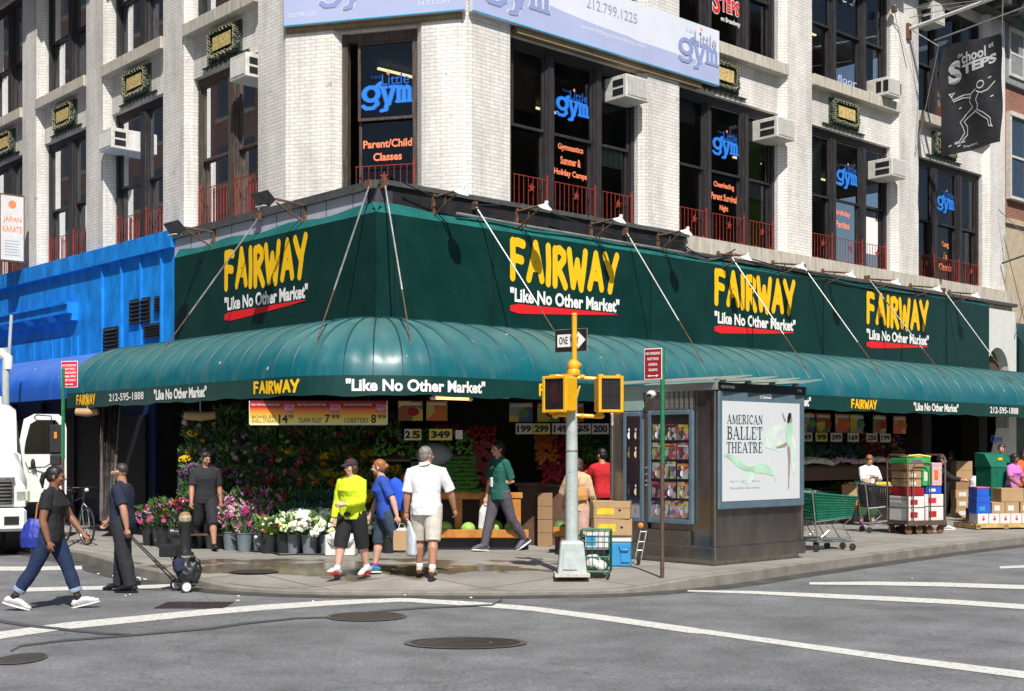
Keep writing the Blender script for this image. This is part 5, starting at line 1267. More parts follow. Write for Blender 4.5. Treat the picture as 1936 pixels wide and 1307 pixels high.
blobp([(.835, .80), (.85, .85), (.885, .87), (.90, .83), (.88, .79)], DK, .0045, 'dancer_face'); blobp([(.825, .83), (.84, .90), (.875, .905), (.885, .87), (.865, .83), (.85, .79), (.83, .79)], 'black_plastic', .005, 'dancer_hair')
mb = MB(); text(mb, 'C Cemusa', FKR, 1.0, 1.28, 2.615, 2.66, .056, .02); text(mb, 'NEWSSTAND', FKR, .10, .42, 2.745, 2.79, .032, .02); text(mb, '7 th', FKR, 2.0, 2.1, 2.745, 2.79, .032, .02); mb.build('lettering', 'white_ink', kio, recalc=False)
mb = MB(); mb.box(FKR, .03, KD, .02, .031, 2.70, 2.83); mb.build('name_band', 'black_plastic', kio)
# reflected sign stripe on the post
# ================================================================== SIGNAL POLE
pb = ground(1081, 1097); pole = thing('signal_pole', 'pale grey signal pole with a yellow top and two pedestrian signals', 'signal pole', (pb.x, pb.y, .15))
def loc(o, dx, dy=0, z=0): return Vector((o.x + dx, o.y + dy, z))
mb = MB(); b = pb
for (w0, w1, z0_, z1_) in ((.235, .235, .15, .19),):
    mb.add([loc(b, sx * w_, sy * w_, z) for z, w_ in ((z0_, w0), (z1_, w1)) for sx, sy in ((-1, -1), (1, -1), (1, 1), (-1, 1))], [(3, 2, 1, 0), (4, 5, 6, 7)] + [(i, (i + 1) % 4, (i + 1) % 4 + 4, i + 4) for i in range(4)])
mb.build('footing', 'limestone', pole)
mb = MB(); mb.add([loc(b, sx * w_, sy * w_, z) for z, w_ in ((.19, .195), (.60, .155), (.625, .12)) for sx, sy in ((-1, -1), (1, -1), (1, 1), (-1, 1))], [(8, 9, 10, 11)] + [(i + k, (i + 1) % 4 + k, (i + 1) % 4 + 4 + k, i + 4 + k) for i in range(4) for k in (0, 4)])
bx = mb.build('base_box', 'pole_paint', pole, bevel=.012)
mb = MB(); mb.add([loc(b, -.13, -.196, .25), loc(b, .06, -.196, .25), loc(b, .055, -.172, .53), loc(b, -.115, -.172, .53)], [(0, 1, 2, 3)]); mb.v = [v - Vector((0, .006, 0)) for v in mb.v]; mb.prism([v - Vector((0, .004, 0)) for v in mb.v[:4]], (0, .01, 0)); mb.build('hatch', 'pole_paint', bx)
mb = MB(); mb.tube([loc(b, 0, 0, .61), loc(b, 0, 0, 2.86)], [.088, .072], 18); mb.build('shaft', 'pole_paint', pole, smooth=True)
mb = MB()
for z in (2.75, 1.82, 1.15): mb.tube([loc(b, 0, 0, z), loc(b, 0, 0, z + .02)], .0835, 18)
for z in (.9, 1.3, 1.55, 2.1): mb.ell(loc(b, -.03, -.08, z), (.012, .006, .008), 6, 4)
mb.build('strap', 'steel', pole)
mb = MB(); mb.lathe(loc(b, .025, 0, 2.84), [(.08, 0), (.09, .02), (.09, .06), (.075, .09), (.085, .12), (.085, .17), (.06, .20), (.04, .22)], 16); mb.tube([loc(b, .035, 0, 3.05), loc(b, .035, 0, 3.66)], .036, 12); mb.ell(loc(b, .035, 0, 3.665), (.042, .042, .03), 12, 6)
mb.tube([loc(b, .06, -.02, 2.95), loc(b, .12, -.04, 3.0)], .03, 8); mb.build('yellow_top', 'yellow_paint', pole, smooth=True)
def ped(cx, cy, cz, rot, label, ws=1.0):
    """pedestrian signal; local x across, local y outwards"""
    R3 = Matrix.Rotation(rot, 3, 'Z'); o = Vector((cx, cy, cz)); F = lambda t, q, z: o + R3 @ Vector((t, -q, 0)) + Z * z
    s = thing('pedestrian_signal', label, 'pedestrian signal', (cx, cy, cz - .24), 0, None)
    mb = MB(); w_, h = .195 * ws, .235
    mb.box(F, -w_, w_, -.14, .10, -h, h); mb.build('housing', 'yellow_paint', s, bevel=.02)
    mb = MB()
    for a, b_, c, d in ((-w_ - .01, -w_ + .035, -h - .01, h + .01), (w_ - .035, w_ + .01, -h - .01, h + .01), (-w_ + .035, w_ - .035, -h - .01, -h + .03), (-w_ + .035, w_ - .035, h - .03, h + .01)): mb.box(F, a, b_, .10, .135, c, d)
    mb.build('visor_frame', 'yellow_paint', s, bevel=.008)
    mb = MB(); mb.box(F, -w_ + .035, w_ - .035, .10, .108, -h + .03, h - .03); f = mb.build('screen', mat('signal_screen', (.035, .03, .03), .3, noise_amt=.2), s)
    g = MB()
    for k in range(9): x = -w_ + .05 + k * (2 * w_ - .10) / 8; g.box(F, x - .002, x + .002, .112, .128, -h + .03, h - .03)
    for k in range(11): z = -h + .05 + k * (2 * h - .10) / 10; g.box(F, -w_ + .035, w_ - .035, .110, .114, z - .002, z + .002)
    g.build('louvre', 'black_plastic', s)
    mb = MB()
    for x in (-.12, .12): mb.box(F, x - .03, x + .03, -.05, .05, h, h + .035); mb.box(F, x - .03, x + .03, -.05, .05, -h - .03, -h)
    mb.build('hinge', 'yellow_paint', s)
    return s, f, F
sc_ = pb.y / FPX
def sx(px): return (px - HX) * sc_
def szz(py): return CAMZ + (HY - py) * sc_
s1, f1, F1 = ped(sx(1058), pb.y - .12, szz(747), R_(-42), 'pedestrian signal left of the pole with a faint red hand on its screen')
mb = MB()  # raised hand on the unlit screen
for k, (x, L_) in enumerate(((-.055, .12), (-.02, .15), (.015, .14), (.05, .11))): mb.add([F1(x - .015, .109, .0), F1(x + .012, .109, .0), F1(x + .012, .109, L_), F1(x - .015, .109, L_)], [(0, 1, 2, 3)])
mb.add([F1(a, .1092, c) for a, c in ((-.07, 0), (.065, 0), (.11, .05), (.12, .03), (.06, -.12), (-.05, -.12))], [tuple(range(6))]); mb.build('hand_symbol', mat('dull_red', (.20, .02, .015), .5, noise_amt=.2), f1, recalc=False)
s2, f2, F2_ = ped(sx(1149), pb.y - .12, szz(747), R_(12), 'pedestrian signal right of the pole with a dark empty screen', .84)
mb = MB(); zt_, zb_ = szz(709) , szz(787)
mb.tube([loc(b, -.22, -.02, zt_ - .02), loc(b, .40, -.02, zt_ - .06)], .028, 8); mb.tube([loc(b, -.20, -.02, zb_ + .02), loc(b, .40, -.02, zb_ - .01)], .028, 8)
for x in (-.22, .0, .14, .40):
    for z in (zt_ - .03, zb_): mb.ell(loc(b, x, -.02, z), (.045, .04, .035), 10, 6)
mb.build('bracket_arm', 'yellow_paint', pole, smooth=True)
# one way sign
ow = thing('street_sign', 'black and white ONE WAY arrow sign fixed to the yellow pole top', 'road sign', (sx(1081), pb.y + .06, szz(667)))
c = Vector((sx(1080), pb.y + .07, szz(643))); dr = Vector((math.cos(R_(-36)), math.sin(R_(-36)), 0)).normalized(); nr = Vector((dr.y, -dr.x, 0)); FO = frame(Vector((c.x, c.y, 0)), dr, nr)
W2 = .26; rise_ = .0
mb = MB(); zc = c.z
mb.box(FO, -W2, W2, -.012, 0, zc - .155, zc + .155); mb.build('plate', 'rod_steel', ow, bevel=.004)
mb = MB(); mb.box(FO, -W2 + .006, W2 - .006, 0, .002, zc - .149, zc + .149); mb.build('face', 'black_ink', ow)
mb = MB(); mb.prism([FO(x, .003, zc + z) for x, z in ((-.22, -.085), (.11, -.085), (.11, -.12), (.235, 0), (.11, .12), (.11, .085), (-.22, .085))], nr * .001); mb.build('arrow', 'white_ink', ow)
mb = MB(); text(mb, 'ONE', FO, -.19, -.05, zc - .05, zc + .055, .006, .02); text(mb, 'WAY', FO, -.02, .13, zc - .05, zc + .055, .006, .02); mb.build('lettering', 'black_ink', ow, recalc=False)
mb = MB(); mb.box(FO, .05, .08, .004, .012, zc - .155, zc + .16); mb.build('clamp', 'yellow_paint', ow)
# parking sign posts
def signpost(base, ztop, label):
    o = thing('sign_post', label, 'sign post', tuple(base)); mb = MB(); x, y, z = base
    mb.tube([Vector((x, y, z)), Vector((x, y, z + (ztop - z) * .52))], .028, 6); mb.build('lower_post', 'brown_steel', o)
    mb = MB(); mb.tube([Vector((x + .004, y, z + (ztop - z) * .50)), Vector((x + .004, y, ztop))], .031, 6); mb.build('upper_post', 'green_steel', o); return o
p1 = ground(1252, 1093); z1_ = CAMZ + (HY - 660) * p1.y / FPX
signpost(p1, z1_, 'green and brown sign post standing in front of the news kiosk')
ps = thing('parking_sign', 'dark maroon no standing sign on the post before the kiosk', 'sign', (p1.x - .12, p1.y, z1_ - .4))
dr = Vector((math.cos(R_(-38)), math.sin(R_(-38)), 0)); nr = Vector((dr.y, -dr.x, 0)); s_ = p1.y / FPX
FP = frame(Vector((p1.x - .125, p1.y - .02, 0)), dr, nr); za, zb2 = CAMZ + (HY - 718) * s_, CAMZ + (HY - 659) * s_
def parking(F, o, za, zb2, m, lines, w_=.14):
    mb = MB(); mb.box(F, -w_, w_, -.004, 0, za, zb2); mb.build('plate', 'white_ink', o, bevel=.003)
    mb = MB(); mb.box(F, -w_ + .012, w_ - .012, 0, .002, za + .012, zb2 - .012); mb.build('face', m, o)
    mb = MB(); H = zb2 - za
    for i, (s, wd) in enumerate(lines): z = zb2 - H * (.12 + i * .70 / len(lines)); text(mb, s, F, -w_ * wd, w_ * wd, z - H * .085, z, .004, .03)
    z = za + H * .12; mb.box(F, -.06, .06, .003, .004, z - .006, z + .006)
    for s in (-1, 1): mb.add([F(s * .05, .004, z + .018), F(s * .09, .004, z), F(s * .05, .004, z - .018)], [(0, 1, 2)])
    mb.build('lettering', 'white_ink', o, recalc=False)
parking(FP, ps, za, zb2, 'sign_maroon', [('NO STANDING', .8), ('EXCEPT TRUCKS', .62), ('LOADING &', .5), ('UNLOADING', .5)])
p2 = Vector((at(119, 1000, 21.7).x, 21.7, .15)); signpost(p2, CAMZ + (HY - 697) * 21.7 / FPX, 'green sign post beside the truck door')
ps2 = thing('parking_sign', 'bright red and white no standing sign on the left post', 'sign', (p2.x + .1, p2.y, 2.85))
FP2 = frame(Vector((p2.x + .12, p2.y - .03, 0)), Vector((.93, -.36, 0)), Vector((-.36, -.93, 0))); s_ = 21.7 / FPX
parking(FP2, ps2, CAMZ + (HY - 733) * s_, CAMZ + (HY - 683) * s_, 'sign_red', [('NO STANDING', .8), ('EXCEPT TRUCKS', .7), ('LOADING & UNLOADING', .8), ('7AM-7PM', .75), ('EXCEPT SUNDAY', .8)], .175)
# ================================================================== HYDRANT
hb = ground(350, 1050); hy = thing('fire_hydrant', 'black fire hydrant with a pale band round its top', 'hydrant', tuple(hb))
mb = MB(); mb.lathe(hb, [(.14, 0), (.14, .04), (.10, .06), (.09, .1), (.088, .48), (.10, .5), (.10, .54), (.08, .56)], 18); mb.build('barrel', 'bucket_black', hy, smooth=True)
mb = MB(); mb.lathe(hb + Z * .54, [(.09, 0), (.10, .02), (.10, .08), (.09, .10)], 18); mb.build('band', 'cast_light', hy, smooth=True)
mb = MB(); mb.lathe(hb + Z * .635, [(.09, 0), (.08, .035), (.04, .06), (.02, .065)], 18); mb.build('cap', 'cardboard_dark', hy, smooth=True)
mb = MB(); mb.lathe(hb + Vector((-.10, -.02, .36)), [(.07, 0), (.075, .06), (.10, .07), (.10, .13), (.06, .16), (.02, .17)], 12, (-1, -.25, 0)); mb.build('nozzle', 'bucket_black', hy, smooth=True)
# ================================================================== FLOWERS AND PRODUCE
for n_, c in (('leaf_dark', (.03, .08, .025)), ('leaf_mid', (.08, .19, .04)), ('leaf_light', (.18, .32, .07)), ('leaf_blue', (.05, .12, .11)), ('petal_white', (.78, .80, .70)), ('petal_cream', (.62, .72, .36)),
              ('petal_yellow', (.80, .52, .02)), ('petal_orange', (.75, .22, .02)), ('petal_pink', (.62, .12, .26)), ('petal_magenta', (.38, .02, .14)), ('petal_purple', (.20, .08, .26)), ('petal_red', (.42, .015, .02)),
              ('petal_pale', (.62, .42, .45)), ('sleeve', (.50, .36, .42)), ('melon_green', (.30, .52, .10)), ('bean_green', (.10, .26, .04)), ('berry_red', (.33, .01, .02)), ('pepper_orange', (.62, .16, .02)), ('seed_brown', (.06, .03, .015)), ('onion_skin', (.40, .22, .08)), ('pale_paper', (.6, .58, .5))):
    mat(n_, c, .55, noise_amt=.25, noise_scale=18)
def leafquad(mb, c, d, l, w_, rg):
    d = d.normalized(); s = d.cross(Vector((rg.uniform(-1, 1), rg.uniform(-1, 1), rg.uniform(-1, 1)))).normalized(); u = d.cross(s) * .12 * l
    mb.add([c, c + d * l * .5 + s * w_ + u, c + d * l, c + d * l * .5 - s * w_ + u], [(0, 1, 2, 3)])
def head(mb, c, r, kind, rg):
    if kind == 'ball':
        for k in range(12):
            v = Vector((rg.gauss(0, 1), rg.gauss(0, 1), rg.gauss(.3, 1))).normalized(); mb.ell(c + v * r * .72, (r * .42,) * 3, 5, 3)
    elif kind == 'daisy':
        up = Vector((rg.uniform(-.5, .5), -rg.uniform(.5, 1.2), rg.uniform(.3, 1))).normalized(); a = up.cross(Z).normalized(); b = up.cross(a); n = 9
        for k in range(n):
            an = 2 * math.pi * k / n; d = a * math.cos(an) + b * math.sin(an); s = a * -math.sin(an) + b * math.cos(an)
            mb.add([c, c + d * r * .6 + s * r * .25, c + d * r, c + d * r * .6 - s * r * .25], [(0, 1, 2, 3)])
    else: mb.ell(c, (r, r, r * .85), 7, 4)
def bucket_proto(kind, seed, name='flower_bucket'):
    rg = random.Random(seed); t = thing(name, 'x', 'flower bucket', (0, 0, 0))
    mb = MB(); r0, r1, h = .105, .135, .30; mb.lathe(Vector((0, 0, 0)), [(r0, 0), (r1, h), (r1 + .012, h), (r1 + .012, h + .015), (r1 - .01, h + .015), (r1 - .02, h - .05)], 14)
    mb.build('bucket', 'bucket_black' if kind in ('bouquet_dark', 'mixed', 'green') else 'bucket_grey', t, smooth=True)
    spec = {  # leaf material, heads: (material, number, radius, style), spread, top
        'hydrangea': (['leaf_mid', 'leaf_light'], [('petal_white', 17, .095, 'ball'), ('petal_cream', 7, .085, 'ball')], .29, .64),
        'bouquet': (['leaf_mid', 'sleeve'], [('petal_pink', 9, .05, 'daisy'), ('petal_magenta', 8, .05, 'ball'), ('petal_pale', 9, .045, 'daisy'), ('petal_purple', 6, .045, 'daisy')], .21, .70),
        'bouquet_dark': (['leaf_dark', 'leaf_mid'], [('petal_magenta', 8, .055, 'daisy'), ('petal_red', 8, .05, 'ball'), ('petal_purple', 6, .05, 'daisy'), ('petal_pale', 6, .045, 'daisy'), ('petal_pink', 4, .05, 'ball')], .23, .72),
        'sunflower': (['leaf_mid', 'leaf_dark'], [('petal_yellow', 10, .085, 'daisy'), ('petal_orange', 6, .075, 'daisy'), ('seed_brown', 9, .03, 'r')], .21, .70),
        'mixed': (['leaf_light', 'leaf_mid'], [('petal_yellow', 10, .045, 'daisy'), ('petal_orange', 8, .045, 'daisy'), ('petal_white', 9, .035, 'r'), ('petal_pink', 4, .03, 'r')], .21, .56),
        'green': (['leaf_mid', 'leaf_light', 'leaf_dark'], [('petal_cream', 6, .045, 'daisy'), ('petal_purple', 3, .04, 'daisy')], .25, .80),
        'purple': (['leaf_dark', 'leaf_mid'], [('petal_purple', 13, .048, 'ball'), ('petal_pale', 9, .05, 'daisy')], .23, .74),
        'yellow': (['leaf_dark', 'leaf_mid'], [('petal_yellow', 13, .052, 'ball'), ('petal_cream', 5, .05, 'daisy')], .22, .72),
        'bluegreen': (['leaf_blue', 'leaf_mid'], [('petal_pale', 2, .02, 'r')], .24, .68),
    }[kind]
    lm, hs, sp, top = spec
    mb = MB()
    for k in range(190):
        mb.cur = k % len(lm); a = rg.uniform(0, 6.28); rr = math.sqrt(rg.random()); z = rg.uniform(h - .02, top)
        f = .45 + .55 * (z - h) / (top - h); c = Vector((math.cos(a) * rr * sp * f, math.sin(a) * rr * sp * f, z)); d = Vector((math.cos(a) * rr, math.sin(a) * rr, rg.uniform(.2, 1.3)))
        leafquad(mb, c, d, rg.uniform(.07, .15), rg.uniform(.014, .034), rg)
    for k in range(14): a = rg.uniform(0, 6.28); mb.cur = 0; mb.tube([Vector((math.cos(a) * .05, math.sin(a) * .05, h - .1)), Vector((math.cos(a) * .13, math.sin(a) * .13, top - .1))], .006, 4)
    mb.build('foliage', lm, t, recalc=False)
    mb = MB(); ms = [x[0] for x in hs]
    for i, (m, n, r, st) in enumerate(hs):
        mb.cur = i
        for k in range(n):
            a = rg.uniform(0, 6.28); rr = math.sqrt(rg.random()); zz = top - .13 * rr * rr - rg.uniform(0, .07) - (.16 * rg.random() if rr > .8 else 0)
            head(mb, Vector((math.cos(a) * rr * sp, math.sin(a) * rr * sp, zz + .03)), r * rg.uniform(.8, 1.15), st, rg)
    mb.build('blossoms', ms, t, recalc=False)
    return t
PRO = {}
for i, k in enumerate(('hydrangea', 'bouquet', 'bouquet_dark', 'sunflower', 'mixed', 'green', 'purple', 'yellow', 'bluegreen')): PRO[k] = [bucket_proto(k, 10 + i), bucket_proto(k, 40 + i)]
USED = set(); KL = {'hydrangea': 'white and pale green hydrangeas', 'bouquet': 'pink and mauve wrapped bouquets', 'bouquet_dark': 'crimson bouquets', 'sunflower': 'sunflowers', 'mixed': 'small mixed flowers', 'green': 'leafy greenery', 'purple': 'purple blossoms', 'yellow': 'yellow blossoms', 'bluegreen': 'blue green filler leaves'}
rg = random.Random(21)
ORD = ['first', 'second', 'third', 'fourth', 'fifth', 'sixth', 'seventh', 'eighth', 'ninth', 'tenth', 'eleventh', 'twelfth']; CNT = {}
def put_bucket(kind, x, y, z, where, sc=1.0, group=None):
    b = PRO[kind][rg.randrange(2)]; CNT[(kind, where)] = CNT.get((kind, where), 0) + 1; lab = 'bucket of %s %s, %s from left' % (KL[kind], where, ORD[CNT[(kind, where)] - 1])
    g = 'flower buckets: %s, %s' % (KL[kind], where)
    if b.name in USED: o = copy_tree(b)
    else: o = b; USED.add(b.name)
    o.location = (x, y, z); o.rotation_euler = (0, 0, rg.uniform(0, 6.28)); o.scale = (sc,) * 3; o['label'] = lab; o['group'] = g; o['category'] = 'flower bucket'
    return o
Xf = lambda px, Y: (px - HX) / FPX * Y
# front row on the pavement
for px, kind, Y, s in ((345, 'bouquet', 22.1, .95), (372, 'bouquet', 22.0, .95), (402, 'bouquet', 21.85, .95), (436, 'bouquet', 21.5, 1), (462, 'bouquet', 21.2, 1), (492, 'bouquet', 21.25, .95), (507, 'mixed', 20.85, 1), (535, 'mixed', 20.9, 1), (556, 'hydrangea', 20.9, 1.1), (585, 'hydrangea', 20.75, 1.15), (618, 'hydrangea', 20.85, 1.15), (640, 'hydrangea', 21.15, 1.0), (600, 'hydrangea', 21.2, 1.1), (668, 'hydrangea', 21.2, .9)):
    put_bucket(kind, Xf(px, Y), Y, .15, 'in the sunlit front row')
for px, kind, Y in ((735, 'mixed', 20.9), (756, 'mixed', 21.05), (720, 'hydrangea', 21.5)): put_bucket(kind, Xf(px, Y), Y, .15, 'behind the backpack woman', .85)
for px, kind in ((345, 'bouquet_dark'), (320, 'bouquet_dark'), (300, 'bouquet'), (282, 'bouquet_dark')): put_bucket(kind, Xf(px, 22.6), 22.6, .15, 'behind the hydrant', .95)
for px, kind, Y in ((310, 'bouquet_dark', 22.1), (335, 'bouquet_dark', 22.0), (418, 'bouquet_dark', 21.9), (448, 'bouquet', 21.75), (478, 'bouquet', 21.55), (525, 'bouquet_dark', 21.4), (560, 'bluegreen', 21.35), (625, 'bluegreen', 21.5)): put_bucket(kind, Xf(px, Y), Y, .15, 'in the second pavement row', 1.12)
# the stepped display: five shelves
tiers = [(21.75, .42, 'on the lowest step'), (22.2, .80, 'on the second step'), (22.65, 1.15, 'on the third step'), (23.1, 1.48, 'on the fourth step'), (23.5, 1.80, 'on the top step')]
rowk = [
 ['bouquet_dark', 'bouquet_dark', 'bouquet', 'bouquet_dark', 'bouquet', 'bouquet_dark', 'bluegreen', 'bluegreen', 'bluegreen', 'sunflower', 'sunflower', 'sunflower'],
 ['purple', 'purple', 'bouquet_dark', 'purple', 'bouquet_dark', 'bouquet_dark', 'bouquet_dark', 'sunflower', 'sunflower', 'sunflower', 'sunflower', 'sunflower', 'sunflower'],
 ['yellow', 'purple', 'green', 'purple', 'bouquet_dark', 'bouquet_dark', 'yellow', 'bouquet_dark', 'sunflower', 'sunflower', 'sunflower', 'sunflower', 'sunflower'],
 ['yellow', 'purple', 'green', 'purple', 'green', 'green', 'bouquet_dark', 'green', 'green', 'bouquet_dark', 'green', 'bouquet_dark', 'green'],
 ['purple', 'yellow', 'green', 'green', 'purple', 'green', 'green', 'green', 'green', 'bouquet_dark', 'green', 'green', 'bouquet_dark']]
fst = thing('flower_stand', 'dark stepped stand carrying the shaded flower buckets', 'stand', (-4, 22.5, .15))
for (Y, z, wh), ks in zip(tiers, rowk):
    x0, x1 = Xf(350, Y), Xf(752, Y); mb = MB(); mb.box(FW, x0 - .1, x1, Y - .2, Y + .22, z - .03, z); mb.build('step', 'wood_dark', fst)
    mb = MB(); mb.box(FW, x0 - .1, x0 - .05, Y - .15, Y + .15, .15, z - .03); mb.box(FW, x1 - .05, x1, Y - .15, Y + .15, .15, z - .03); mb.build('leg', 'bucket_black', fst)
    for i, k in enumerate(ks): put_bucket(k, x0 + (x1 - x0) * (i + .5) / len(ks) + rg.uniform(-.04, .04), Y + rg.uniform(-.03, .03), z, wh, rg.uniform(.9, 1.05))
for b in PRO.values():
    for o in b:
        if o.name not in USED:
            for c in list(o.children): bpy.data.objects.remove(c)
            bpy.data.objects.remove(o)
# hose along the buckets
hs = thing('hose', 'black hose lying on the pavement along the front flower buckets', 'hose', tuple(ground(520, 1047)))
mb = MB(); mb.tube([ground(x, y) + Z * .015 for x, y in ((455, 1040), (475, 1044), (510, 1046), (530, 1051), (560, 1050), (610, 1050), (650, 1047), (690, 1047))], .014, 6); mb.build('tube', 'rubber', hs, smooth=True)
# white bags/tub by the yellow woman
tub = ground(640, 1052); tb2 = thing('tub', 'white plastic tub draped with a bag behind the woman in yellow', 'tub', tuple(tub))
mb = MB(); F = frame(tub, (1, 0, 0), (0, 1, 0)); mb.box(F, -.22, .26, 0, .4, .0, .34); mb.build('body', 'white_carton', tb2, bevel=.02)
mb = MB(); mb.ell(tub + Vector((.04, .02, .30)), (.20, .13, .13), 40, 26)
for v in mb.v: v += Vector((noise.noise(v * 9), noise.noise(v * 11 + Vector((3, 1, 2))), noise.noise(v * 9 + Vector((7, 7, 1))))) * .085
mb.build('bag', 'white_plastic', tb2, smooth=True)

# wooden produce stand with melons
st = thing('produce_stand', 'orange wood produce stand with green bundles on top and melons below', 'stand', (-.9, 21.9, .15))
xa, xb = -1.9, .28; Y0 = 21.45
def wbox(name, x0, x1, y0, y1, z0_, z1_, m='wood_orange', par=st): mb = MB(); mb.box(FW, x0, x1, y0, y1, z0_, z1_); return mb.build(name, m, par, bevel=.008)
wbox('rail', xa, xb + .0, Y0 - .03, Y0, .36, .50); wbox('shelf', xa, xb, Y0 + .0, Y0 + .8, .34, .37, 'wood_dark'); wbox('rail', xa, -.42, Y0 + .25, Y0 + .29, 1.0, 1.13); wbox('back_panel', xa, -.45, Y0 + .9, Y0 + .95, .4, 1.0, 'wood_dark')
for x in (-.98, -.55, xa): wbox('post', x, x + .13, Y0 + .26, Y0 + .34, .37, 1.0)
wbox('toe_board', xa, xb, Y0 + .12, Y0 + .14, .15, .34, 'bucket_black')
wbox('post', -.05, .15, Y0 + .12, Y0 + .24, .5, 1.02); wbox('post', .19, .27, Y0 - .02, Y0 + .3, .37, .48); wbox('rail', -.1, .18, Y0 + .1, Y0 + .16, 1.02, 1.12)
def melon(x, y, z, r, lab, m='melon_green'):
    o = MB().ell((0, 0, 0), (r, r, r * .92), 16, 10).build('melon', m, None, smooth=True); o.location = (x, y, z); tag(o, lab, 'melon', 'melons on the low shelf'); return o
for x, r, lab in ((-1.14, .135, 'pale green melon by the hand of the man in white'), (-1.55, .12, 'pale green melon hidden behind the man in white'), (-.75, .13, 'pale green melon left of the wooden post'), (-.30, .15, 'large pale green melon behind the knees of the man in the green shirt'), (.0, .14, 'pale green melon at the right end of the low shelf')): melon(x, Y0 + .18, .37 + r, r, lab)
# inclined bank helper: rows of pieces lying on a slope
def bank(name, label, cat, F, t0, t1, q0, z0_, q1, z1_, pieces, n, seed, group=None, board='wood_dark'):
    """pieces: list of (material, kind, size); slope from (q0,z0) front to (q1,z1) back"""
    rg = random.Random(seed); o = thing(name, label, cat, tuple(F((t0 + t1) / 2, q0, z0_ - .1)), 0, group)
    mb = MB(); mb.prism([F(t0, q0, z0_ - .06), F(t0, q0, z0_ - .02), F(t0, q1, z1_ - .02), F(t0, q1, z1_ - .3)], F(t1, 0, 0) - F(t0, 0, 0)); mb.build('tray', board, o)
    groups = {}
    ncol = len(pieces)
    for ci, (m, kind, sz) in enumerate(pieces):
        mb = MB(); a, b = t0 + (t1 - t0) * ci / ncol, t0 + (t1 - t0) * (ci + 1) / ncol
        ns = max(4, int(n * (b - a)))
        for k in range(ns):
            u = rg.random(); x = rg.uniform(a, b); hump = .06 * math.sin(math.pi * (x - a) / (b - a)) + rg.uniform(0, .05); c = F(x, q0 + (q1 - q0) * u, z0_ + (z1_ - z0_) * u + hump)
            if kind == 'r': mb.ell(c, (sz, sz, sz), 7, 5)
            elif kind == 'leaf':
                for j in range(5): leafquad(mb, c, Vector((rg.gauss(0, 1), rg.gauss(-.4, 1), rg.gauss(.7, .7))), sz * rg.uniform(.8, 1.5), sz * .35, rg)
            elif kind == 'bundle':
                d = (F(0, 1, 0) - F(0, 0, 0)); s = sz
                for j in range(5): mb.tube([c + Vector((rg.uniform(-s, s) * .3, 0, rg.uniform(-s, s) * .3)) - d * s, c + Vector((rg.uniform(-s, s) * .3, 0, rg.uniform(-s, s) * .3)) + d * s], s * .16, 4)
            elif kind == 'box': mb.box(lambda t, q, z: c + (F(1, 0, 0) - F(0, 0, 0)) * t + (F(0, 1, 0) - F(0, 0, 0)) * q + Z * z, -sz, sz, -sz, sz, -sz * .5, sz * .6)
        mb.build('produce', m, o, recalc=False, smooth=(kind == 'r'))
    return o
# green beans stacked in courses
bn_ = thing('bean_heap', 'heap of green bean bundles stacked in courses on the wooden stand', 'vegetables', (-1.1, 21.9, 1.1))
rgb = random.Random(8); mb = MB()
for c in range(9):
    z = 1.13 + c * .072; y = Y0 + .25 + c * .05; x0 = -1.75 + c * .02; x1 = -.62 - c * .015; x = x0
    while x < x1:
        for j in range(4):
            a = rgb.uniform(-.15, .15); mb.tube([Vector((x + rgb.uniform(-.03, .03), y + rgb.uniform(-.02, .02) - .1, z + rgb.uniform(-.02, .02))), Vector((x + .11 + rgb.uniform(-.02, .02), y + a * .3, z + .02 + a * .2))], .015, 5)
        x += .085
mb.cur = 1; mb.box(FW, -1.75, -.62, Y0 + .55, Y0 + .75, 1.0, 1.72); mb.build('bundles', ['bean_green', 'leaf_dark'], bn_)
bank('vegetable_bank', 'dark green vegetables piled behind the green beans', 'vegetables', FW, -2.4, -.7, 22.0, 1.7, 22.7, 2.1, [('bean_green', 'bundle', .09), ('leaf_mid', 'leaf', .08), ('bean_green', 'bundle', .09)], 120, 5)
mb = MB(); mb.ell((-1.35, 22.05, 1.75), (.33, .2, .22), 12, 8); o = mb.build('paper_sheet', 'pale_grey' if 0 else 'grey_stucco', None, smooth=True); tag(o, 'grey paper hump draped over the vegetables behind the man in white', 'paper')
bank('berry_punnets', 'wall of dark red berry punnets behind the man in the green shirt', 'fruit punnets', FW, -.80, -.18, 22.1, 1.2, 22.9, 1.95, [('berry_red', 'box', .06), ('berry_red', 'box', .055)], 190, 6)
bank('berry_punnets', 'shaded red punnets above the green bean heap', 'fruit punnets', FW, -1.5, -.3, 22.8, 1.95, 23.4, 2.2, [('berry_red', 'r', .04), ('petal_red', 'r', .035)], 160, 16)
# right of the doorway
FQ = FR
bank('fruit_bank', 'sloping bank of red and orange fruit behind the signal pole', 'fruit', FW, .45, 2.0, 22.9, 1.55, 24.0, 2.15, [('pepper_orange', 'r', .05), ('berry_red', 'r', .05), ('leaf_mid', 'leaf', .08), ('leaf_dark', 'leaf', .09)], 240, 9)
bank('fruit_bank', 'red apples heaped left of the signal pole', 'fruit', FW, .55, 1.5, 22.5, 1.25, 22.9, 1.5, [('berry_red', 'r', .048), ('petal_red', 'r', .045)], 120, 10)
cs = thing('counter', 'dark wooden counter in the shade left of the signal pole', 'counter', (.5, 23, .15))
mb = MB(); mb.box(FW, .1, 1.6, 22.6, 23.3, .15, 1.2); mb.build('body', 'wood_dark', cs); mb = MB(); mb.box(FW, .05, 1.65, 22.55, 23.3, 1.2, 1.26); mb.build('top', 'wood_dark', cs)
ms_ = thing('produce_stand', 'low orange wood stand with dark melons beside the stacked cartons', 'stand', (1.1, 20.9, .15))
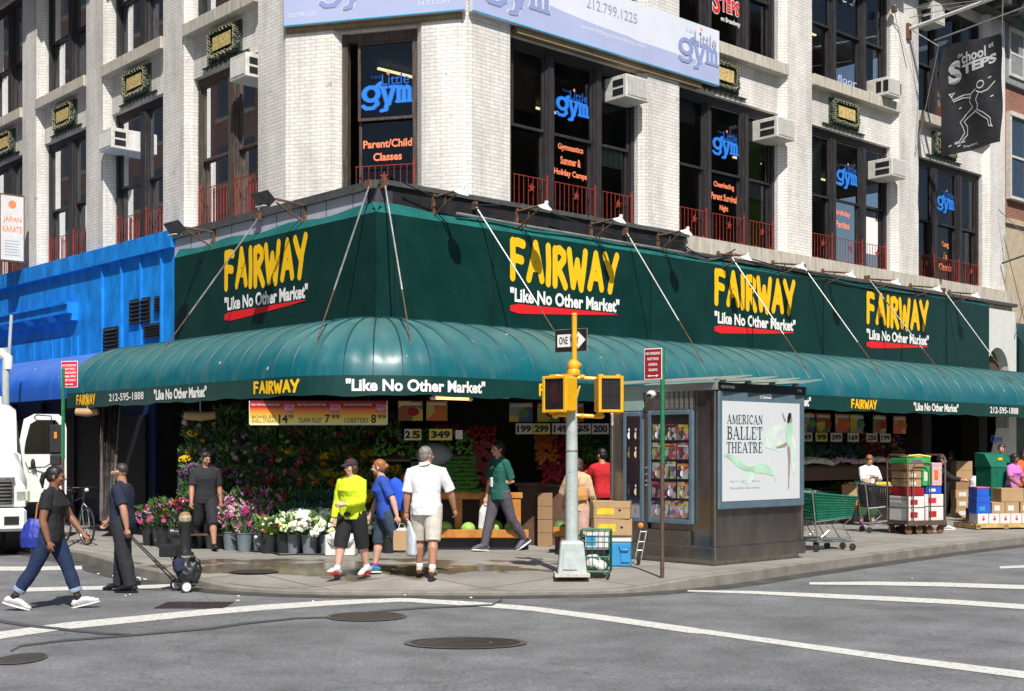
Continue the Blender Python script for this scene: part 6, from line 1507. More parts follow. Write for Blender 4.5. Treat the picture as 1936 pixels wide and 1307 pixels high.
mb = MB(); mb.box(FW, .68, 1.62, 20.9, 20.95, .42, .58); mb.build('rail', 'wood_orange', ms_); mb = MB(); mb.box(FW, .68, 1.62, 20.95, 21.5, .40, .44); mb.build('shelf', 'wood_dark', ms_); mb = MB(); mb.box(FW, .72, .80, 20.97, 21.4, .15, .40); mb.box(FW, 1.5, 1.58, 20.97, 21.4, .15, .40); mb.build('leg', 'wood_dark', ms_)
for x, m, lab in ((.80, 'leaf_mid', 'dark green melon left end of the low stand by the pole'), (.98, 'leaf_mid', 'second dark green melon on the low stand by the pole'), (1.45, 'melon_green', 'light green melon on the low stand beside the beige coat')): melon(x, 21.1, .56, .12, lab, m)
# price cards and posters hanging in the shade
def card(F, t, q, z, w_, h, face, txt, label, tm='black_ink', group=None):
    pass
    o = thing('price_card', label, 'price card', tuple(F(t, q, z)), 0, group)
    mb = MB(); mb.box(F, t - w_ / 2, t + w_ / 2, q - .01, q, z - h / 2, z + h / 2); mb.build('card', face, o)
    if txt: mb = MB(); text(mb, txt, F, t - w_ * .42, t + w_ * .42, z - h * .34, z + h * .34, q + .004, .05); mb.build('lettering', tm, o, recalc=False)
    return o
mat('card_yellow', (.62, .52, .10), .5, noise_amt=.1); mat('card_white', (.62, .60, .52), .5, noise_amt=.05)
FN = lambda t, q, z: Vector((t, -q, z))     # cards facing the street
Yc = -21.6
for px, wpx, s, f in ((771, 13, '2', 'card_white'), (787, 19, '5', 'card_yellow'), (833, 43, '349', 'card_yellow')): card(FN, Xf(px, 21.6), Yc, CAMZ + (HY - 822) * 21.6 / FPX, wpx * 21.6 / FPX, .19, f, s, {'2': 'narrow white price card hanging over the beans, leftmost', '5': 'small yellow price card hanging over the beans, next to the narrow one', '349': 'wide yellow price card under the green fruit poster'}[s])
card(FN, Xf(868, 21.6), Yc, CAMZ + (HY - 822) * 21.6 / FPX, .12, .15, 'card_white', '', 'small blank white card by the dark doorway')
for px, s in ((991, '199'), (1024, '299'), (1060, '149'), (1101, '$5'), (1135, '200')): card(FN, Xf(px, 22.6), -22.6, CAMZ + (HY - 811) * 22.6 / FPX, .30, .19, 'card_white' if s != '299' else 'card_yellow', s, 'price card above the fruit bank by the signal pole, ' + {'199': 'leftmost of its row', '299': 'yellow one', '149': 'just left of the pole', '$5': 'just right of the pole', '200': 'rightmost of its row'}[s])
PST = []
for i in range(6):
    cols = [[(.10, .22, .04), (.62, .50, .06), (.30, .10, .03), (.50, .52, .10)], [(.45, .16, .03), (.60, .45, .10), (.25, .18, .10), (.62, .12, .03)], [(.05, .08, .22), (.62, .46, .04), (.30, .30, .28), (.4, .02, .02)]][i % 3]
    PST.append(cards_mat('produce_poster', cols, 3.2, i * 3.1))
def poster(F, t, q, z, w_, h, k, label, rot=0):
    o = thing('poster', label, 'poster', tuple(F(t, q, z))); mb = MB(); mb.box(F, t - w_ / 2, t + w_ / 2, q - .012, q, z - h / 2, z + h / 2); mb.build('sheet', PST[k % 6], o)
    g = MB(); g.box(F, t - w_ * .44, t + w_ * .44, q, q + .004, z + h * .28, z + h * .42); g.build('headline', 'card_white', o)
    g = MB(); g.ell(F(t + w_ * .12, q + .004, z - h * .05), (w_ * .25, .005, h * .22), 10, 6); g.build('fruit_picture', ['berry_red', 'pepper_orange', 'bean_green'][k % 3], o)
for i, (px, w_) in enumerate(((776, .42), (826, .36), (985, .42), (1037, .40), (1085, .36))): poster(FN, Xf(px, 21.9 if px < 900 else 22.8), -(21.9 if px < 900 else 22.8), CAMZ + (HY - 778) * 22.2 / FPX, w_, .34, i, ['brown fruit poster above the 2 and 5 cards', 'green fruit poster above the 349 card', 'blue and yellow poster over the 199 card', 'brown paper poster over the 299 card', 'small poster behind the signal pole'][i])
# sale banner
sb = thing('sale_banner', 'long red to yellow sale banner with steak, tilapia and lobster prices under the awning', 'banner', (-4, 20, 2.2))
Ys = 19.9; sx0, sx1 = Xf(471, Ys), Xf(733, Ys); sz0, sz1 = CAMZ + (HY - 804) * Ys / FPX, CAMZ + (HY - 758) * Ys / FPX
FS = lambda t, q, z: Vector((t, Ys - q, z + .10 * 0))
mg = grad_mat('sale_print', [(0, (.80, .74, .30)), (.25, (.82, .62, .10)), (.5, (.80, .34, .02)), (.66, (.74, .10, .02)), (.74, (.36, .005, .01)), (1, (.24, .005, .01))], 2, sz0 - 2.2, sz1 - 2.2, .45)
mb = MB(); mb.box(FS, sx0, sx1, -.012, 0, sz0, sz1); mb.build('sheet', mg, sb)
mb = MB(); mb.box(FS, sx0, sx0 + .012, .001, .004, sz0, sz1); mb.box(FS, sx1 - .02, sx1, .001, .004, sz0, sz1); mb.box(FS, sx0, sx1, .001, .004, sz0, sz0 + .012); mb.build('edge', 'card_white', sb)
Wb = sx1 - sx0; Hb = sz1 - sz0; third = Wb / 3
mb = MB(); mw = MB(); mr = MB(); my = MB(); mg2 = MB()
for i, (nm, pr, ct) in enumerate((('BONELESS\nSHELL STEAKS', '14', '99'), ('TILAPIA FILLET', '7', '99'), ('LOBSTERS', '8', '99'))):
    a = sx0 + third * i
    for j, l in enumerate(nm.split('\n')):
        z = sz0 + Hb * (.10 if '\n' not in nm or j == 1 else .27); text(mg2 if i != 1 else mb, l, FS, a + third * .06, a + third * .58, z, z + Hb * (.13 if '\n' in nm else .20), .003, .01)
    text(mb, pr, FS, a + third * .64, a + third * (.84 if len(pr) > 1 else .75), sz0 + Hb * .08, sz0 + Hb * .44, .003, .03); text(mb, ct, FS, a + third * (.85 if len(pr) > 1 else .78), a + third * .96, sz0 + Hb * .25, sz0 + Hb * .44, .003, .02)
    text(mw, 'WEEKLY ITEMS IN OUR STORES EVERY WEEK', FS, a + third * .04, a + third * .66, sz0 + Hb * .80, sz0 + Hb * .88, .003, .02)
    mr.prism([FS(a + third * .74, .003, sz0 + Hb * .54), FS(a + third * .96, .003, sz0 + Hb * .50), FS(a + third * .95, .003, sz0 + Hb * .86), FS(a + third * .75, .003, sz0 + Hb * .88)], (0, -.002, 0)); text(mw, 'SPECIAL', FS, a + third * .76, a + third * .93, sz0 + Hb * .60, sz0 + Hb * .70, .007, .02)
    my.box(FS, a + third * .955, a + third * .975, .003, .006, sz0 + Hb * .62, sz0 + Hb * .85)
mb.build('lettering', 'black_ink', sb, recalc=False); mw.build('lettering', 'card_white', sb, recalc=False); mr.build('special_badge', 'petal_pink', sb); my.build('exclamation', 'petal_yellow', sb); mg2.build('lettering', 'brown_steel', sb, recalc=False)
mb = MB(); [mb.tube([FS(x, 0, sz1), FS(x, .0, 2.75)], .006, 4) for x in (sx0 + .2, sx1 - .3)]; mb.build('hanging_wire', 'black_plastic', sb)
# rolled blinds of burlap and the clear curtain at the left end
for px0, px1, py, Y, lab in ((349, 408, 786, 22.3, 'rolled tan blind tied under the awning'), (144, 186, 779, 24.6, 'small rolled tan blind at the left awning end')):
    o = thing('rolled_blind', lab, 'rolled blind', tuple(at(px0, py, Y))); mb = MB(); a, b = at(px0, py, Y), at(px1, py - 1, Y); mb.tube([a, (a + b) / 2 - Z * .02, b], [.075, .085, .07], 10); mb.build('roll', 'cardboard', o, smooth=True)
    mb = MB(); c = (a + b) / 2; mb.tube([c + Z * .35, c - Z * .09], .008, 4); mb.build('tie', 'white_plastic', o)
cu = thing('plastic_curtain', 'gathered clear plastic curtain hanging at the left end of the market', 'curtain', tuple(at(200, 990, 24.5)))
mb = MB(); n = 26; P = []
for i in range(n + 1):
    x = i / n; px = 183 + 42 * x; Y = 24.6 + .12 * math.sin(i * 1.9)
    top_ = at(px + 2, 764, Y); bot = at(190 + 18 * x + (-3 if i % 2 else 3), 985, Y + .1); P.append((top_, (top_ * .5 + bot * .5) + Vector((.03 * math.sin(i), 0, 0)), bot))
for i in range(n): mb.quad(P[i][0], P[i + 1][0], P[i + 1][1], P[i][1]); mb.quad(P[i][1], P[i + 1][1], P[i + 1][2], P[i][2])
mat('clear_plastic', (.16, .14, .13), .12, noise_amt=.5, noise_scale=6, spec=.9); mb.build('sheet', 'clear_plastic', cu, smooth=True)

# right part of the market: banks seen past the kiosk
bank('vegetable_bank', 'long shaded bank of leafy greens right of the kiosk', 'vegetables', FR, 9.6, 14.6, .45, 1.55, -1.6, 2.7, [('leaf_light', 'leaf', .12), ('onion_skin', 'r', .06), ('leaf_mid', 'leaf', .13), ('leaf_blue', 'leaf', .12), ('leaf_blue', 'leaf', .14), ('leaf_dark', 'leaf', .12)], 80, 31)
bank('fruit_bank', 'pale fruit trays along the brown shelf right of the kiosk', 'fruit', FR, 9.6, 14.8, .62, 1.50, .40, 1.56, [('petal_purple', 'r', .045), ('pale_paper', 'box', .07), ('petal_pale', 'r', .05), ('pale_paper', 'box', .07)], 40, 32)
sh = thing('shelf_unit', 'brown wooden shelf front under the shaded greens', 'shelf', tuple(FR(12, .6, .15)))
mb = MB(); mb.box(FR, 9.5, 14.9, .62, .68, 1.16, 1.44); mb.build('fascia_board', 'brown_wood' if 0 else 'wood_dark', sh); mb = MB(); mb.box(FR, 9.5, 14.9, -.6, .5, .15, .9); mb.build('base', 'bucket_black', sh); mb = MB(); mb.box(FR, 9.5, 14.9, -.2, .62, 1.36, 1.40); mb.build('board', 'wood_dark', sh)
bank('fruit_bank', 'lower crates of dark produce under the brown shelf', 'fruit', FR, 9.6, 14.6, .60, .72, -.1, .95, [('petal_purple', 'r', .05), ('leaf_dark', 'leaf', .08), ('bean_green', 'r', .06)], 40, 33)
RP = ['lemon poster at the left end of the right hand row', 'brown paper poster second in the right hand row', 'green poster third in the right hand row', 'orange poster fourth in the right hand row', 'dark fruit poster fifth in the right hand row', 'grape poster sixth in the right hand row', 'yellow poster seventh in the right hand row', 'orange and yellow poster at the right end of the row']
for i, t in enumerate((9.2, 10.3, 11.9, 12.6, 13.3, 14.0, 14.9, 15.9)): poster(FR, t, .2 - .05 * (i % 2), 2.46, .58, .44, i, RP[i])
for i, (t, s) in enumerate(((9.25, '20'), (10.75, '29'), (11.7, '149'), (12.3, '99'), (12.9, '399'), (13.6, '169'), (14.4, '250'), (15.0, '199'))): card(FR, t, .3, 2.13, .46, .2, 'card_yellow' if i in (0, 3) else 'card_white', s, 'price card over the greens right of the kiosk, %s from the left' % ORD[i])
bank('package_rack', 'dark rack of small packages behind the loaded cart', 'rack', FR, 15.2, 19.6, -.6, 1.0, -1.6, 2.2, [('pale_paper', 'box', .05), ('berry_red', 'box', .06), ('cardboard_dark', 'box', .06), ('petal_purple', 'box', .05)], 60, 34)
# ================================================================== PEOPLE
def fused(mb, name, m, parent, voxel, wrinkle=0.0, wf=9.0, smooth_it=4, seed=0, mats=None, matfn=None, M=None):
    """closed pieces fused to one continuous surface"""
    me = bpy.data.meshes.new('tmp'); me.from_pydata(mb.v, [], mb.f)
    bm = bmesh.new(); bm.from_mesh(me); bmesh.ops.recalc_face_normals(bm, faces=bm.faces); bm.to_mesh(me); bm.free()
    ob = bpy.data.objects.new('tmp', me); COL.objects.link(ob)
    r = ob.modifiers.new('r', 'REMESH'); r.mode = 'VOXEL'; r.voxel_size = voxel; r.use_smooth_shade = True
    if smooth_it: s = ob.modifiers.new('s', 'SMOOTH'); s.factor = .5; s.iterations = smooth_it
    dg = bpy.context.evaluated_depsgraph_get(); nm = bpy.data.meshes.new_from_object(ob.evaluated_get(dg)); bpy.data.objects.remove(ob); bpy.data.meshes.remove(me)
    if wrinkle:
        off = Vector((seed * 3.1, seed * 1.3, seed * .7)); no = [v.normal.copy() for v in nm.vertices]
        for v, n_ in zip(nm.vertices, no):
            p = Vector((v.co.x * wf, v.co.y * wf, v.co.z * wf * .55)) + off; d = noise.noise(p) * .7 + (1 - abs(noise.noise(p * 1.9)) * 2) * .45; v.co += n_ * (d * wrinkle)
    ms = mats or [m]
    nm.materials.clear()
    for x in ms: nm.materials.append(MATS[x] if isinstance(x, str) else x)
    if matfn:
        for p in nm.polygons: p.material_index = matfn(p.center)
    nm.polygons.foreach_set('use_smooth', [True] * len(nm.polygons)); nm.name = name
    o = bpy.data.objects.new(name, nm); COL.objects.link(o); o.parent = parent; return o
for n_, c in (('skin_light', (.56, .31, .215)), ('skin_tan', (.42, .21, .13)), ('skin_brown', (.22, .095, .055)), ('skin_pink', (.62, .36, .27))): mat(n_, c, .5, noise_amt=.06, noise_scale=5)
for n_, c in (('hair_black', (.012, .010, .010)), ('hair_brown', (.06, .03, .018)), ('hair_grey', (.20, .18, .17)), ('hair_ginger', (.30, .12, .04)), ('hair_short', (.04, .03, .028))): mat(n_, c, .5, noise_amt=.5, noise_scale=40, stretch=(1, 1, .3))
for n_, c in (('cloth_black', (.012, .012, .014)), ('cloth_charcoal', (.020, .020, .026)), ('cloth_navy', (.012, .018, .045)), ('denim_dark', (.010, .024, .075)), ('denim_light', (.16, .28, .42)), ('cloth_lime', (.62, .78, .02)), ('cloth_blue', (.02, .07, .40)), ('cloth_royal', (.015, .09, .62)),
              ('cloth_white', (.74, .74, .76)), ('cloth_stone', (.58, .53, .47)), ('cloth_green', (.012, .11, .085)), ('cloth_grey', (.085, .08, .10)), ('cloth_beige', (.58, .40, .24)), ('cloth_red', (.50, .012, .02)), ('cloth_pink', (.62, .17, .50)), ('cloth_olive', (.03, .09, .03)), ('leather_tan', (.48, .22, .06)), ('cloth_orange', (.80, .12, .01)), ('cloth_slate', (.035, .055, .09)), ('cap_plum', (.045, .02, .045)), ('denim_cuff', (.25, .33, .45)), ('cloth_print', (.50, .32, .26))):
    mat(n_, c, .85, noise_amt=.14, noise_scale=9, bump=.15, bscale=140)
mat('shoe_white', (.62, .62, .62), .5, noise_amt=.15, noise_scale=20); mat('shoe_lime', (.30, .75, .10), .5, noise_amt=.1); mat('shoe_red', (.65, .02, .03), .5); mat('shoe_black', (.012, .012, .012), .35); mat('shoe_teal', (.02, .22, .30), .5, noise_amt=.4, noise_scale=20); mat('shoe_tan', (.45, .37, .28), .6); mat('shoe_grey', (.10, .10, .14), .6); mat('shoe_purple', (.25, .05, .40), .5)
mat('eye_dark', (.01, .008, .008), .2, noise_amt=0); mat('lip', (.34, .10, .085), .5, noise_amt=0)

def person(label, x, y, z, face, H, skin='skin_light', hair='hair_brown', hair_style='short', top='cloth_black', sleeve=.5, bottom='cloth_black', leg=.55, shoe='shoe_white', sole='white_ink', sock=None,
           arms=((0, 8, 10, 0), (0, 8, 10, 0)), legs=((0, 0, 0), (0, 0, 0)), lean=2, build_=1.0, female=False, head=(0, 0), voxel=.0085, seed=1, twist=0, hem=.03, extra=None, foot=((0,), (0,)), belly=0, cuff=None, loose=1.0, side_lean=0):
    """face: compass heading in degrees the chest looks to, 0 = away from the camera (+Y), 90 = towards +X, 180 = towards the camera.
    arms (left, right): swing forwards, out, elbow bend, inward turn of the forearm; legs: swing, knee bend, out; foot: pitch"""
    rz = -R_(face); S = H
    t = thing('person', label, 'person', (x, y, z), rz)
    bw = build_
    # ---- skeleton (local: y forward, x right)
    hipz = .525 * S
    def dirv(a, b, s): return Vector((s * math.sin(R_(b)), math.sin(R_(a)) * math.cos(R_(b)), -math.cos(R_(a)) * math.cos(R_(b))))
    J = {}
    for i, s in ((0, -1), (1, 1)):
        a, k, o_ = legs[i]; hp = Vector((s * .052 * S * (1.05 if female else 1), 0, hipz)); kn = hp + dirv(a, o_, s) * .245 * S; an = kn + dirv(a - k, o_ * .5, s) * .235 * S
        fp = foot[i][0] if foot[i] else 0; pa = R_(fp); fd = Vector((0, math.cos(pa), math.sin(pa))); fu = Vector((0, -math.sin(pa), math.cos(pa)))
        J[i] = dict(hp=hp, kn=kn, an=an, fd=fd, fu=fu, toe=an + fd * .105 * S - fu * .032 * S, heel=an - fd * .035 * S - fu * .030 * S)
    low = min(min((J[i]['toe'] - J[i]['fu'] * .016 * S).z, (J[i]['heel'] - J[i]['fu'] * .020 * S).z) for i in (0, 1))
    dz = Vector((0, 0, -low))
    for i in (0, 1):
        for k in ('hp', 'kn', 'an', 'toe', 'heel'): J[i][k] = J[i][k] + dz
    pel = Vector((0, 0, hipz)) + dz
    la = R_(lean); sl = R_(side_lean); up = Vector((math.sin(sl), math.sin(la), math.cos(la) * math.cos(sl))).normalized(); fw = Vector((0, math.cos(la), -math.sin(la))); tw = R_(twist)
    xr = Vector((math.cos(tw), -math.sin(tw), 0))
    sp = lambda h, f=0.0: pel + up * (h * S) + fw * (f * S)
    neck = sp(.315, .0); shw = (.098 if female else .112) * S * bw
    hy, hp_ = R_(head[0]), R_(-head[1] * -1)
    HM = Matrix.Rotation(-hy, 3, 'Z') @ Matrix.Rotation(hp_, 3, 'X')
    hc = neck + up * .075 * S + fw * .012 * S
    hd = lambda a, b, c: hc + HM @ Vector((a * S, b * S, c * S))
    A = {}
    for i, s in ((0, -1), (1, 1)):
        sw, ou, el, inn = arms[i]; sh = sp(.266) + xr * s * shw * .90
        Rt = Matrix.Rotation(-tw, 3, 'Z')
        d1 = Rt @ dirv(sw, ou, s); eb = sh + d1 * .172 * S
        d2 = Rt @ (Matrix.Rotation(R_(inn) * s, 3, 'Z') @ dirv(sw + el, ou * .4, s)); wr = eb + d2 * .145 * S
        A[i] = dict(sh=sh, eb=eb, wr=wr, d2=d2, s=s, x=Rt @ Vector((s, 0, 0)))
    def prof_torso(infl=0.0, z0=-.02, z1=.30):
        T = [(-.045, .088, .060, .0), (.00, .096 if female else .090, .066, -.004), (.05, .088 if female else .086, .060 + belly, belly * .5), (.10, .076 if female else .083, .053 + belly, .002 + belly * .6), (.15, .080 if female else .088, .056 + belly * .6, .004), (.20, .088 if female else .096, .064 + (.010 if female else 0), .010 if female else .004), (.240, .090 if female else .100, .058, .002), (.272, .076 if female else .086, .046, -.002), (.300, .048, .036, -.004)]
        P = []; Rr = []
        for h, a, b, f in T:
            if h < z0 - 1e-6 or h > z1 + 1e-6: continue
            P.append(sp(h, f)); Rr.append((a * S * bw + infl, b * S * bw + infl))
        return P, Rr
    def add_torso(mb, infl=0, z0=-.045, z1=.302):
        P, Rr = prof_torso(infl, z0, z1); vs = []; fs = []; seg = 18; n = len(P)
        for k_, (p, (ex, ey)) in enumerate(zip(P, Rr)):
            f = k_ / max(1, n - 1); q = tw * f; xv = Vector((math.cos(q), -math.sin(q), 0)); yv = up.cross(xv)
            for k in range(seg):
                an = 2 * math.pi * k / seg; ca, sa = math.cos(an), math.sin(an); e = .8
                vs.append(p + xv * ex * math.copysign(abs(ca) ** e, ca) + yv * ey * math.copysign(abs(sa) ** e, sa))
        for i in range(n - 1):
            for k in range(seg): k2 = (k + 1) % seg; fs.append((i * seg + k, i * seg + k2, (i + 1) * seg + k2, (i + 1) * seg + k))
        fs.append(tuple(range(seg - 1, -1, -1))); fs.append(tuple((n - 1) * seg + k for k in range(seg))); mb.add(vs, fs)
        if female and z1 > .2:
            for s in (-1, 1): mb.ell(sp(.195, .050) + xr * s * .036 * S, ((.034 * S + infl * .5),) * 3, 12, 8)
    lw = bw * (1.05 if female else 1)
    def seglerp(a, b, f): return a + (b - a) * f
    # ---- body
    mb = MB(); add_torso(mb)
    mb.tube([sp(.27), neck, hc - up * .01 * S], [.045 * S, .032 * S * bw, .031 * S * bw], 12)
    # head: skull, face, jaw, nose, ears
    mb.ell(hd(0, -.006, .012), (.044 * S, .054 * S, .052 * S), 16, 12, HM); mb.ell(hd(0, .010, -.018), (.036 * S, .042 * S, .042 * S), 14, 10, HM); mb.ell(hd(0, .026, -.044), (.022 * S, .022 * S, .016 * S), 10, 8, HM)
    mb.tube([hd(0, .050, .004), hd(0, .062, -.016), hd(0, .050, -.020)], [.006 * S, .0095 * S, .007 * S], 8)
    mb.ell(hd(0, .046, .010), (.024 * S, .010 * S, .007 * S), 8, 6, HM)
    for s in (-1, 1): mb.ell(hd(s * .045, -.006, -.004), (.006 * S, .012 * S, .019 * S), 8, 8, HM); mb.ell(hd(s * .024, .040, -.014), (.012 * S, .012 * S, .012 * S), 8, 6, HM)
    for i in (0, 1):
        a = A[i]; sh, eb, wr = a['sh'], a['eb'], a['wr']
        mb.tube([sp(.300) + xr * a['s'] * .022 * S, sp(.285) + xr * a['s'] * .055 * S, sh], [.024 * S, .026 * S, .030 * S], 10)
        mb.tube([sh - a['x'] * .02 * S, sh, seglerp(sh, eb, .35), seglerp(sh, eb, .75), eb, seglerp(eb, wr, .25), seglerp(eb, wr, .7), wr], [r * S * bw for r in (.030, .0315, .0300, .0262, .0245, .0255, .0195, .0150)], 12)
        d = a['d2'].normalized(); s = a['s']; side = a['x']; fwd = d.cross(side).normalized()
        if fwd.y < 0 and fwd.length: fwd = fwd if fwd.dot(Vector((0, 1, 0))) > 0 else -fwd
        pc = wr + d * .026 * S
        mb.tube([wr, wr + d * .02 * S, wr + d * .050 * S], [(.0145 * S, .0125 * S), (.021 * S, .011 * S), (.022 * S, .010 * S)], 10)
        lat = fwd; palmn = -side
        mb.ell(pc + d * .008 * S, (.010 * S, .024 * S, .028 * S), 10, 8, Matrix((side, lat, d)).transposed())
        for k in range(4):
            o0 = pc + d * .022 * S + lat * ((k - 1.5) * .0105 * S) * -1; L_ = (.036, .042, .040, .031)[k] * S; c1 = .35 + .12 * k; d1 = (d * math.cos(c1) + palmn * math.sin(c1)).normalized(); d2 = (d * math.cos(c1 + .8) + palmn * math.sin(c1 + .8)).normalized()
            mb.tube([o0 - d * .012 * S, o0, o0 + d1 * L_ * .5, o0 + d1 * L_ * .5 + d2 * L_ * .5], [.0058 * S, .0056 * S, .0050 * S, .0042 * S], 7)
        th = (d * .75 + lat * .6 + palmn * .35).normalized(); o0 = wr + d * .012 * S + lat * .015 * S; mb.tube([o0 - th * .004 * S, o0 + th * .022 * S, o0 + th * .022 * S + (d + palmn * .5).normalized() * .018 * S], [.0075 * S, .0064 * S, .0048 * S], 7)
    for i in (0, 1):
        g = J[i]; hp, kn, an = g['hp'], g['kn'], g['an']
        bk = Vector((0, -.006 * S, 0))
        mb.tube([hp + Vector((0, 0, .02 * S)), seglerp(hp, kn, .2), seglerp(hp, kn, .6), seglerp(hp, kn, .92), kn, seglerp(kn, an, .12), seglerp(kn, an, .32) + bk, seglerp(kn, an, .6) + bk * .5, seglerp(kn, an, .88), an], [r * S * lw for r in (.052, .053, .043, .034, .033, .031, .035, .027, .0195, .019)], 14)
        mb.tube([g['heel'], an - g['fu'] * .012 * S, seglerp(an, g['toe'], .5), g['toe'] - g['fd'] * .01 * S], [.018 * S, .022 * S, .019 * S, .015 * S], 10)
    fused(mb, 'body', skin, t, voxel if voxel < .01 else .01, smooth_it=2)
    # ---- eyes, brows, mouth
    for s in (-1, 1):
        pass
    wl = lambda b: setattr(b, 'v', [XF[t.name] @ p for p in b.v]) or b      # local to world for build()
    for s in (-1, 1):
        wl(MB().ell(hd(s * .0165, .0490, .000), (.0068 * S, .0045 * S, .0040 * S), 8, 6, HM)).build('eye', 'eye_dark', t, smooth=True)
        wl(MB().ell(hd(s * .0175, .0505, .0125), (.0105 * S, .0035 * S, .0026 * S), 8, 5, HM)).build('eyebrow', hair if hair != 'hair_grey' else 'hair_short', t, smooth=True)
    wl(MB().ell(hd(0, .0500, -.0345), (.0130 * S, .0045 * S, .0036 * S), 8, 6, HM)).build('mouth', 'lip', t, smooth=True)
    # ---- hair
    if hair_style != 'none':
        mb = MB()
        if hair_style == 'buzz':
            mb.ell(hd(0, -.014, .022), (.0455 * S, .0520 * S, .0475 * S), 14, 10, HM)
        else:
            mb.ell(hd(0, -.013, .026), (.0490 * S, .0560 * S, .0480 * S), 16, 12, HM); mb.ell(hd(0, -.028, .000), (.0450 * S, .038 * S, .046 * S), 14, 10, HM)
            for s in (-1, 1): mb.ell(hd(s * .040, .004, .012), (.009 * S, .018 * S, .024 * S), 8, 6, HM)
        if hair_style == 'bob':
            for s in (-1, 1): mb.ell(hd(s * .036, -.012, -.018), (.016 * S, .034 * S, .044 * S), 10, 8, HM)
            mb.ell(hd(0, -.038, -.022), (.042 * S, .022 * S, .045 * S), 12, 8, HM); mb.ell(hd(0, .030, .052), (.034 * S, .020 * S, .014 * S), 10, 6, HM)
        if hair_style == 'ponytail': mb.tube([hd(0, -.055, .02), hd(0, -.082, .005), hd(.004, -.090, -.035), hd(.004, -.080, -.085)], [.016 * S, .018 * S, .017 * S, .005 * S], 10)
        if hair_style == 'bun': mb.ell(hd(0, -.068, .010), (.024 * S, .022 * S, .024 * S), 10, 8, HM)
        if hair_style == 'long': mb.tube([hd(0, -.03, .0), hd(0, -.045, -.05), hd(0, -.048, -.11)], [.045 * S, .042 * S, .025 * S], 10)
        if hair_style == 'curly':
            rgh = random.Random(seed)
            for k in range(46):
                v = Vector((rgh.gauss(0, 1), rgh.gauss(-.2, 1), rgh.gauss(.5, .8))).normalized()
                if v.y > .45 and v.z < .35: continue
                mb.ell(hd(v.x * .050, -.012 + v.y * .056, .022 + v.z * .046), (.010 * S,) * 3, 6, 4)
        fused(mb, 'hair', hair, t, .0065, wrinkle=.0035, wf=55, smooth_it=1, seed=seed)
    if hair_style == 'cap' or (extra and 'cap' in extra):
        mb = MB(); mb.ell(hd(0, -.006, .030), (.0515 * S, .0585 * S, .0440 * S), 16, 12, HM)
        mb.tube([hd(0, .030, .030), hd(0, .070, .024), hd(0, .094, .014)], [(.040 * S, .005 * S), (.038 * S, .004 * S), (.022 * S, .003 * S)], 12)
        fused(mb, 'cap', extra['cap'] if extra else 'cap_plum', t, .0065, smooth_it=2)
    # ---- trousers or shorts
    def leg_clothes(frac, infl, cutz=None):
        mb = MB(); P, Rr = prof_torso(infl, -.045, .05); add_torso(mb, infl * .7, -.045, .035)
        for i in (0, 1):
            g = J[i]; hp, kn, an = g['hp'], g['kn'], g['an']; L1 = .51
            pts = [(hp + Vector((0, 0, .02 * S)), .054), (seglerp(hp, kn, .2), .055), (seglerp(hp, kn, .6), .046), (seglerp(hp, kn, .92), .040), (kn, .0385), (seglerp(kn, an, .12), .037), (seglerp(kn, an, .35), .038), (seglerp(kn, an, .6), .034), (seglerp(kn, an, .88), .031), (seglerp(kn, an, 1.03), .031)]
            lens = [0, .1, .3, .46, .5, .56, .67, .8, .94, 1.0]; out = []
            for (p, r), l in zip(pts, lens):
                if l <= frac: out.append((p, r))
                else:
                    l0 = lens[len(out) - 1]; f = (frac - l0) / (l - l0); out.append((seglerp(out[-1][0], p, f), out[-1][1] + (r - out[-1][1]) * f)); break
            mb.tube([p for p, r in out], [(r * S * lw + infl) * (1 + (loose - 1) * min(1, k / 3)) for k, (p, r) in enumerate(out)], 14)
        return mb
    fused(leg_clothes(leg, .008), 'trousers' if leg > .8 else 'shorts', bottom, t, voxel, wrinkle=.009, wf=10, smooth_it=3, seed=seed)
    if cuff:
        mb = MB()
        for i in (0, 1):
            g = J[i]; a, b = seglerp(g['kn'], g['an'], (leg - .5) * 2 - .12), seglerp(g['kn'], g['an'], (leg - .5) * 2 + .01); mb.tube([a, b], [.039 * S * lw, .038 * S * lw], 14)
        fused(mb, 'cuff', cuff, t, .008, smooth_it=1)
    # ---- shirt
    mb = MB(); P, Rr = prof_torso(.013, -.045, .302); n0 = len(P)
    add_torso(mb, .021, -.045 if hem > 0 else 0, .302)
    if hem > .03: mb.tube([sp(.02), sp(-.02 - hem)], [(.105 * S * bw, .080 * S * bw)] * 2, 16)
    mb.tube([sp(.27), sp(.300)], [.060 * S * bw, .043 * S * bw], 14)
    for i in (0, 1):
        a = A[i]; sh, eb, wr = a['sh'], a['eb'], a['wr']; mb.tube([sp(.303) + xr * a['s'] * .022 * S, sp(.288) + xr * a['s'] * .055 * S, sh], [.026 * S, .029 * S, .034 * S], 10); L = [(sh - a['x'] * .025 * S, .033, 0), (sh, .0350, .02), (seglerp(sh, eb, .35), .0355, .2), (seglerp(sh, eb, .75), .0335, .4), (eb, .0315, .54), (seglerp(eb, wr, .3), .030, .68), (seglerp(eb, wr, .7), .025, .86), (wr, .0205, 1.0)]
        out = []
        for p, r, l in L:
            if l <= sleeve: out.append((p, r, l))
            else: f = (sleeve - out[-1][2]) / (l - out[-1][2]); out.append((seglerp(out[-1][0], p, f), out[-1][1] + (r - out[-1][1]) * f, sleeve)); break
        mb.tube([p for p, r, l in out], [r * S * bw + (.006 if sleeve > .6 else .004) + (.008 if sleeve < .6 and k == len(out) - 1 else 0) for k, (p, r, l) in enumerate(out)], 14)
    fused(mb, 'shirt', top, t, voxel, wrinkle=.010, wf=10, smooth_it=3, seed=seed + 3)
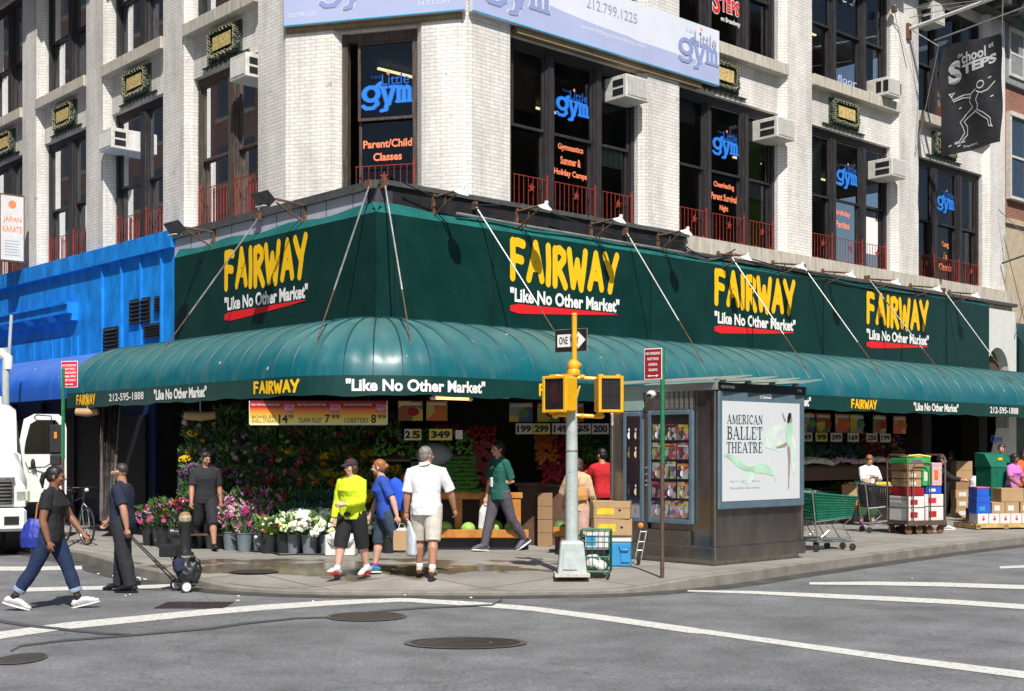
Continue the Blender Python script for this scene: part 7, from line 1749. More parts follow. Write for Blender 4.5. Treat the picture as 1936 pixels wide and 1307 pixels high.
    # ---- shoes, socks
    for i in (0, 1):
        g = J[i]; an, fd, fu, toe, heel = g['an'], g['fd'], g['fu'], g['toe'], g['heel']
        mb = MB(); mb.tube([heel - fd * .012 * S, heel + fu * .012 * S, an - fu * .008 * S + fd * .01 * S, seglerp(an, toe, .55) + fu * .004 * S, toe, toe + fd * .026 * S - fu * .003 * S], [(.018 * S, .018 * S), (.024 * S, .024 * S), (.026 * S, .026 * S), (.027 * S, .021 * S), (.028 * S, .016 * S), (.014 * S, .009 * S)], 12)
        fused(mb, 'shoe', shoe, t, .006, smooth_it=2)
        mb = MB(); c = (heel + toe) / 2 - fu * .0085 * S; X = Vector((1, 0, 0)); pts = []
        for k in range(18):
            an_ = 2 * math.pi * k / 18; u = math.cos(an_); v = math.sin(an_); pts.append(c + fd * (u * .098 * S) + X * (v * (.0285 + .004 * u) * S))
        mb.prism(pts, -fu * .009 * S); wl(mb).build('sole', sole, t)
        if sock: mb = MB(); mb.tube([seglerp(g['kn'], an, .86), an], [.0225 * S * lw, .0235 * S * lw], 12); fused(mb, 'sock', sock, t, .006, smooth_it=1)
    t['_h'] = H
    del t['_h']
    return t, dict(A=A, J=J, sp=sp, hd=hd, HM=HM, S=S, up=up, fw=fw, xr=xr, W=lambda p: XF[t.name] @ p, t=t, wl=wl)
def pos(px, py, gz=.15): p = ground(px, py, gz); return p.x, p.y, gz
def lpart(P, mb, name, m, smooth=True, bevel=0): return P['wl'](mb).build(name, m, P['t'], smooth=smooth, bevel=bevel)

# 1 woman striding across at the left
x, y, z = pos(95, 1152, 0)
t1_, P = person('woman in a black top and cropped jeans striding right with a blue shoulder bag', x, y, z, 86, 1.72, 'skin_brown', 'hair_black', 'ponytail', 'cloth_black', .30, 'denim_dark', .88, 'shoe_white', 'white_ink', loose=.92,
    arms=((24, 10, 18, 20), (-6, 12, 22, 10)), legs=((24, 6, 1), (-22, 12, 1)), foot=((14,), (-16,)), lean=4, build_=1.08, female=True, seed=3, cuff='denim_cuff', head=(-3, -4), twist=6, sock='cloth_black', voxel=.008)
S = P['S']; sp = P['sp']
bag = thing('handbag', 'royal blue drawstring bag on the back of the striding woman', 'bag', tuple(P['W'](sp(.02, -.1))))
F1b = P['W']
mb = MB(); mb.tube([F1b(sp(-.085, -.075) + P['xr'] * .11), F1b(sp(-.02, -.080) + P['xr'] * .115), F1b(sp(.06, -.085) + P['xr'] * .11), F1b(sp(.10, -.085) + P['xr'] * .10)], [(.15, .07), (.155, .085), (.12, .06), (.07, .035)], 14)
def fusedw(mb, name, m, parent, vox=.008, wr=0, wf=10, seed=1):
    Mi = wmat(parent).inverted(); mb.v = [Mi @ p for p in mb.v]; return fused(mb, name, m, parent, vox, wr, wf, 2, seed)
fusedw(mb, 'pouch', mat('bag_blue', (.02, .035, .30), .5, noise_amt=.2), bag, .008, .012, 9)
mb = MB(); pth = [sp(.09, -.08) + P['xr'] * .10, sp(.20, -.075) + P['xr'] * .10, sp(.30, -.01) + P['xr'] * .085, sp(.26, .055) + P['xr'] * .10, sp(.12, .02) + P['xr'] * .145, sp(.05, -.06) + P['xr'] * .14]
mb.tube([F1b(p) for p in pth], .010, 6); mb.build('strap', 'leather_tan', bag, smooth=True)
ph = thing('phone', 'small phone in the striding woman\'s hand', 'phone', tuple(F1b(P['A'][0]['wr']))); mb = MB(); c = F1b(P['A'][0]['wr'] + P['A'][0]['d2'] * .085); mb.box(frame(c, (1, 0, 0), (0, 1, 0)), -.035, .04, -.006, .008, -.03, .04); mb.build('case', 'black_plastic', ph, bevel=.004)
mb = MB(); e = P['J'][0]; 
for i in (0, 1):
    e = P['J'][i]; [mb.tube([e['an'] + e['fd'] * (.04 + .03 * k) * 1.7 - e['fu'] * (.012 + .012 * k) + Vector((-.03, 0, 0)), e['an'] + e['fd'] * (.04 + .03 * k) * 1.7 - e['fu'] * (-.012 + .012 * k), e['an'] + e['fd'] * (.04 + .03 * k) * 1.7 - e['fu'] * (.012 + .012 * k) + Vector((.03, 0, 0))], .005, 5) for k in range(3)]
lpart(P, mb, 'laces', 'shoe_lime')

# 2 man with the hand cart
x, y, z = pos(232, 1119, 0)
t2_, P = person('man in a black T-shirt and cargo trousers looking back left while pulling a hand cart', x, y, z, 276, 1.70, 'skin_tan', 'hair_short', 'buzz', 'cloth_navy', .42, 'cloth_charcoal', 1.0, 'shoe_black', 'shoe_black',
    arms=((-22, 12, 10, 0), (26, 12, 14, 0)), legs=((-9, 4, 3), (9, 4, 3)), foot=((0,), (0,)), lean=1, build_=1.14, seed=5, head=(14, -2), twist=-4, loose=1.14, voxel=.008, belly=.006)
hand2 = P['W'](P['A'][0]['wr'] + P['A'][0]['d2'] * .07)
mb = MB()
for s in (-1, 1): mb.tube([P['hd'](s * .050, -.02, .004), P['hd'](s * .048, .03, .004), P['hd'](s * .028, .056, .002)], .005, 5)
for s in (-1, 1): mb.ell(P['hd'](s * .020, .056, -.002), (.026, .008, .018), 8, 6, P['HM'])
lpart(P, mb, 'sunglasses', 'white_plastic')
mb = MB(); mb.ell(P['sp'](.225, .072) + P['xr'] * -.06, (.035, .012, .035), 8, 6); lpart(P, mb, 'chest_print', 'vinyl_white')
hc_ = thing('hand_cart', 'folding hand cart with white wheels and dark bags, pulled by a man', 'hand cart', tuple(ground(345, 1120, 0)))
w1 = ground(352, 1121, 0) + Z * .075; w2 = ground(333, 1116, 0) + Z * .075; ax = (w2 - w1).normalized(); cwc = (w1 + w2) / 2
for wv in (w1, w2):
    mb = MB(); mb.lathe(wv - ax * .018, [(.05, 0), (.078, .004), (.078, .032), (.05, .036)], 18, ax); ww = mb.build('wheel', 'rubber', hc_, smooth=True)
    mb = MB(); mb.lathe(wv - ax * .021, [(.0, 0), (.058, .001), (.058, .041), (.0, .042)], 16, ax); mb.lathe(wv - ax * .026, [(0, 0), (.014, .001), (.014, .052), (0, .053)], 10, ax); mb.build('rim', 'white_plastic', ww, smooth=True)
mb = MB(); base = cwc + Vector((-.05, 0, .04)); topn = hand2
off = ax * .13
mb.tube([base + off, base * .55 + topn * .45 + off * .6], .010, 6); mb.tube([base - off, base * .55 + topn * .45 - off * .6], .010, 6); mb.tube([base * .55 + topn * .45 + off * .6, topn + off * .5, topn - off * .5, base * .55 + topn * .45 - off * .6], .008, 6)
for f in (.12, .3, .45): c = base * (1 - f) + topn * f; mb.tube([c + off * .8, c - off * .8], .008, 5)
mb.tube([base + off, base + Vector((.28, .02, -.02)) + off], .009, 5); mb.tube([base - off, base + Vector((.28, .02, -.02)) - off], .009, 5); mb.tube([w1, w2], .008, 6)
mb.build('frame', 'black_plastic', hc_, smooth=True)
mb = MB(); mb.tube([base * .62 + topn * .38 + Vector((.02, -.02, 0)), topn + Vector((.01, 0, .005))], .011, 6); mb.build('chrome_tube', 'steel', hc_)
def sack(c, dx, ang, w_, h, d, nm, m, sd):
    mb = MB(); R3 = Matrix.Rotation(ang, 3, 'Y'); 
    mb.tube([c + R3 @ Vector((0, 0, -h)), c + R3 @ Vector((.01, 0, -h * .6)), c + R3 @ Vector((0, 0, 0)), c + R3 @ Vector((-.01, 0, h * .7)), c + R3 @ Vector((0, 0, h))], [(d * .8, w_ * .75), (d, w_), (d * .95, w_ * .95), (d * .6, w_ * .85), (d * .3, w_ * .6)], 16)
    mb.tube([c + R3 @ Vector((-w_ * .5, -.05, h * .9)), c + R3 @ Vector((-w_ * .3, -.08, h * 1.35)), c + R3 @ Vector((w_ * .3, -.08, h * 1.35)), c + R3 @ Vector((w_ * .5, -.05, h * .9))], .011, 6)
    fusedw(mb, nm, m, hc_, .009, .035, 8, seed=sd)
sack(base + Vector((.17, -.02, .15)), 0, .55, .15, .15, .10, 'black_bag', 'bucket_black', 3); sack(base + Vector((.03, -.02, .23)), 0, -.3, .12, .11, .09, 'navy_bag', 'cloth_navy', 5)
mb = MB(); mb.box(frame(base + Vector((-.10, 0, .34)), (1, -.2, 0), (.2, 1, 0)), -.10, .13, -.11, .11, .0, .16); mb.build('crate', 'black_plastic', hc_, bevel=.012)

# 3 man in dark T-shirt and shorts coming through the hydrant
x, y, z = pos(388, 1040)
person('man in a dark T-shirt and dark shorts looking down beside the hydrant', x, y, z, 158, 1.72, 'skin_tan', 'hair_black', 'curly', 'cloth_charcoal', .42, 'cloth_charcoal', .56, 'shoe_black', 'shoe_black',
    arms=((-4, 10, 12, 0), (8, 10, 14, 0)), legs=((22, 8, 2), (-18, 34, 2)), foot=((10,), (-42,)), lean=5, build_=1.06, seed=9, head=(-22, -18), loose=1.2, voxel=.009)
# 4 woman in yellow
x, y, z = pos(666, 1096)
t4_, P = person('woman in a lime yellow long sleeved top, plum cap and black shorts', x, y, z, 206, 1.60, 'skin_pink', 'hair_brown', 'bob', 'cloth_lime', .98, 'cloth_black', .60, 'shoe_white', 'shoe_red', sock='white_ink',
    arms=((16, 10, 66, 44), (4, 10, 12, 0)), legs=((-10, 8, 3), (16, 4, 3)), foot=((-6,), (12,)), lean=2, build_=1.12, female=True, seed=12, head=(14, -4), extra={'cap': 'cap_plum'}, belly=.006, loose=1.18, voxel=.008)
bb = thing('belt_pouch', 'small black pouch on the hip of the woman in yellow', 'pouch', tuple(P['W'](P['sp'](.02, .08)))); mb = MB(); mb.ell(P['W'](P['sp'](.0, .098) + P['xr'] * -.02), (.05, .035, .035), 10, 8); mb.build('pouch', 'black_plastic', bb, smooth=True)
# 5 woman in blue with backpack
x, y, z = pos(730, 1088)
t5_, P = person('woman in a blue polo shirt and grey blue shorts with a bright blue backpack', x, y, z, 258, 1.60, 'skin_pink', 'hair_ginger', 'bun', 'cloth_blue', .44, 'cloth_slate', .56, 'shoe_teal', 'white_ink', sock='shoe_purple',
    arms=((-28, 16, 14, 0), (10, 8, 14, 0)), legs=((-20, 48, 1), (14, 6, 1)), foot=((-58,), (2,)), lean=8, build_=1.08, female=True, seed=15, head=(20, -2), loose=1.08, voxel=.008)
W_ = P['W']; sp = P['sp']; xr = P['xr']
bp_ = thing('backpack', 'bright blue backpack on the woman in the blue polo shirt', 'backpack', tuple(W_(sp(.1, -.12))))
mb = MB(); mb.tube([W_(sp(.00, -.115)), W_(sp(.06, -.125)), W_(sp(.16, -.125)), W_(sp(.24, -.105)), W_(sp(.275, -.09))], [(.11, .07), (.135, .09), (.13, .085), (.10, .06), (.05, .03)], 14); fusedw(mb, 'sack', 'cloth_royal', bp_, .008, .008, 9)
mb = MB()
for s in (-1, 1): mb.tube([W_(sp(.27, -.07) + xr * s * .06), W_(sp(.315, .0) + xr * s * .085), W_(sp(.25, .065) + xr * s * .085), W_(sp(.14, .06) + xr * s * .115), W_(sp(.06, -.04) + xr * s * .14)], [(.022, .008)] * 5, 8)
mb.build('strap', 'cloth_royal', bp_, smooth=True)
hnd = W_(P['A'][0]['wr'] + P['A'][0]['d2'] * .07)
pbg = thing('paper_bag', 'brown paper bag carried by the woman with the blue backpack', 'bag', tuple(hnd - Z * .3)); F = frame(hnd - Vector((-.06, -.03, .40)), (1, -.15, 0), (.15, 1, 0))
mb = MB(); a = .12; mb.add([F(sx_ * a * w_, sy_ * .055 * w_, zz) for zz, w_ in ((0, 1), (.12, 1.04), (.27, .97)) for sx_, sy_ in ((-1, -1), (1, -1), (1, 1), (-1, 1))], [(3, 2, 1, 0)] + [(i + k, (i + 1) % 4 + k, (i + 1) % 4 + 4 + k, i + 4 + k) for i in range(4) for k in (0, 4)]); mb.build('bag', 'cardboard', pbg)
mb = MB(); mb.tube([F(-.06, -.05, .26), F(-.04, -.02, .36), F(.02, -.02, .36), F(.06, -.05, .26)], .005, 5); mb.ell(F(.0, 0, .27), (.10, .045, .035), 10, 6); mb.build('tissue', 'white_plastic', pbg)
# 6 man in white polo from behind
x, y, z = pos(806, 1097)
t6_, P = person('grey haired man in a white polo shirt and stone shorts seen from behind', x, y, z, 4, 1.76, 'skin_tan', 'hair_grey', 'short', 'cloth_white', .50, 'cloth_stone', .54, 'shoe_tan', 'brown_steel', sock='white_ink',
    arms=((-4, 10, 14, 0), (12, 22, 10, 0)), legs=((14, 6, 2), (-8, 6, 1)), foot=((0,), (-6,)), lean=1, build_=1.16, seed=18, head=(38, 2), belly=.012, hem=.045, loose=1.2, voxel=.008)
mb = MB(); mb.tube([P['hd'](0, -.03, -.045), P['hd'](0, -.025, -.062)], [(.037 * P['S'],) * 2, (.050 * P['S'],) * 2], 14); lpart(P, mb, 'collar', 'cloth_white')
wb_ = thing('shopping_bag', 'pale plastic bag hanging from the left hand of the man in the white polo', 'bag', tuple(P['W'](P['A'][0]['wr']) - Z * .4)); c = P['W'](P['A'][0]['wr'] + P['A'][0]['d2'] * .07)
mb = MB(); mb.tube([c, c - Z * .10 + Vector((.05, .02, 0)), c - Z * .28 + Vector((.07, .03, 0)), c - Z * .50 + Vector((.07, .03, 0)), c - Z * .53 + Vector((.07, .03, 0))], [(.012, .012), (.07, .035), (.13, .06), (.14, .07), (.10, .04)], 12); fusedw(mb, 'sack', mat('bag_pale', (.50, .55, .60), .35, noise_amt=.15), wb_, .010, .012, 8)
# 7 man in green
x, y, z = pos(945, 1042)
t7_, P = person('tall dark haired man in a green T-shirt and grey trousers holding a white cup', x, y, z, 232, 1.88, 'skin_light', 'hair_black', 'short', 'cloth_green', .46, 'cloth_grey', 1.0, 'shoe_grey', 'white_ink',
    arms=((-18, 8, 100, 58), (2, 10, 10, 0)), legs=((-20, 18, 2), (16, 2, 2)), foot=((-26,), (6,)), lean=2, build_=.98, seed=21, head=(10, -2), hem=.035, voxel=.0085, loose=1.06)
c = P['W'](P['A'][0]['wr'] + P['A'][0]['d2'] * .075) + Z * .02; cup = thing('cup', 'white paper cup in the hand of the man in the green T-shirt', 'cup', tuple(c)); mb = MB(); mb.lathe(c - Z * .06, [(.036, 0), (.048, .13), (.051, .135), (.046, .155), (.01, .16)], 14); mb.build('cup', 'white_ink', cup, smooth=True)
c = P['W'](P['A'][1]['wr'] + P['A'][1]['d2'] * .07); b7 = thing('shopping_bag', 'white shopping bag hanging beside the trousers of the man in green', 'bag', tuple(c - Z * .45)); mb = MB(); mb.tube([c, c - Z * .08, c - Z * .16, c - Z * .45, c - Z * .48], [(.01, .01), (.07, .03), (.11, .045), (.12, .055), (.08, .03)], 12); fusedw(mb, 'sack', 'white_plastic', b7, .010, .012, 8)
mb = MB(); mb.add([P['sp'](.222, .073) + P['xr'] * dx + P['up'] * dz for dx, dz in ((-.07, .0), (-.02, .02), (0, .05), (.02, .02), (.07, .0), (.05, -.02), (0, -.03), (-.05, -.02))], [tuple(range(8))]); lpart(P, mb, 'chest_print', 'vinyl_white', smooth=False)
# 8 woman in beige behind the pole
Y8 = 20.0
t8_, P = person('woman in a beige jacket and printed skirt behind the signal pole with a tan bag', Xf(1091, Y8), Y8, .15, 18, 1.58, 'skin_light', 'hair_brown', 'bob', 'cloth_beige', .8, 'cloth_print', .62, 'shoe_tan', 'brown_steel',
    arms=((16, 26, 22, 0), (6, 14, 40, 0)), legs=((6, 4, 2), (-6, 4, 2)), lean=6, build_=1.06, female=True, seed=24, head=(8, -18), hem=.05, loose=1.3, voxel=.010)
W_ = P['W']; sp = P['sp']; xr = P['xr']
b8 = thing('handbag', 'tan leather shoulder bag of the woman in beige', 'bag', tuple(W_(sp(.05, -.1)))); mb = MB(); mb.tube([W_(sp(.03, -.09) + xr * .07), W_(sp(.08, -.095) + xr * .06), W_(sp(.15, -.09) + xr * .05)], [(.14, .05), (.15, .065), (.08, .03)], 12); fusedw(mb, 'pouch', 'leather_tan', b8, .010, .01, 9)
mb = MB(); mb.tube([W_(sp(.14, -.09) + xr * .05), W_(sp(.24, -.085) + xr * .06), W_(sp(.31, -.02) + xr * .07), W_(sp(.25, .06) + xr * .08)], .010, 6); mb.build('strap', 'leather_tan', b8)
# 9 person in red
person('person in a red jacket half hidden by the kiosk', Xf(1141, 22.2), 22.2, .15, -20, 1.74, 'skin_tan', 'hair_black', 'short', 'cloth_red', .95, 'cloth_black', 1.0, 'shoe_black', 'shoe_black', arms=((30, 14, 50, 20), (30, 14, 50, 20)), legs=((4, 2, 2), (-4, 2, 2)), lean=6, seed=27, head=(-20, -14), voxel=.010)
# 10 old lady
Y10 = 28.4
t10, P = person('ginger haired old woman in a white jacket looking into a bag by the fruit', Xf(1640, Y10), Y10, .15, 172, 1.60, 'skin_pink', 'hair_ginger', 'bob', 'cloth_white', .9, 'cloth_olive', .80, 'shoe_purple', 'white_ink',
    arms=((30, 8, 75, 40), (30, 8, 75, 40)), legs=((4, 2, 2), (-3, 3, 3)), lean=8, build_=1.12, female=True, seed=30, head=(18, -30), loose=1.3, voxel=.010)
c = P['W'](P['A'][1]['wr']) + Vector((-.12, 0, -.15)); b10 = thing('handbag', 'beige patterned bag hanging at the side of the old woman', 'bag', tuple(c)); mb = MB(); mb.ell(c, (.11, .07, .12), 12, 8); fusedw(mb, 'pouch', 'cloth_print', b10, .012, .012, 9)
# 11 woman in jeans
person('person in a dark hooded top and pale jeans seen from behind by the racks', Xf(1797, 35), 35, .15, 8, 1.72, 'skin_light', 'hair_black', 'bob', 'cloth_slate', .95, 'denim_light', .98, 'shoe_red', 'white_ink', arms=((30, 8, 40, 20), (30, 8, 40, 20)), legs=((4, 3, 3), (-3, 3, 3)), lean=5, build_=1.02, female=True, seed=33, head=(0, -14), hem=.04, voxel=.012)
# 12 worker behind the loaded cart
person('worker in black behind the tall loaded cart, one white shoe showing', Xf(1766, 26.6), 26.6, .15, 100, 1.66, 'skin_tan', 'hair_black', 'short', 'cloth_black', .9, 'cloth_black', 1.0, 'shoe_white', 'white_ink', arms=((50, 8, 30, 0), (50, 8, 30, 0)), legs=((20, 8, 1), (-14, 10, 1)), lean=12, seed=36, head=(0, -10), foot=((4,), (-8,)), voxel=.012)
# 13 - 16 at the right edge
person('woman in a pink T-shirt and grey trousers at the right edge', Xf(1915, 29), 29, .15, 150, 1.62, 'skin_brown', 'hair_black', 'bob', 'cloth_pink', .4, 'cloth_grey', .95, 'shoe_black', 'shoe_black', arms=((10, 16, 16, 0), (20, 14, 40, 0)), legs=((4, 3, 3), (-3, 3, 3)), lean=3, build_=1.06, female=True, seed=39, head=(-20, -10), voxel=.012)
person('dark clothed person standing beyond the green bin near the gym board', Xf(1893, 32), 32, .15, 190, 1.86, 'skin_light', 'hair_brown', 'short', 'cloth_black', .45, 'cloth_black', 1.0, 'shoe_black', 'shoe_black', legs=((3, 2, 2), (-3, 2, 2)), seed=42, head=(20, -10), voxel=.012)
person('dark clothed person bending over behind the green bin', Xf(1866, 30.5), 30.5, .15, 110, 1.72, 'skin_brown', 'hair_black', 'short', 'cloth_charcoal', .9, 'cloth_black', 1.0, 'shoe_black', 'shoe_black', arms=((50, 8, 20, 0), (50, 8, 20, 0)), legs=((3, 2, 2), (-3, 2, 2)), lean=30, seed=45, head=(0, -10), voxel=.012)
person('person in an orange top cut off by the right edge of the photo', Xf(1934, 31), 31, .15, 170, 1.70, 'skin_brown', 'hair_black', 'short', 'cloth_orange', .5, 'cloth_black', 1.0, 'shoe_black', 'shoe_black', legs=((3, 2, 2), (-3, 2, 2)), seed=48, voxel=.012)
# ================================================================== TRUCK
TO = Vector((-8.38, 22.1, 0)); TA = Vector((-.889, -.457, 0)); TBk = Vector((-.457, .889, 0)); FTk = lambda t, q, z: TO + TA * t + TBk * q + Z * z     # t across (away from kerb), q backwards
tr = thing('truck', 'white medium truck with its kerb side door open at the left edge', 'truck', tuple(FTk(1.1, 2.5, 0)))
def loft(mb, secs):                          # secs: list of lists of points, same count
    n = len(secs[0]); vs = [p for s in secs for p in s]; fs = [tuple(range(n - 1, -1, -1)), tuple((len(secs) - 1) * n + k for k in range(n))]
    for i in range(len(secs) - 1):
        for k in range(n): k2 = (k + 1) % n; fs.append((i * n + k, i * n + k2, (i + 1) * n + k2, (i + 1) * n + k))
    mb.add(vs, fs)
def tsec(q, w0, w1, zlo, zmid, ztop, r=.12):
    c = 1.1; P = []
    for s, k in ((-1, 0), (1, 1)):
        pts = [(c + s * w0, zlo), (c + s * w0, zmid), (c + s * (w1 + .03), ztop - r * .8), (c + s * (w1 - r * .6), ztop - r * .15), (c + s * (w1 - r * 1.6), ztop)]
        P += [FTk(t, q, z) for t, z in (pts if s == -1 else pts[::-1])]
    return P
mb = MB(); loft(mb, [tsec(.04, 1.04, .90, .86, 1.2, 1.44, .09), tsec(.22, 1.09, .97, .86, 1.3, 1.60, .09), tsec(.9, 1.11, 1.0, .86, 1.45, 1.76, .10), tsec(1.45, 1.12, 1.03, .86, 1.6, 1.86, .10)]); mb.build('hood', 'truck_white', tr, smooth=True)
mb = MB(); loft(mb, [tsec(1.45, 1.12, 1.02, .8, 1.75, 1.9), tsec(1.95, 1.12, 1.06, .8, 1.85, 2.58, .12), tsec(2.2, 1.12, 1.08, .8, 1.9, 2.70, .13), tsec(3.3, 1.12, 1.08, .8, 1.9, 2.70, .16)]); mb.build('cab', 'truck_white', tr, smooth=True)
mb = MB(); mb.add([FTk(.17, 1.50, 1.86), FTk(2.03, 1.50, 1.86), FTk(1.96, 1.94, 2.48), FTk(.24, 1.94, 2.48)], [(0, 1, 2, 3)]); mb.v = [v - TBk * .03 + Z * .02 for v in mb.v]; mb.build('windshield', mat('truck_glass', (.02, .07, .08), .06, noise_amt=.1), tr)
mb = MB(); mb.add([FTk(-.025, 2.15, 1.85), FTk(-.025, 3.1, 1.85), FTk(.03, 3.05, 2.5), FTk(.03, 2.2, 2.5)], [(0, 1, 2, 3)]); mb.build('door_opening', 'black_ink', tr)
mb = MB(); mb.box(FTk, .05, 2.15, -.12, .12, .44, .84); mb.build('bumper', 'truck_white', tr, bevel=.05)
mb = MB(); mb.box(FTk, .18, .42, -.135, -.11, .56, .70); mb.box(FTk, 1.78, 2.02, -.135, -.11, .56, .70); mb.build('tow_slot', 'black_ink', tr)
mb = MB(); mb.box(FTk, .28, 1.92, .0, .06, .90, 1.30); g = mb.build('grille', 'black_ink', tr)
mb = MB(); [mb.box(FTk, .26, 1.94, -.04, .01, .92 + k * .062, .945 + k * .062) for k in range(7)]; mb.box(FTk, .24, 1.96, -.045, .03, 1.33, 1.37); mb.build('chrome_bar', 'chrome', g)
for t in (.10, 1.78):
    mb = MB(); mb.box(FTk, t - .12 if t < 1 else t + .18, t + .14 if t < 1 else t + .42, .04, .34, .92, 1.16); mb.build('headlight', mat('lamp_lens', (.50, .55, .42), .08, noise_amt=.1), tr, bevel=.04)
for q in (.85, 5.2):
    for t in (.22, 1.98):
        mb = MB(); c = FTk(t, q, .48); mb.lathe(c - TA * .14, [(.30, 0), (.47, .02), (.48, .06), (.48, .22), (.47, .26), (.30, .28)], 26, TA); ww = mb.build('wheel', 'rubber', tr, smooth=True)
        mb = MB(); mb.lathe(c - TA * .145, [(.0, 0), (.27, .005), (.28, .04), (.28, .25), (0, .285)], 20, TA); mb.build('rim', 'white_plastic', ww, smooth=True)
mb = MB(); mb.box(FTk, .15, 2.05, .3, 7.5, .5, .72); mb.build('chassis', 'black_ink', tr)
mb = MB(); mb.box(FTk, .1, 2.3, 3.5, 8.5, .95, 2.9); mb.build('cargo_box', 'truck_white', tr, bevel=.03)
# open door swinging out over the pavement
hg = FTk(-.02, 2.1, 0); dd = (-TA * .98 + TBk * -.10).normalized(); dn_ = Vector((dd.y, -dd.x, 0)); FD = frame(hg, dd, dn_)
out = [(0, .86), (.80, .86), (.88, 1.0), (.88, 2.25), (.84, 2.42), (.74, 2.52), (.30, 2.52), (.12, 2.42), (.02, 1.75)]
inn = [(.70, 1.74), (.77, 1.84), (.77, 2.22), (.72, 2.36), (.64, 2.42), (.34, 2.42), (.22, 2.34), (.13, 1.80), (.18, 1.74)]
mb = MB(); k0 = len(out); vs = [FD(t, 0, z) for t, z in out]; 
ring_o = [(0, 1.70), (.88, 1.70), (.88, 2.25), (.84, 2.42), (.74, 2.52), (.30, 2.52), (.12, 2.42), (.04, 2.0), (.02, 1.8)]
ring_i = [(.13, 1.76), (.77, 1.76), (.77, 2.20), (.74, 2.34), (.68, 2.41), (.36, 2.41), (.23, 2.33), (.15, 2.0), (.13, 1.85)]
def ringprism(mb, F, ro, ri, q0, q1):
    n = len(ro); vs = [F(t, q, z) for q in (q0, q1) for rr in (ro, ri) for t, z in rr]; fs = []
    for i in range(n):
        j = (i + 1) % n; fs += [(i, j, n + j, n + i), (2 * n + i, 3 * n + i, 3 * n + j, 2 * n + j), (i, 2 * n + i, 2 * n + j, j), (n + i, n + j, 3 * n + j, 3 * n + i)]
    mb.add(vs, fs)
ringprism(mb, FD, ring_o, ring_i, -.04, .04); mb.prism([FD(t, -.04, z) for t, z in ((0, .86), (.80, .86), (.88, 1.0), (.88, 1.70), (0, 1.70))], dn_ * .08); dr_ = mb.build('door', 'truck_white', tr)
mb = MB(); mb.add([FD(t, 0, z) for t, z in ring_i], [tuple(range(9))]); mb.build('door_glass', 'window_glass', dr_, recalc=False)
mb = MB(); mb.box(FD, .56, .80, .16, .22, 1.78, 2.32); mb.box(FD, .58, .78, .16, .21, 1.55, 1.74); mb.build('mirror', 'black_plastic', dr_, bevel=.02)
mb = MB(); mb.tube([FD(.30, .05, 2.46), FD(.35, .14, 2.50), FD(.60, .16, 2.48), FD(.62, .18, 2.3)], .012, 5); mb.tube([FD(.2, .05, 1.5), FD(.5, .15, 1.52), FD(.62, .18, 1.6)], .012, 5); mb.build('mirror_arm', 'black_plastic', dr_)
mb = MB(); mb.box(FD, .65, .70, .221, .228, 2.06, 2.18); mb.build('marker_lamp', mat('amber', (.9, .25, .01), .3), dr_)
mb = MB(); mb.tube([FD(.35, .05, 1.35), FD(.30, .10, 1.66)], .008, 4); mb.ell(FD(.28, .13, 1.58), (.045, .03, .10), 10, 8); mb.tube([FD(.14, .03, 1.62), FD(.20, .12, 1.5), FD(.28, .13, 1.55)], .008, 4); mb.build('fender_mirror', 'black_plastic', dr_)
mb = MB(); mb.tube([FD(.25, -.3, 1.72), FD(.40, -.32, 1.86), FD(.55, -.3, 1.93)], .016, 6); mb.build('steering_wheel', 'black_plastic', tr)
mb = MB(); mb.tube([FTk(.35, 3.38, 1.0), FTk(.35, 3.38, 3.0)], .07, 10); mb.build('exhaust_stack', 'steel', tr)
gp = thing('grey_pole', 'grey steel pole with a pale box fitting standing behind the truck cab', 'pole', (at(12, 900, 27).x, 27, 0)); xg = at(11, 900, 27).x
mb = MB(); mb.tube([(xg, 27, 0), (xg, 27, 4.0)], .075, 12); mb.tube([(xg + .06, 27, 3.7), (xg + .10, 27, 4.4), (xg + .12, 27, 4.7)], .035, 8); mb.build('shaft', 'pole_paint', gp, smooth=True)
mb = MB(); mb.tube([(xg - .6, 27, 3.9), (xg - .05, 27, 3.88), (xg + .04, 27, 3.8), (xg + .05, 27, 3.55)], [.12, .12, .10, .09], 10); mb.build('fitting', 'white_plastic', gp, smooth=True)

# ================================================================== BICYCLE
bk = thing('bicycle', 'dark bicycle with thin wheels standing by the left sign post', 'bicycle', (-7.75, 23.2, .15))
bd = Vector((.66, -.75, 0)).normalized(); FBk = frame(Vector((-7.55, 22.6, .15)), bd, Vector((bd.y, -bd.x, 0)))
for t, nm in ((0, 'front'), (-1.02, 'rear')):
    c = FBk(t, 0, .34); mb = MB(); N_ = 28
    ringp = [FBk(t + .325 * math.cos(2 * math.pi * k / N_), 0, .34 + .325 * math.sin(2 * math.pi * k / N_)) for k in range(N_ + 1)]
    mb.tube(ringp, .017, 6, cap=False); wh = mb.build('wheel', 'rubber', bk, smooth=True)
    mb = MB(); mb.tube([FBk(t + .305 * math.cos(2 * math.pi * k / N_), 0, .34 + .305 * math.sin(2 * math.pi * k / N_)) for k in range(N_ + 1)], .010, 5, cap=False)
    for k in range(16): a = 2 * math.pi * k / 16; mb.tube([FBk(t, .02 * (-1) ** k, .34), FBk(t + .3 * math.cos(a), 0, .34 + .3 * math.sin(a))], .0018, 3)
    mb.tube([FBk(t, -.04, .34), FBk(t, .04, .34)], .02, 8); mb.build('rim', 'steel', wh)
mb = MB(); B = FBk
for a, b_ in (((-.46, .30), (-.62, .80)), ((-.46, .30), (-.13, .78)), ((-.60, .76), (-.15, .84)), ((-1.02, .34), (-.46, .30)), ((-1.02, .34), (-.60, .76)), ((-.12, .88), (-.16, .72))): mb.tube([B(a[0], 0, a[1]), B(b_[0], 0, b_[1])], .016, 8)
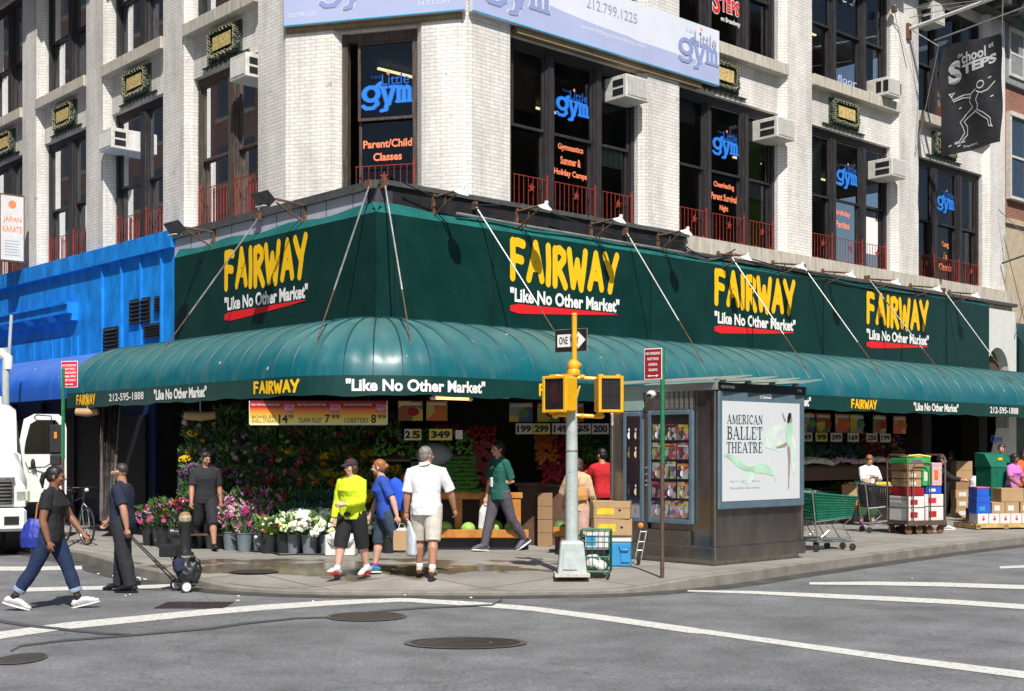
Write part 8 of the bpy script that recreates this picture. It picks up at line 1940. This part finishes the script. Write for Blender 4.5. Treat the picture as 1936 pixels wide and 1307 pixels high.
mb.build('frame', 'cloth_charcoal', bk, smooth=True)
mb = MB(); [mb.tube([B(-.13, 0, .74), B(-.09, s * .05, .66), B(0, s * .05, .34)], .012, 6) for s in (-1, 1)]; mb.build('fork', 'steel', bk)
mb = MB(); mb.tube([B(-.12, 0, .88), B(-.14, 0, 1.0), B(-.08, 0, 1.02)], .013, 6); mb.tube([B(-.20, -.27, 1.02), B(-.08, -.1, 1.02), B(-.08, .1, 1.02), B(-.20, .27, 1.02)], .012, 6); mb.build('handlebar', 'black_plastic', bk)
mb = MB(); mb.ell(B(.0, 0, .98), (.04, .05, .035), 8, 6); mb.build('headlamp', 'white_plastic', bk)
mb = MB(); mb.tube([B(-.62, 0, .78), B(-.65, 0, .92)], .013, 6); mb.ell(B(-.68, 0, .95), (.09, .13, .03), 10, 6); mb.build('saddle', 'black_plastic', bk)
mb = MB(); mb.lathe(B(-.46, -.03, .30), [(0, 0), (.09, .005), (.09, .012), (0, .014)], 16, B(0, 1, 0) - B(0, 0, 0)); mb.tube([B(-.46, -.08, .30), B(-.40, -.08, .16)], .01, 5); mb.tube([B(-.46, .08, .30), B(-.52, .08, .44)], .01, 5); mb.build('crank', 'steel', bk)

# ================================================================== THINGS BY THE KIOSK
def carton(c, w_, d, h, m, label, cat='carton', name='carton', dirn=(1, 0, 0), tape='cardboard_dark', prints=None, group=None, holes=False, lid=False):
    dx = Vector(dirn).normalized(); dy = Vector((-dx.y, dx.x, 0)); F = frame(Vector((c[0], c[1], 0)), dx, dy); z = c[2]
    o = thing(name, label, cat, tuple(c), 0, group); mb = MB(); mb.box(F, -w_ / 2, w_ / 2, -d / 2, d / 2, z, z + h); mb.build('box', m, o, bevel=.006)
    mb = MB(); mb.box(F, -w_ / 2 - .001, w_ / 2 + .001, -.02, .02, z + h * .2, z + h + .002); mb.build('tape', tape, o)
    if prints:
        mb = MB(); mb.box(F, -w_ * .32, w_ * .10, -d / 2 - .003, -d / 2, z + h * .25, z + h * .7); mb.box(F, w_ / 2, w_ / 2 + .003, -d * .25, d * .2, z + h * .3, z + h * .65); mb.build('print', prints, o)
    if holes: mb = MB(); mb.ell(F(w_ * .25, -d / 2, z + h * .5), (.025, .004, .018), 8, 5); mb.ell(F(w_ / 2, 0, z + h * .55), (.006, .03, .018), 8, 5); mb.build('hand_hole', 'black_ink', o)
    if lid: mb = MB(); mb.box(F, -w_ / 2 - .006, w_ / 2 + .006, -d / 2 - .006, d / 2 + .006, z + h * .62, z + h + .004); mb.build('lid', m, o, bevel=.006)
    return o, F
cz = ground(1176, 1072); Yk = cz.y + .15
co = thing('cooler', 'blue and white picnic cooler on the pavement at the foot of the kiosk', 'cooler', (cz.x, Yk, .15)); F = frame(Vector((cz.x, Yk, 0)), (1, -.1, 0), (.1, 1, 0))
mb = MB(); mb.box(F, -.17, .15, -.15, .20, .15, .50); mb.build('body', 'cooler_blue', co, bevel=.02); mb = MB(); mb.box(F, -.18, .16, -.16, .21, .50, .60); mb.build('lid', 'white_plastic', co, bevel=.02)
mb = MB(); mb.tube([F(-.02, -.165, .46), F(.0, -.18, .40), F(.10, -.18, .40), F(.12, -.165, .46)], .012, 6); mb.box(F, .0, .12, -.17, -.15, .22, .34); mb.build('handle', 'cooler_blue', co)
mk = thing('milk_crate', 'black crate under the banana cartons behind the wire cart', 'crate', (cz.x - .45, Yk, .15)); F = frame(Vector((cz.x - .40, Yk + .05, 0)), (1, 0, 0), (0, 1, 0))
mb = MB()
for z in (.15, .37): 
    mb.box(F, -.17, .17, -.17, .17, z, z + .02); mb.box(F, -.17, .17, -.17, -.155, z + .18, z + .21)
    for k in range(7): x = -.16 + k * .05; mb.box(F, x, x + .015, -.165, -.15, z + .02, z + .18); mb.box(F, .15, .165, x, x + .015, z + .02, z + .18)
    mb.box(F, -.165, .14, -.14, .16, z + .02, z + .20)
mb.build('crate', 'bucket_black', mk)
carton((cz.x - .14, Yk + .02, .603), .60, .40, .24, 'cardboard', 'lower banana carton on the blue cooler beside the kiosk', prints='petal_yellow', holes=True, dirn=(1, -.08, 0))
carton((cz.x - .15, Yk + .02, .846), .58, .40, .25, 'cardboard', 'upper banana carton, top of the pair beside the kiosk', prints='petal_yellow', holes=True, dirn=(1, -.14, 0), lid=True)
ht = thing('hand_truck', 'small grey folding hand truck leaning beside the blue cooler', 'hand truck', tuple(ground(1205, 1068))); c = ground(1205, 1068)
mb = MB(); mb.lathe(c + Vector((.0, -.02, .09)), [(.05, 0), (.085, .005), (.085, .03), (.05, .035)], 16, (1, -.3, 0)); mb.build('wheel', 'rubber', ht, smooth=True); mb = MB(); mb.lathe(c + Vector((-.005, -.02, .09)), [(0, 0), (.055, .003), (.055, .036), (0, .04)], 14, (1, -.3, 0)); mb.build('hub', 'steel', ht)
mb = MB(); [mb.tube([c + Vector((-.03 + dx, .05, .08)), c + Vector((.06 + dx, .12, .50))], .011, 6) for dx in (0, .09)]; [mb.tube([c + Vector((-.03 + .09 * f, .05 + .07 * f, .08 + .42 * f)), c + Vector((.06 + .09 * f, .05 + .07 * f, .08 + .42 * f))], .008, 5) for f in (.3, .6, .95)]; mb.build('frame', 'steel', ht)
# wire basket cart
def wirecart(c, w_, d, h, label, m, dirn=(1, 0, 0), name='wire_cart'):
    dx = Vector(dirn).normalized(); dy = Vector((-dx.y, dx.x, 0)); F = frame(Vector((c[0], c[1], 0)), dx, dy); z0 = c[2] + .10; z1 = c[2] + h
    o = thing(name, label, 'cart', tuple(c)); mb = MB()
    for z in (z0, z0 + (z1 - z0) * .36, z0 + (z1 - z0) * .72, z1): mb.tube([F(a, b, z) for a, b in ((-w_ / 2, -d / 2), (w_ / 2, -d / 2), (w_ / 2, d / 2), (-w_ / 2, d / 2), (-w_ / 2, -d / 2))], .010, 5)
    n = 5
    for k in range(n + 1):
        x = -w_ / 2 + w_ * k / n; rr = .010 if k in (0, n) else .0045; mb.tube([F(x, -d / 2, z0), F(x, -d / 2, z1)], rr, 4); mb.tube([F(x, d / 2, z0), F(x, d / 2, z1)], rr, 4); y = -d / 2 + d * k / n; mb.tube([F(-w_ / 2, y, z0), F(-w_ / 2, y, z1)], rr, 4); mb.tube([F(w_ / 2, y, z0), F(w_ / 2, y, z1)], rr, 4)
    for k in range(8): x = -w_ / 2 + w_ * k / 7; mb.tube([F(x, -d / 2, z0), F(x, d / 2, z0)], .004, 4)
    mb.build('basket', m, o)
    for sx_ in (-1, 1):
        for sy in (-1, 1): mb = MB(); mb.lathe(F(sx_ * w_ * .42 - .012, sy * d * .42, c[2] + .05), [(.02, 0), (.048, .004), (.048, .02), (.02, .024)], 12, dx); mb.build('wheel', 'rubber', o, smooth=True)
    return o, F
wc = ground(1128, 1096); o, F = wirecart((wc.x, wc.y + .1, wc.z), .40, .34, .66, 'dark green wire shopping cart behind the signal pole base', 'cart_green', (1, -.12, 0))
mb = MB(); mb.box(F, -.15, .16, -.12, .13, wc.z + .13, wc.z + .30); mb.build('parcel', 'leaf_dark', o); wp = thing('package', 'white printed package inside the wire cart', 'package', (wc.x, wc.y + .1, wc.z + .4)); mb = MB(); mb.box(F, -.14, .17, -.10, .1, wc.z + .40, wc.z + .62); mb.build('carton', 'white_carton', wp); mb = MB(); mb.box(F, -.12, .0, -.103, -.10, wc.z + .45, wc.z + .58); mb.build('print', 'cooler_blue', wp)
fr_ = thing('bag', 'crumpled white and brown bag at the bottom of the wire cart', 'bag', (wc.x - .1, wc.y, wc.z + .2)); mb = MB(); mb.ell(F(-.04, -.10, wc.z + .24), (.12, .06, .09), 10, 8); mb.ell(F(.06, -.12, wc.z + .19), (.08, .05, .07), 10, 8); fusedw(mb, 'sack', 'white_plastic', fr_, .010, .02, 14)
for k in range(4): carton((Xf(1030, 22.5), 22.5, .15 + k * .235), .26, .36, .23, 'cardboard_dark', 'brown carton in the stack left of the woman in beige, %s from the bottom' % ORD[k], group='brown cartons stacked in the shade')

# ================================================================== SHOPPING CARTS AND GOODS ON THE RIGHT
def cart(loc, rz, label, m='cart_green', seatm='steel', frame_m='steel'):
    t = thing('shopping_cart', label, 'shopping cart', loc, rz)
    W = lambda p: XF[t.name] @ Vector(p); F = lambda a, b, z: W((a, b, z))       # a along length (handle at -), b across
    L = .84; mb = MB()
    def rect(x, z, hw): return (x, hw, z)
    top = [(-.42, .97, .27), (.42, .90, .21)]; bot = [(-.34, .52, .22), (.34, .58, .17)]
    def P(u, v, s): # u 0..1 along, v 0..1 up, s +-1
        xt = top[0][0] + (top[1][0] - top[0][0]) * u; zt_ = top[0][1] + (top[1][1] - top[0][1]) * u; ht_ = top[0][2] + (top[1][2] - top[0][2]) * u
        xb = bot[0][0] + (bot[1][0] - bot[0][0]) * u; zb2 = bot[0][1] + (bot[1][1] - bot[0][1]) * u; hb_ = bot[0][2] + (bot[1][2] - bot[0][2]) * u
        return F(xb + (xt - xb) * v, s * (hb_ + (ht_ - hb_) * v), zb2 + (zt_ - zb2) * v)
    th = .007
    for s in (-1, 1):
        for k in range(17): mb.tube([P(k / 16, 0, s), P(k / 16, 1, s)], .011 if k % 16 else .018, 4)
        for k in range(10): mb.tube([P(0, k / 9, s), P(1, k / 9, s)], .012 if k not in (0, 9) else .020, 4)
        if m == 'cart_green': mb.add([P(0, .02, s), P(1, .02, s), P(1, .45, s), P(0, .45, s)], [(0, 1, 2, 3)])
    for u in (0, 1):
        for k in range(9): f = k / 8 * 2 - 1; mb.tube([P(u, 0, -1) * (1 - (f + 1) / 2) + P(u, 0, 1) * ((f + 1) / 2), P(u, 1, -1) * (1 - (f + 1) / 2) + P(u, 1, 1) * ((f + 1) / 2)], th, 4)
        for k in range(8): mb.tube([P(u, k / 7, -1), P(u, k / 7, 1)], .008, 4)
    for k in range(12): mb.tube([P(k / 11, 0, -1), P(k / 11, 0, 1)], .008, 4)
    mb.build('basket', m, t)
    mb = MB(); mb.box(F, .435, .445, -.08, .08, .80, .86); mb.build('badge', 'pepper_orange', t)
    mb = MB(); mb.tube([F(-.42, -.25, 1.0), F(-.50, -.25, 1.04), F(-.50, .25, 1.04), F(-.42, .25, 1.0)], .016, 8); mb.build('handle', 'cart_green', t)
    mb = MB()
    for k in range(10): y = -.22 + k * .049; mb.tube([F(-.40, y, .98), F(-.36, y, 1.02), F(-.20, y, .98), F(-.17, y, .80)], .005, 4)
    mb.build('child_seat', seatm, t)
    mb = MB()
    for s in (-1, 1):
        mb.tube([F(-.46, s * .26, 1.0), F(-.40, s * .25, .50), F(-.34, s * .24, .16), F(.40, s * .17, .16)], .013, 6); mb.tube([F(.36, s * .16, .56), F(.18, s * .17, .42), F(.30, s * .17, .25), F(.36, s * .17, .16)], .010, 5); mb.tube([F(-.38, s * .24, .50), F(.34, s * .17, .56)], .010, 5)
        mb.tube([F(-.2, s * .2, .5), F(-.1, s * .2, .36), F(-.25, s * .2, .24)], .008, 5)
    for x in (-.30, 0, .36): mb.tube([F(x, -.2, .16), F(x, .2, .16)], .010, 5)
    for k in range(6): y = -.16 + k * .064; mb.tube([F(-.32, y, .20), F(.36, y * .85, .20)], .004, 4)
    mb.build('chassis', frame_m, t, smooth=True)
    for x, y in ((-.36, .22), (-.36, -.22), (.38, .15), (.38, -.15)):
        mb = MB(); mb.lathe(F(x, y - .015, .062), [(.03, 0), (.06, .004), (.06, .026), (.03, .03)], 14, W((0, 1, 0)) - W((0, 0, 0))); mb.build('caster', 'rubber', t, smooth=True)
    return t
g1 = ground(1575, 1042)
cart((g1.x - .06, g1.y + .10, .15), R_(18), 'green shopping cart with wire child seat standing at the right side of the kiosk')
cart((g1.x - .40, g1.y + .42, .15), R_(24), 'second green shopping cart nested behind the first, half hidden by the kiosk')
g2 = ground(1676, 1008); cart((g2.x, g2.y + .25, .15), R_(4), 'black shopping cart between the old woman and the tall loaded cart', m='black_plastic', frame_m='steel')
# tall stocking cart
g3 = ground(1738, 1010); tcx = Vector((g3.x, g3.y + .2, .15)); tdir = Vector((.93, .36, 0)).normalized(); FTc = frame(Vector((tcx.x, tcx.y, 0)), tdir, Vector((-tdir.y, tdir.x, 0)))
tc_ = thing('stock_cart', 'tall brown steel stock cart on casters loaded with produce cartons', 'cart', tuple(tcx))
hw, hd_ = .46, .32
mb = MB()
mb.box(FTc, -hw, hw, -hd_, hd_, .36, .42); mb.box(FTc, -hw - .02, hw + .02, -hd_ - .02, -hd_ + .02, .33, .43)
mb.build('deck', 'brown_steel', tc_)
mb = MB()
for s in (-1, 1):
    mb.tube([FTc(s * hw, -hd_, .42), FTc(s * hw, -hd_, 1.66), FTc(s * hw, -hd_ + .08, 1.74), FTc(s * hw, hd_ - .08, 1.74), FTc(s * hw, hd_, 1.66), FTc(s * hw, hd_, .42)], .018, 8)
    for z in (.85, 1.2, 1.45): mb.tube([FTc(s * hw, -hd_, z), FTc(s * hw, hd_, z)], .010, 5)
mb.tube([FTc(-hw + .12, -hd_ - .02, .42), FTc(-hw + .12, -hd_ - .02, 1.50), FTc(-hw + .17, -hd_ - .02, 1.58), FTc(0.02, -hd_ - .02, 1.58), FTc(0.08, -hd_ - .02, 1.50), FTc(.08, -hd_ - .02, .42)], .014, 8)
mb.build('upright', 'brown_steel', tc_, smooth=True)
for x in (-.38, -.12, .14, .40):
    for y in (-.26, .26):
        mb = MB(); mb.lathe(FTc(x, y, .235), [(.03, 0), (.085, .004), (.085, .036), (.03, .04)], 14, FTc(0, 1, 0) - FTc(0, 0, 0)); mb.box(FTc, x - .02, x + .02, y - .01, y + .05, .24, .335); mb.build('caster', 'rusty', tc_, smooth=False)
LD_ = (tdir.x, tdir.y, 0)
def on(t, q, z): p = FTc(t, q, z); return (p.x, p.y, z)
tg = 'cartons on the tall stock cart'
for (t, q, z, w_, d, h, m, pr, lab) in ((-.23, 0, .423, .42, .56, .25, 'white_carton', 'petal_red', 'white carton with red print at the bottom left of the stock cart'), (.23, 0, .423, .44, .56, .27, 'white_carton', 'petal_red', 'white carton with red print at the bottom right of the stock cart'),
     (-.23, 0, .69, .42, .56, .22, 'white_carton', 'petal_red', 'white carton second from the bottom at left on the stock cart'), (.22, 0, .71, .46, .56, .24, 'white_carton', 'sign_red', 'white carton second from the bottom at right on the stock cart'),
     (-.22, 0, .925, .40, .54, .16, 'berry_red', None, 'dark red tray with peppers in the middle of the stock cart'), (.24, 0, .97, .38, .50, .13, 'blue_carton', 'white_carton', 'dark blue carton halfway up the right side of the stock cart'),
     (-.24, 0, 1.10, .34, .5, .15, 'cardboard', 'white_carton', 'brown carton with white dots left of the green cartons'), (-.24, 0, 1.27, .34, .5, .14, 'cardboard', 'white_carton', 'upper brown carton with white dots left of the green cartons'),
     (.06, 0, 1.12, .20, .5, .40, 'green_carton', 'card_white', 'upright green carton in the middle of the stock cart'), (.31, 0, 1.12, .24, .52, .46, 'petal_pale', 'pepper_orange', 'pink and orange printed carton at the upper right of the stock cart'),
     (-.22, 0, 1.43, .40, .52, .14, 'cardboard_dark', None, 'brown carton under the green topped one on the stock cart'), (-.14, 0, 1.575, .56, .54, .10, 'green_carton', 'petal_purple', 'flat green carton at the very top of the stock cart')):
    carton(on(t, q, z), w_, d, h, m, lab, prints=pr, dirn=LD_, group=tg, tape=m)
# black smudge prints on the white cartons are rows of berries drawn on them
sc2 = thing('paper_sheet', 'pale folded cardboard lying on top of the stock cart', 'cardboard sheet', on(-.1, 0, 1.68)); mb = MB(); mb.prism([FTc(-.36, -.2, 1.69), FTc(.15, -.25, 1.685), FTc(.18, .2, 1.70), FTc(-.33, .22, 1.72)], Z * .015); mb.tube([FTc(-.36, -.2, 1.72), FTc(-.1, -.22, 1.735), FTc(.15, -.25, 1.70)], .025, 6); mb.build('sheet', 'card_yellow', sc2)
# pallet with cartons at the right edge
g4 = ground(1850, 1002); pd = Vector((.93, .36, 0)).normalized(); FPa = frame(Vector((g4.x, g4.y, 0)), (.985, .17, 0), (-.17, .985, 0))
pl = thing('pallet', 'orange wood pallet under the cartons at the right edge', 'pallet', tuple(g4))
for k in range(5): mb = MB(); mb.box(FPa, -.05, 1.35, .02 + k * .2, .14 + k * .2, .25, .27); mb.build('board', 'pallet_wood', pl)
for k in range(3): mb = MB(); mb.box(FPa, -.05 + k * .65, .05 + k * .65, 0, .95, .17, .25); mb.build('runner', 'pallet_wood', pl)
mb = MB(); mb.box(FPa, -.05, 1.35, .0, .02, .19, .27); mb.build('front_board', 'pallet_wood', pl)
pdv = (.985, .17, 0); pg = 'cartons on the pallet at the right edge'
def onp(t, q, z): p = FPa(t, q, z); return (p.x, p.y, z)
for k in range(5):
    o, F = carton(onp(.12 + k * .255, .2, .273), .245, .36, .215, 'white_carton', 'white carton with a red apple mark on the pallet, %s from the left' % ORD[k], dirn=pdv, group=pg, tape='white_carton')
    mb = MB(); mb.ell(F(0, -.182, .273 + .10), (.035, .003, .035), 10, 6); mb.box(F, -.012, .03, -.183, -.181, .273 + .15, .273 + .17); mb.build('apple_mark', 'sign_red', o)
for (t, z, w_, h, m, lab, pr) in ((.13, .49, .32, .22, 'blue_carton', 'bright blue tub, lowest of the blue ones on the white cartons', 'cooler_blue'), (.13, .715, .31, .14, 'blue_carton', 'bright blue tub in the middle of the blue stack', None), (.12, .86, .28, .17, 'blue_carton', 'blue tub with a pink lid at the top of the blue stack', None),
     (.47, .49, .30, .24, 'cardboard', 'brown carton with a white label beside the lowest blue tub', 'white_carton'), (.79, .49, .32, .24, 'cardboard', 'brown carton with a white label second beside the blue tubs', 'white_carton'), (1.13, .49, .30, .24, 'cardboard', 'brown carton of the lower row cut by the right edge', 'white_carton'), (.80, .735, .52, .29, 'cardboard', 'large flat brown carton lying over the smaller ones at the right edge', None)):
    o, F = carton(onp(t, .2, z + .0), w_, .36, h, m, lab, dirn=pdv, group=pg, prints=pr, tape=m)
    if 'pink' in lab: mb = MB(); mb.box(F, -.15, .15, -.19, .19, 1.03, 1.055); mb.build('lid', 'petal_pink', o)
# green bin
gb = thing('litter_bin', 'tall dark green steel bin with a sloping top near the right edge', 'bin', (Xf(1880, 29.3), 29.3, .15)); F = frame(Vector((Xf(1880, 29.3), 29.3, 0)), (.95, .3, 0), (-.3, .95, 0))
mb = MB(); mb.box(F, -.30, .30, -.28, .28, .25, 1.45); mb.build('body', 'cart_green', gb, bevel=.015)
mb = MB(); mb.prism([F(-.31, -.29, 1.45), F(-.31, .29, 1.45), F(-.31, .29, 1.78), F(-.31, -.05, 1.74)], (F(1, 0, 0) - F(0, 0, 0)) * .62); mb.build('hood', 'cart_green', gb)
mb = MB(); [mb.box(F, x, x + .015, -.29, -.28, .35, 1.4) for x in (-.15, .0, .15)]; mb.build('rib', 'green_fold', gb); mb = MB(); mb.box(F, -.06, .06, -.20, -.17, 1.6, 1.66); mb.build('badge', 'yellow_ink', gb)
for x in (-.27, .22): mb = MB(); mb.box(F, x, x + .05, -.25, .25, .15, .25); mb.build('foot', 'bucket_black', gb)
bx_ = Xf(1818, 32)
for k, (w_, m) in enumerate(((.42, 'cardboard'), (.40, 'cardboard'), (.44, 'cardboard'), (.42, 'cardboard_dark'), (.40, 'cardboard'), (.40, 'cardboard'))): carton((bx_, 32, .15 + k * .235), w_, .4, .232, m, 'brown carton in the stack right of the pale jeans, %s from the bottom' % ORD[k], prints='white_carton' if k < 3 else None, group='brown cartons stacked by the jeans')
sk = thing('net_sack', 'white net sack standing between the carton stack and the green bin', 'sack', (Xf(1843, 31), 31, .15)); mb = MB(); c = Vector((Xf(1843, 31), 31, .15)); mb.tube([c + Z * .3, c + Z * .55, c + Z * .95, c + Z * 1.05], [(.14, .1), (.15, .11), (.12, .09), (.05, .04)], 12); fusedw(mb, 'sack', 'white_plastic', sk, .012, .02, 8)
mb = MB(); mb.box(FW, Xf(1843, 31) - .17, Xf(1843, 31) + .17, 30.85, 31.15, .15, .42); mb.build('crate', 'bucket_black', sk)
# gym board
gbd = thing('signboard', 'white slanted gym board with blue lettering under the awning at the right', 'signboard', (Xf(1893, 33.2), 33.2, 1.5)); Yg = 33.2; FG = lambda t, q, z: Vector((t, Yg - q, z))
mb = MB(); mb.prism([FG(Xf(1868, Yg), 0, 1.35), FG(Xf(1884, Yg), 0, 2.40), FG(Xf(1909, Yg), 0, 2.42), FG(Xf(1920, Yg), 0, 1.35)], (0, .04, 0)); mb.build('board', 'white_plastic', gbd)
mb = MB(); text(mb, 'Gym', FG, Xf(1873, Yg), Xf(1895, Yg), 1.98, 2.22, .006, .03); mb.build('lettering', 'gym_blue', gbd, recalc=False); mb = MB(); mb.tube([FG(Xf(1902, Yg), 0, 2.4), FG(Xf(1902, Yg), 0, 3.4)], .02, 6); mb.build('hanger', 'steel', gbd)
# tipped cartons of fruit at the feet of the old woman
for k, (px, z, m, lab) in enumerate(((1606, .62, 'cardboard', 'open brown carton on the low shelf left of the old woman'), (1607, .30, 'pepper_orange', 'lower orange printed carton left of the old woman'), (1668, .62, 'cardboard', 'carton of yellow fruit behind the black shopping cart'))):
    o, F = carton((Xf(px, 29.3), 29.3, .15 + z), .42, .3, .28, m, lab, prints='card_white' if k else None)
    if k != 1: mb = MB(); rgq = random.Random(k); [mb.ell(F(rgq.uniform(-.17, .17), rgq.uniform(-.12, .12), .15 + z + .29), (.045,) * 3, 7, 5) for _ in range(16)]; mb.build('fruit', 'petal_yellow', o, recalc=False, smooth=True)
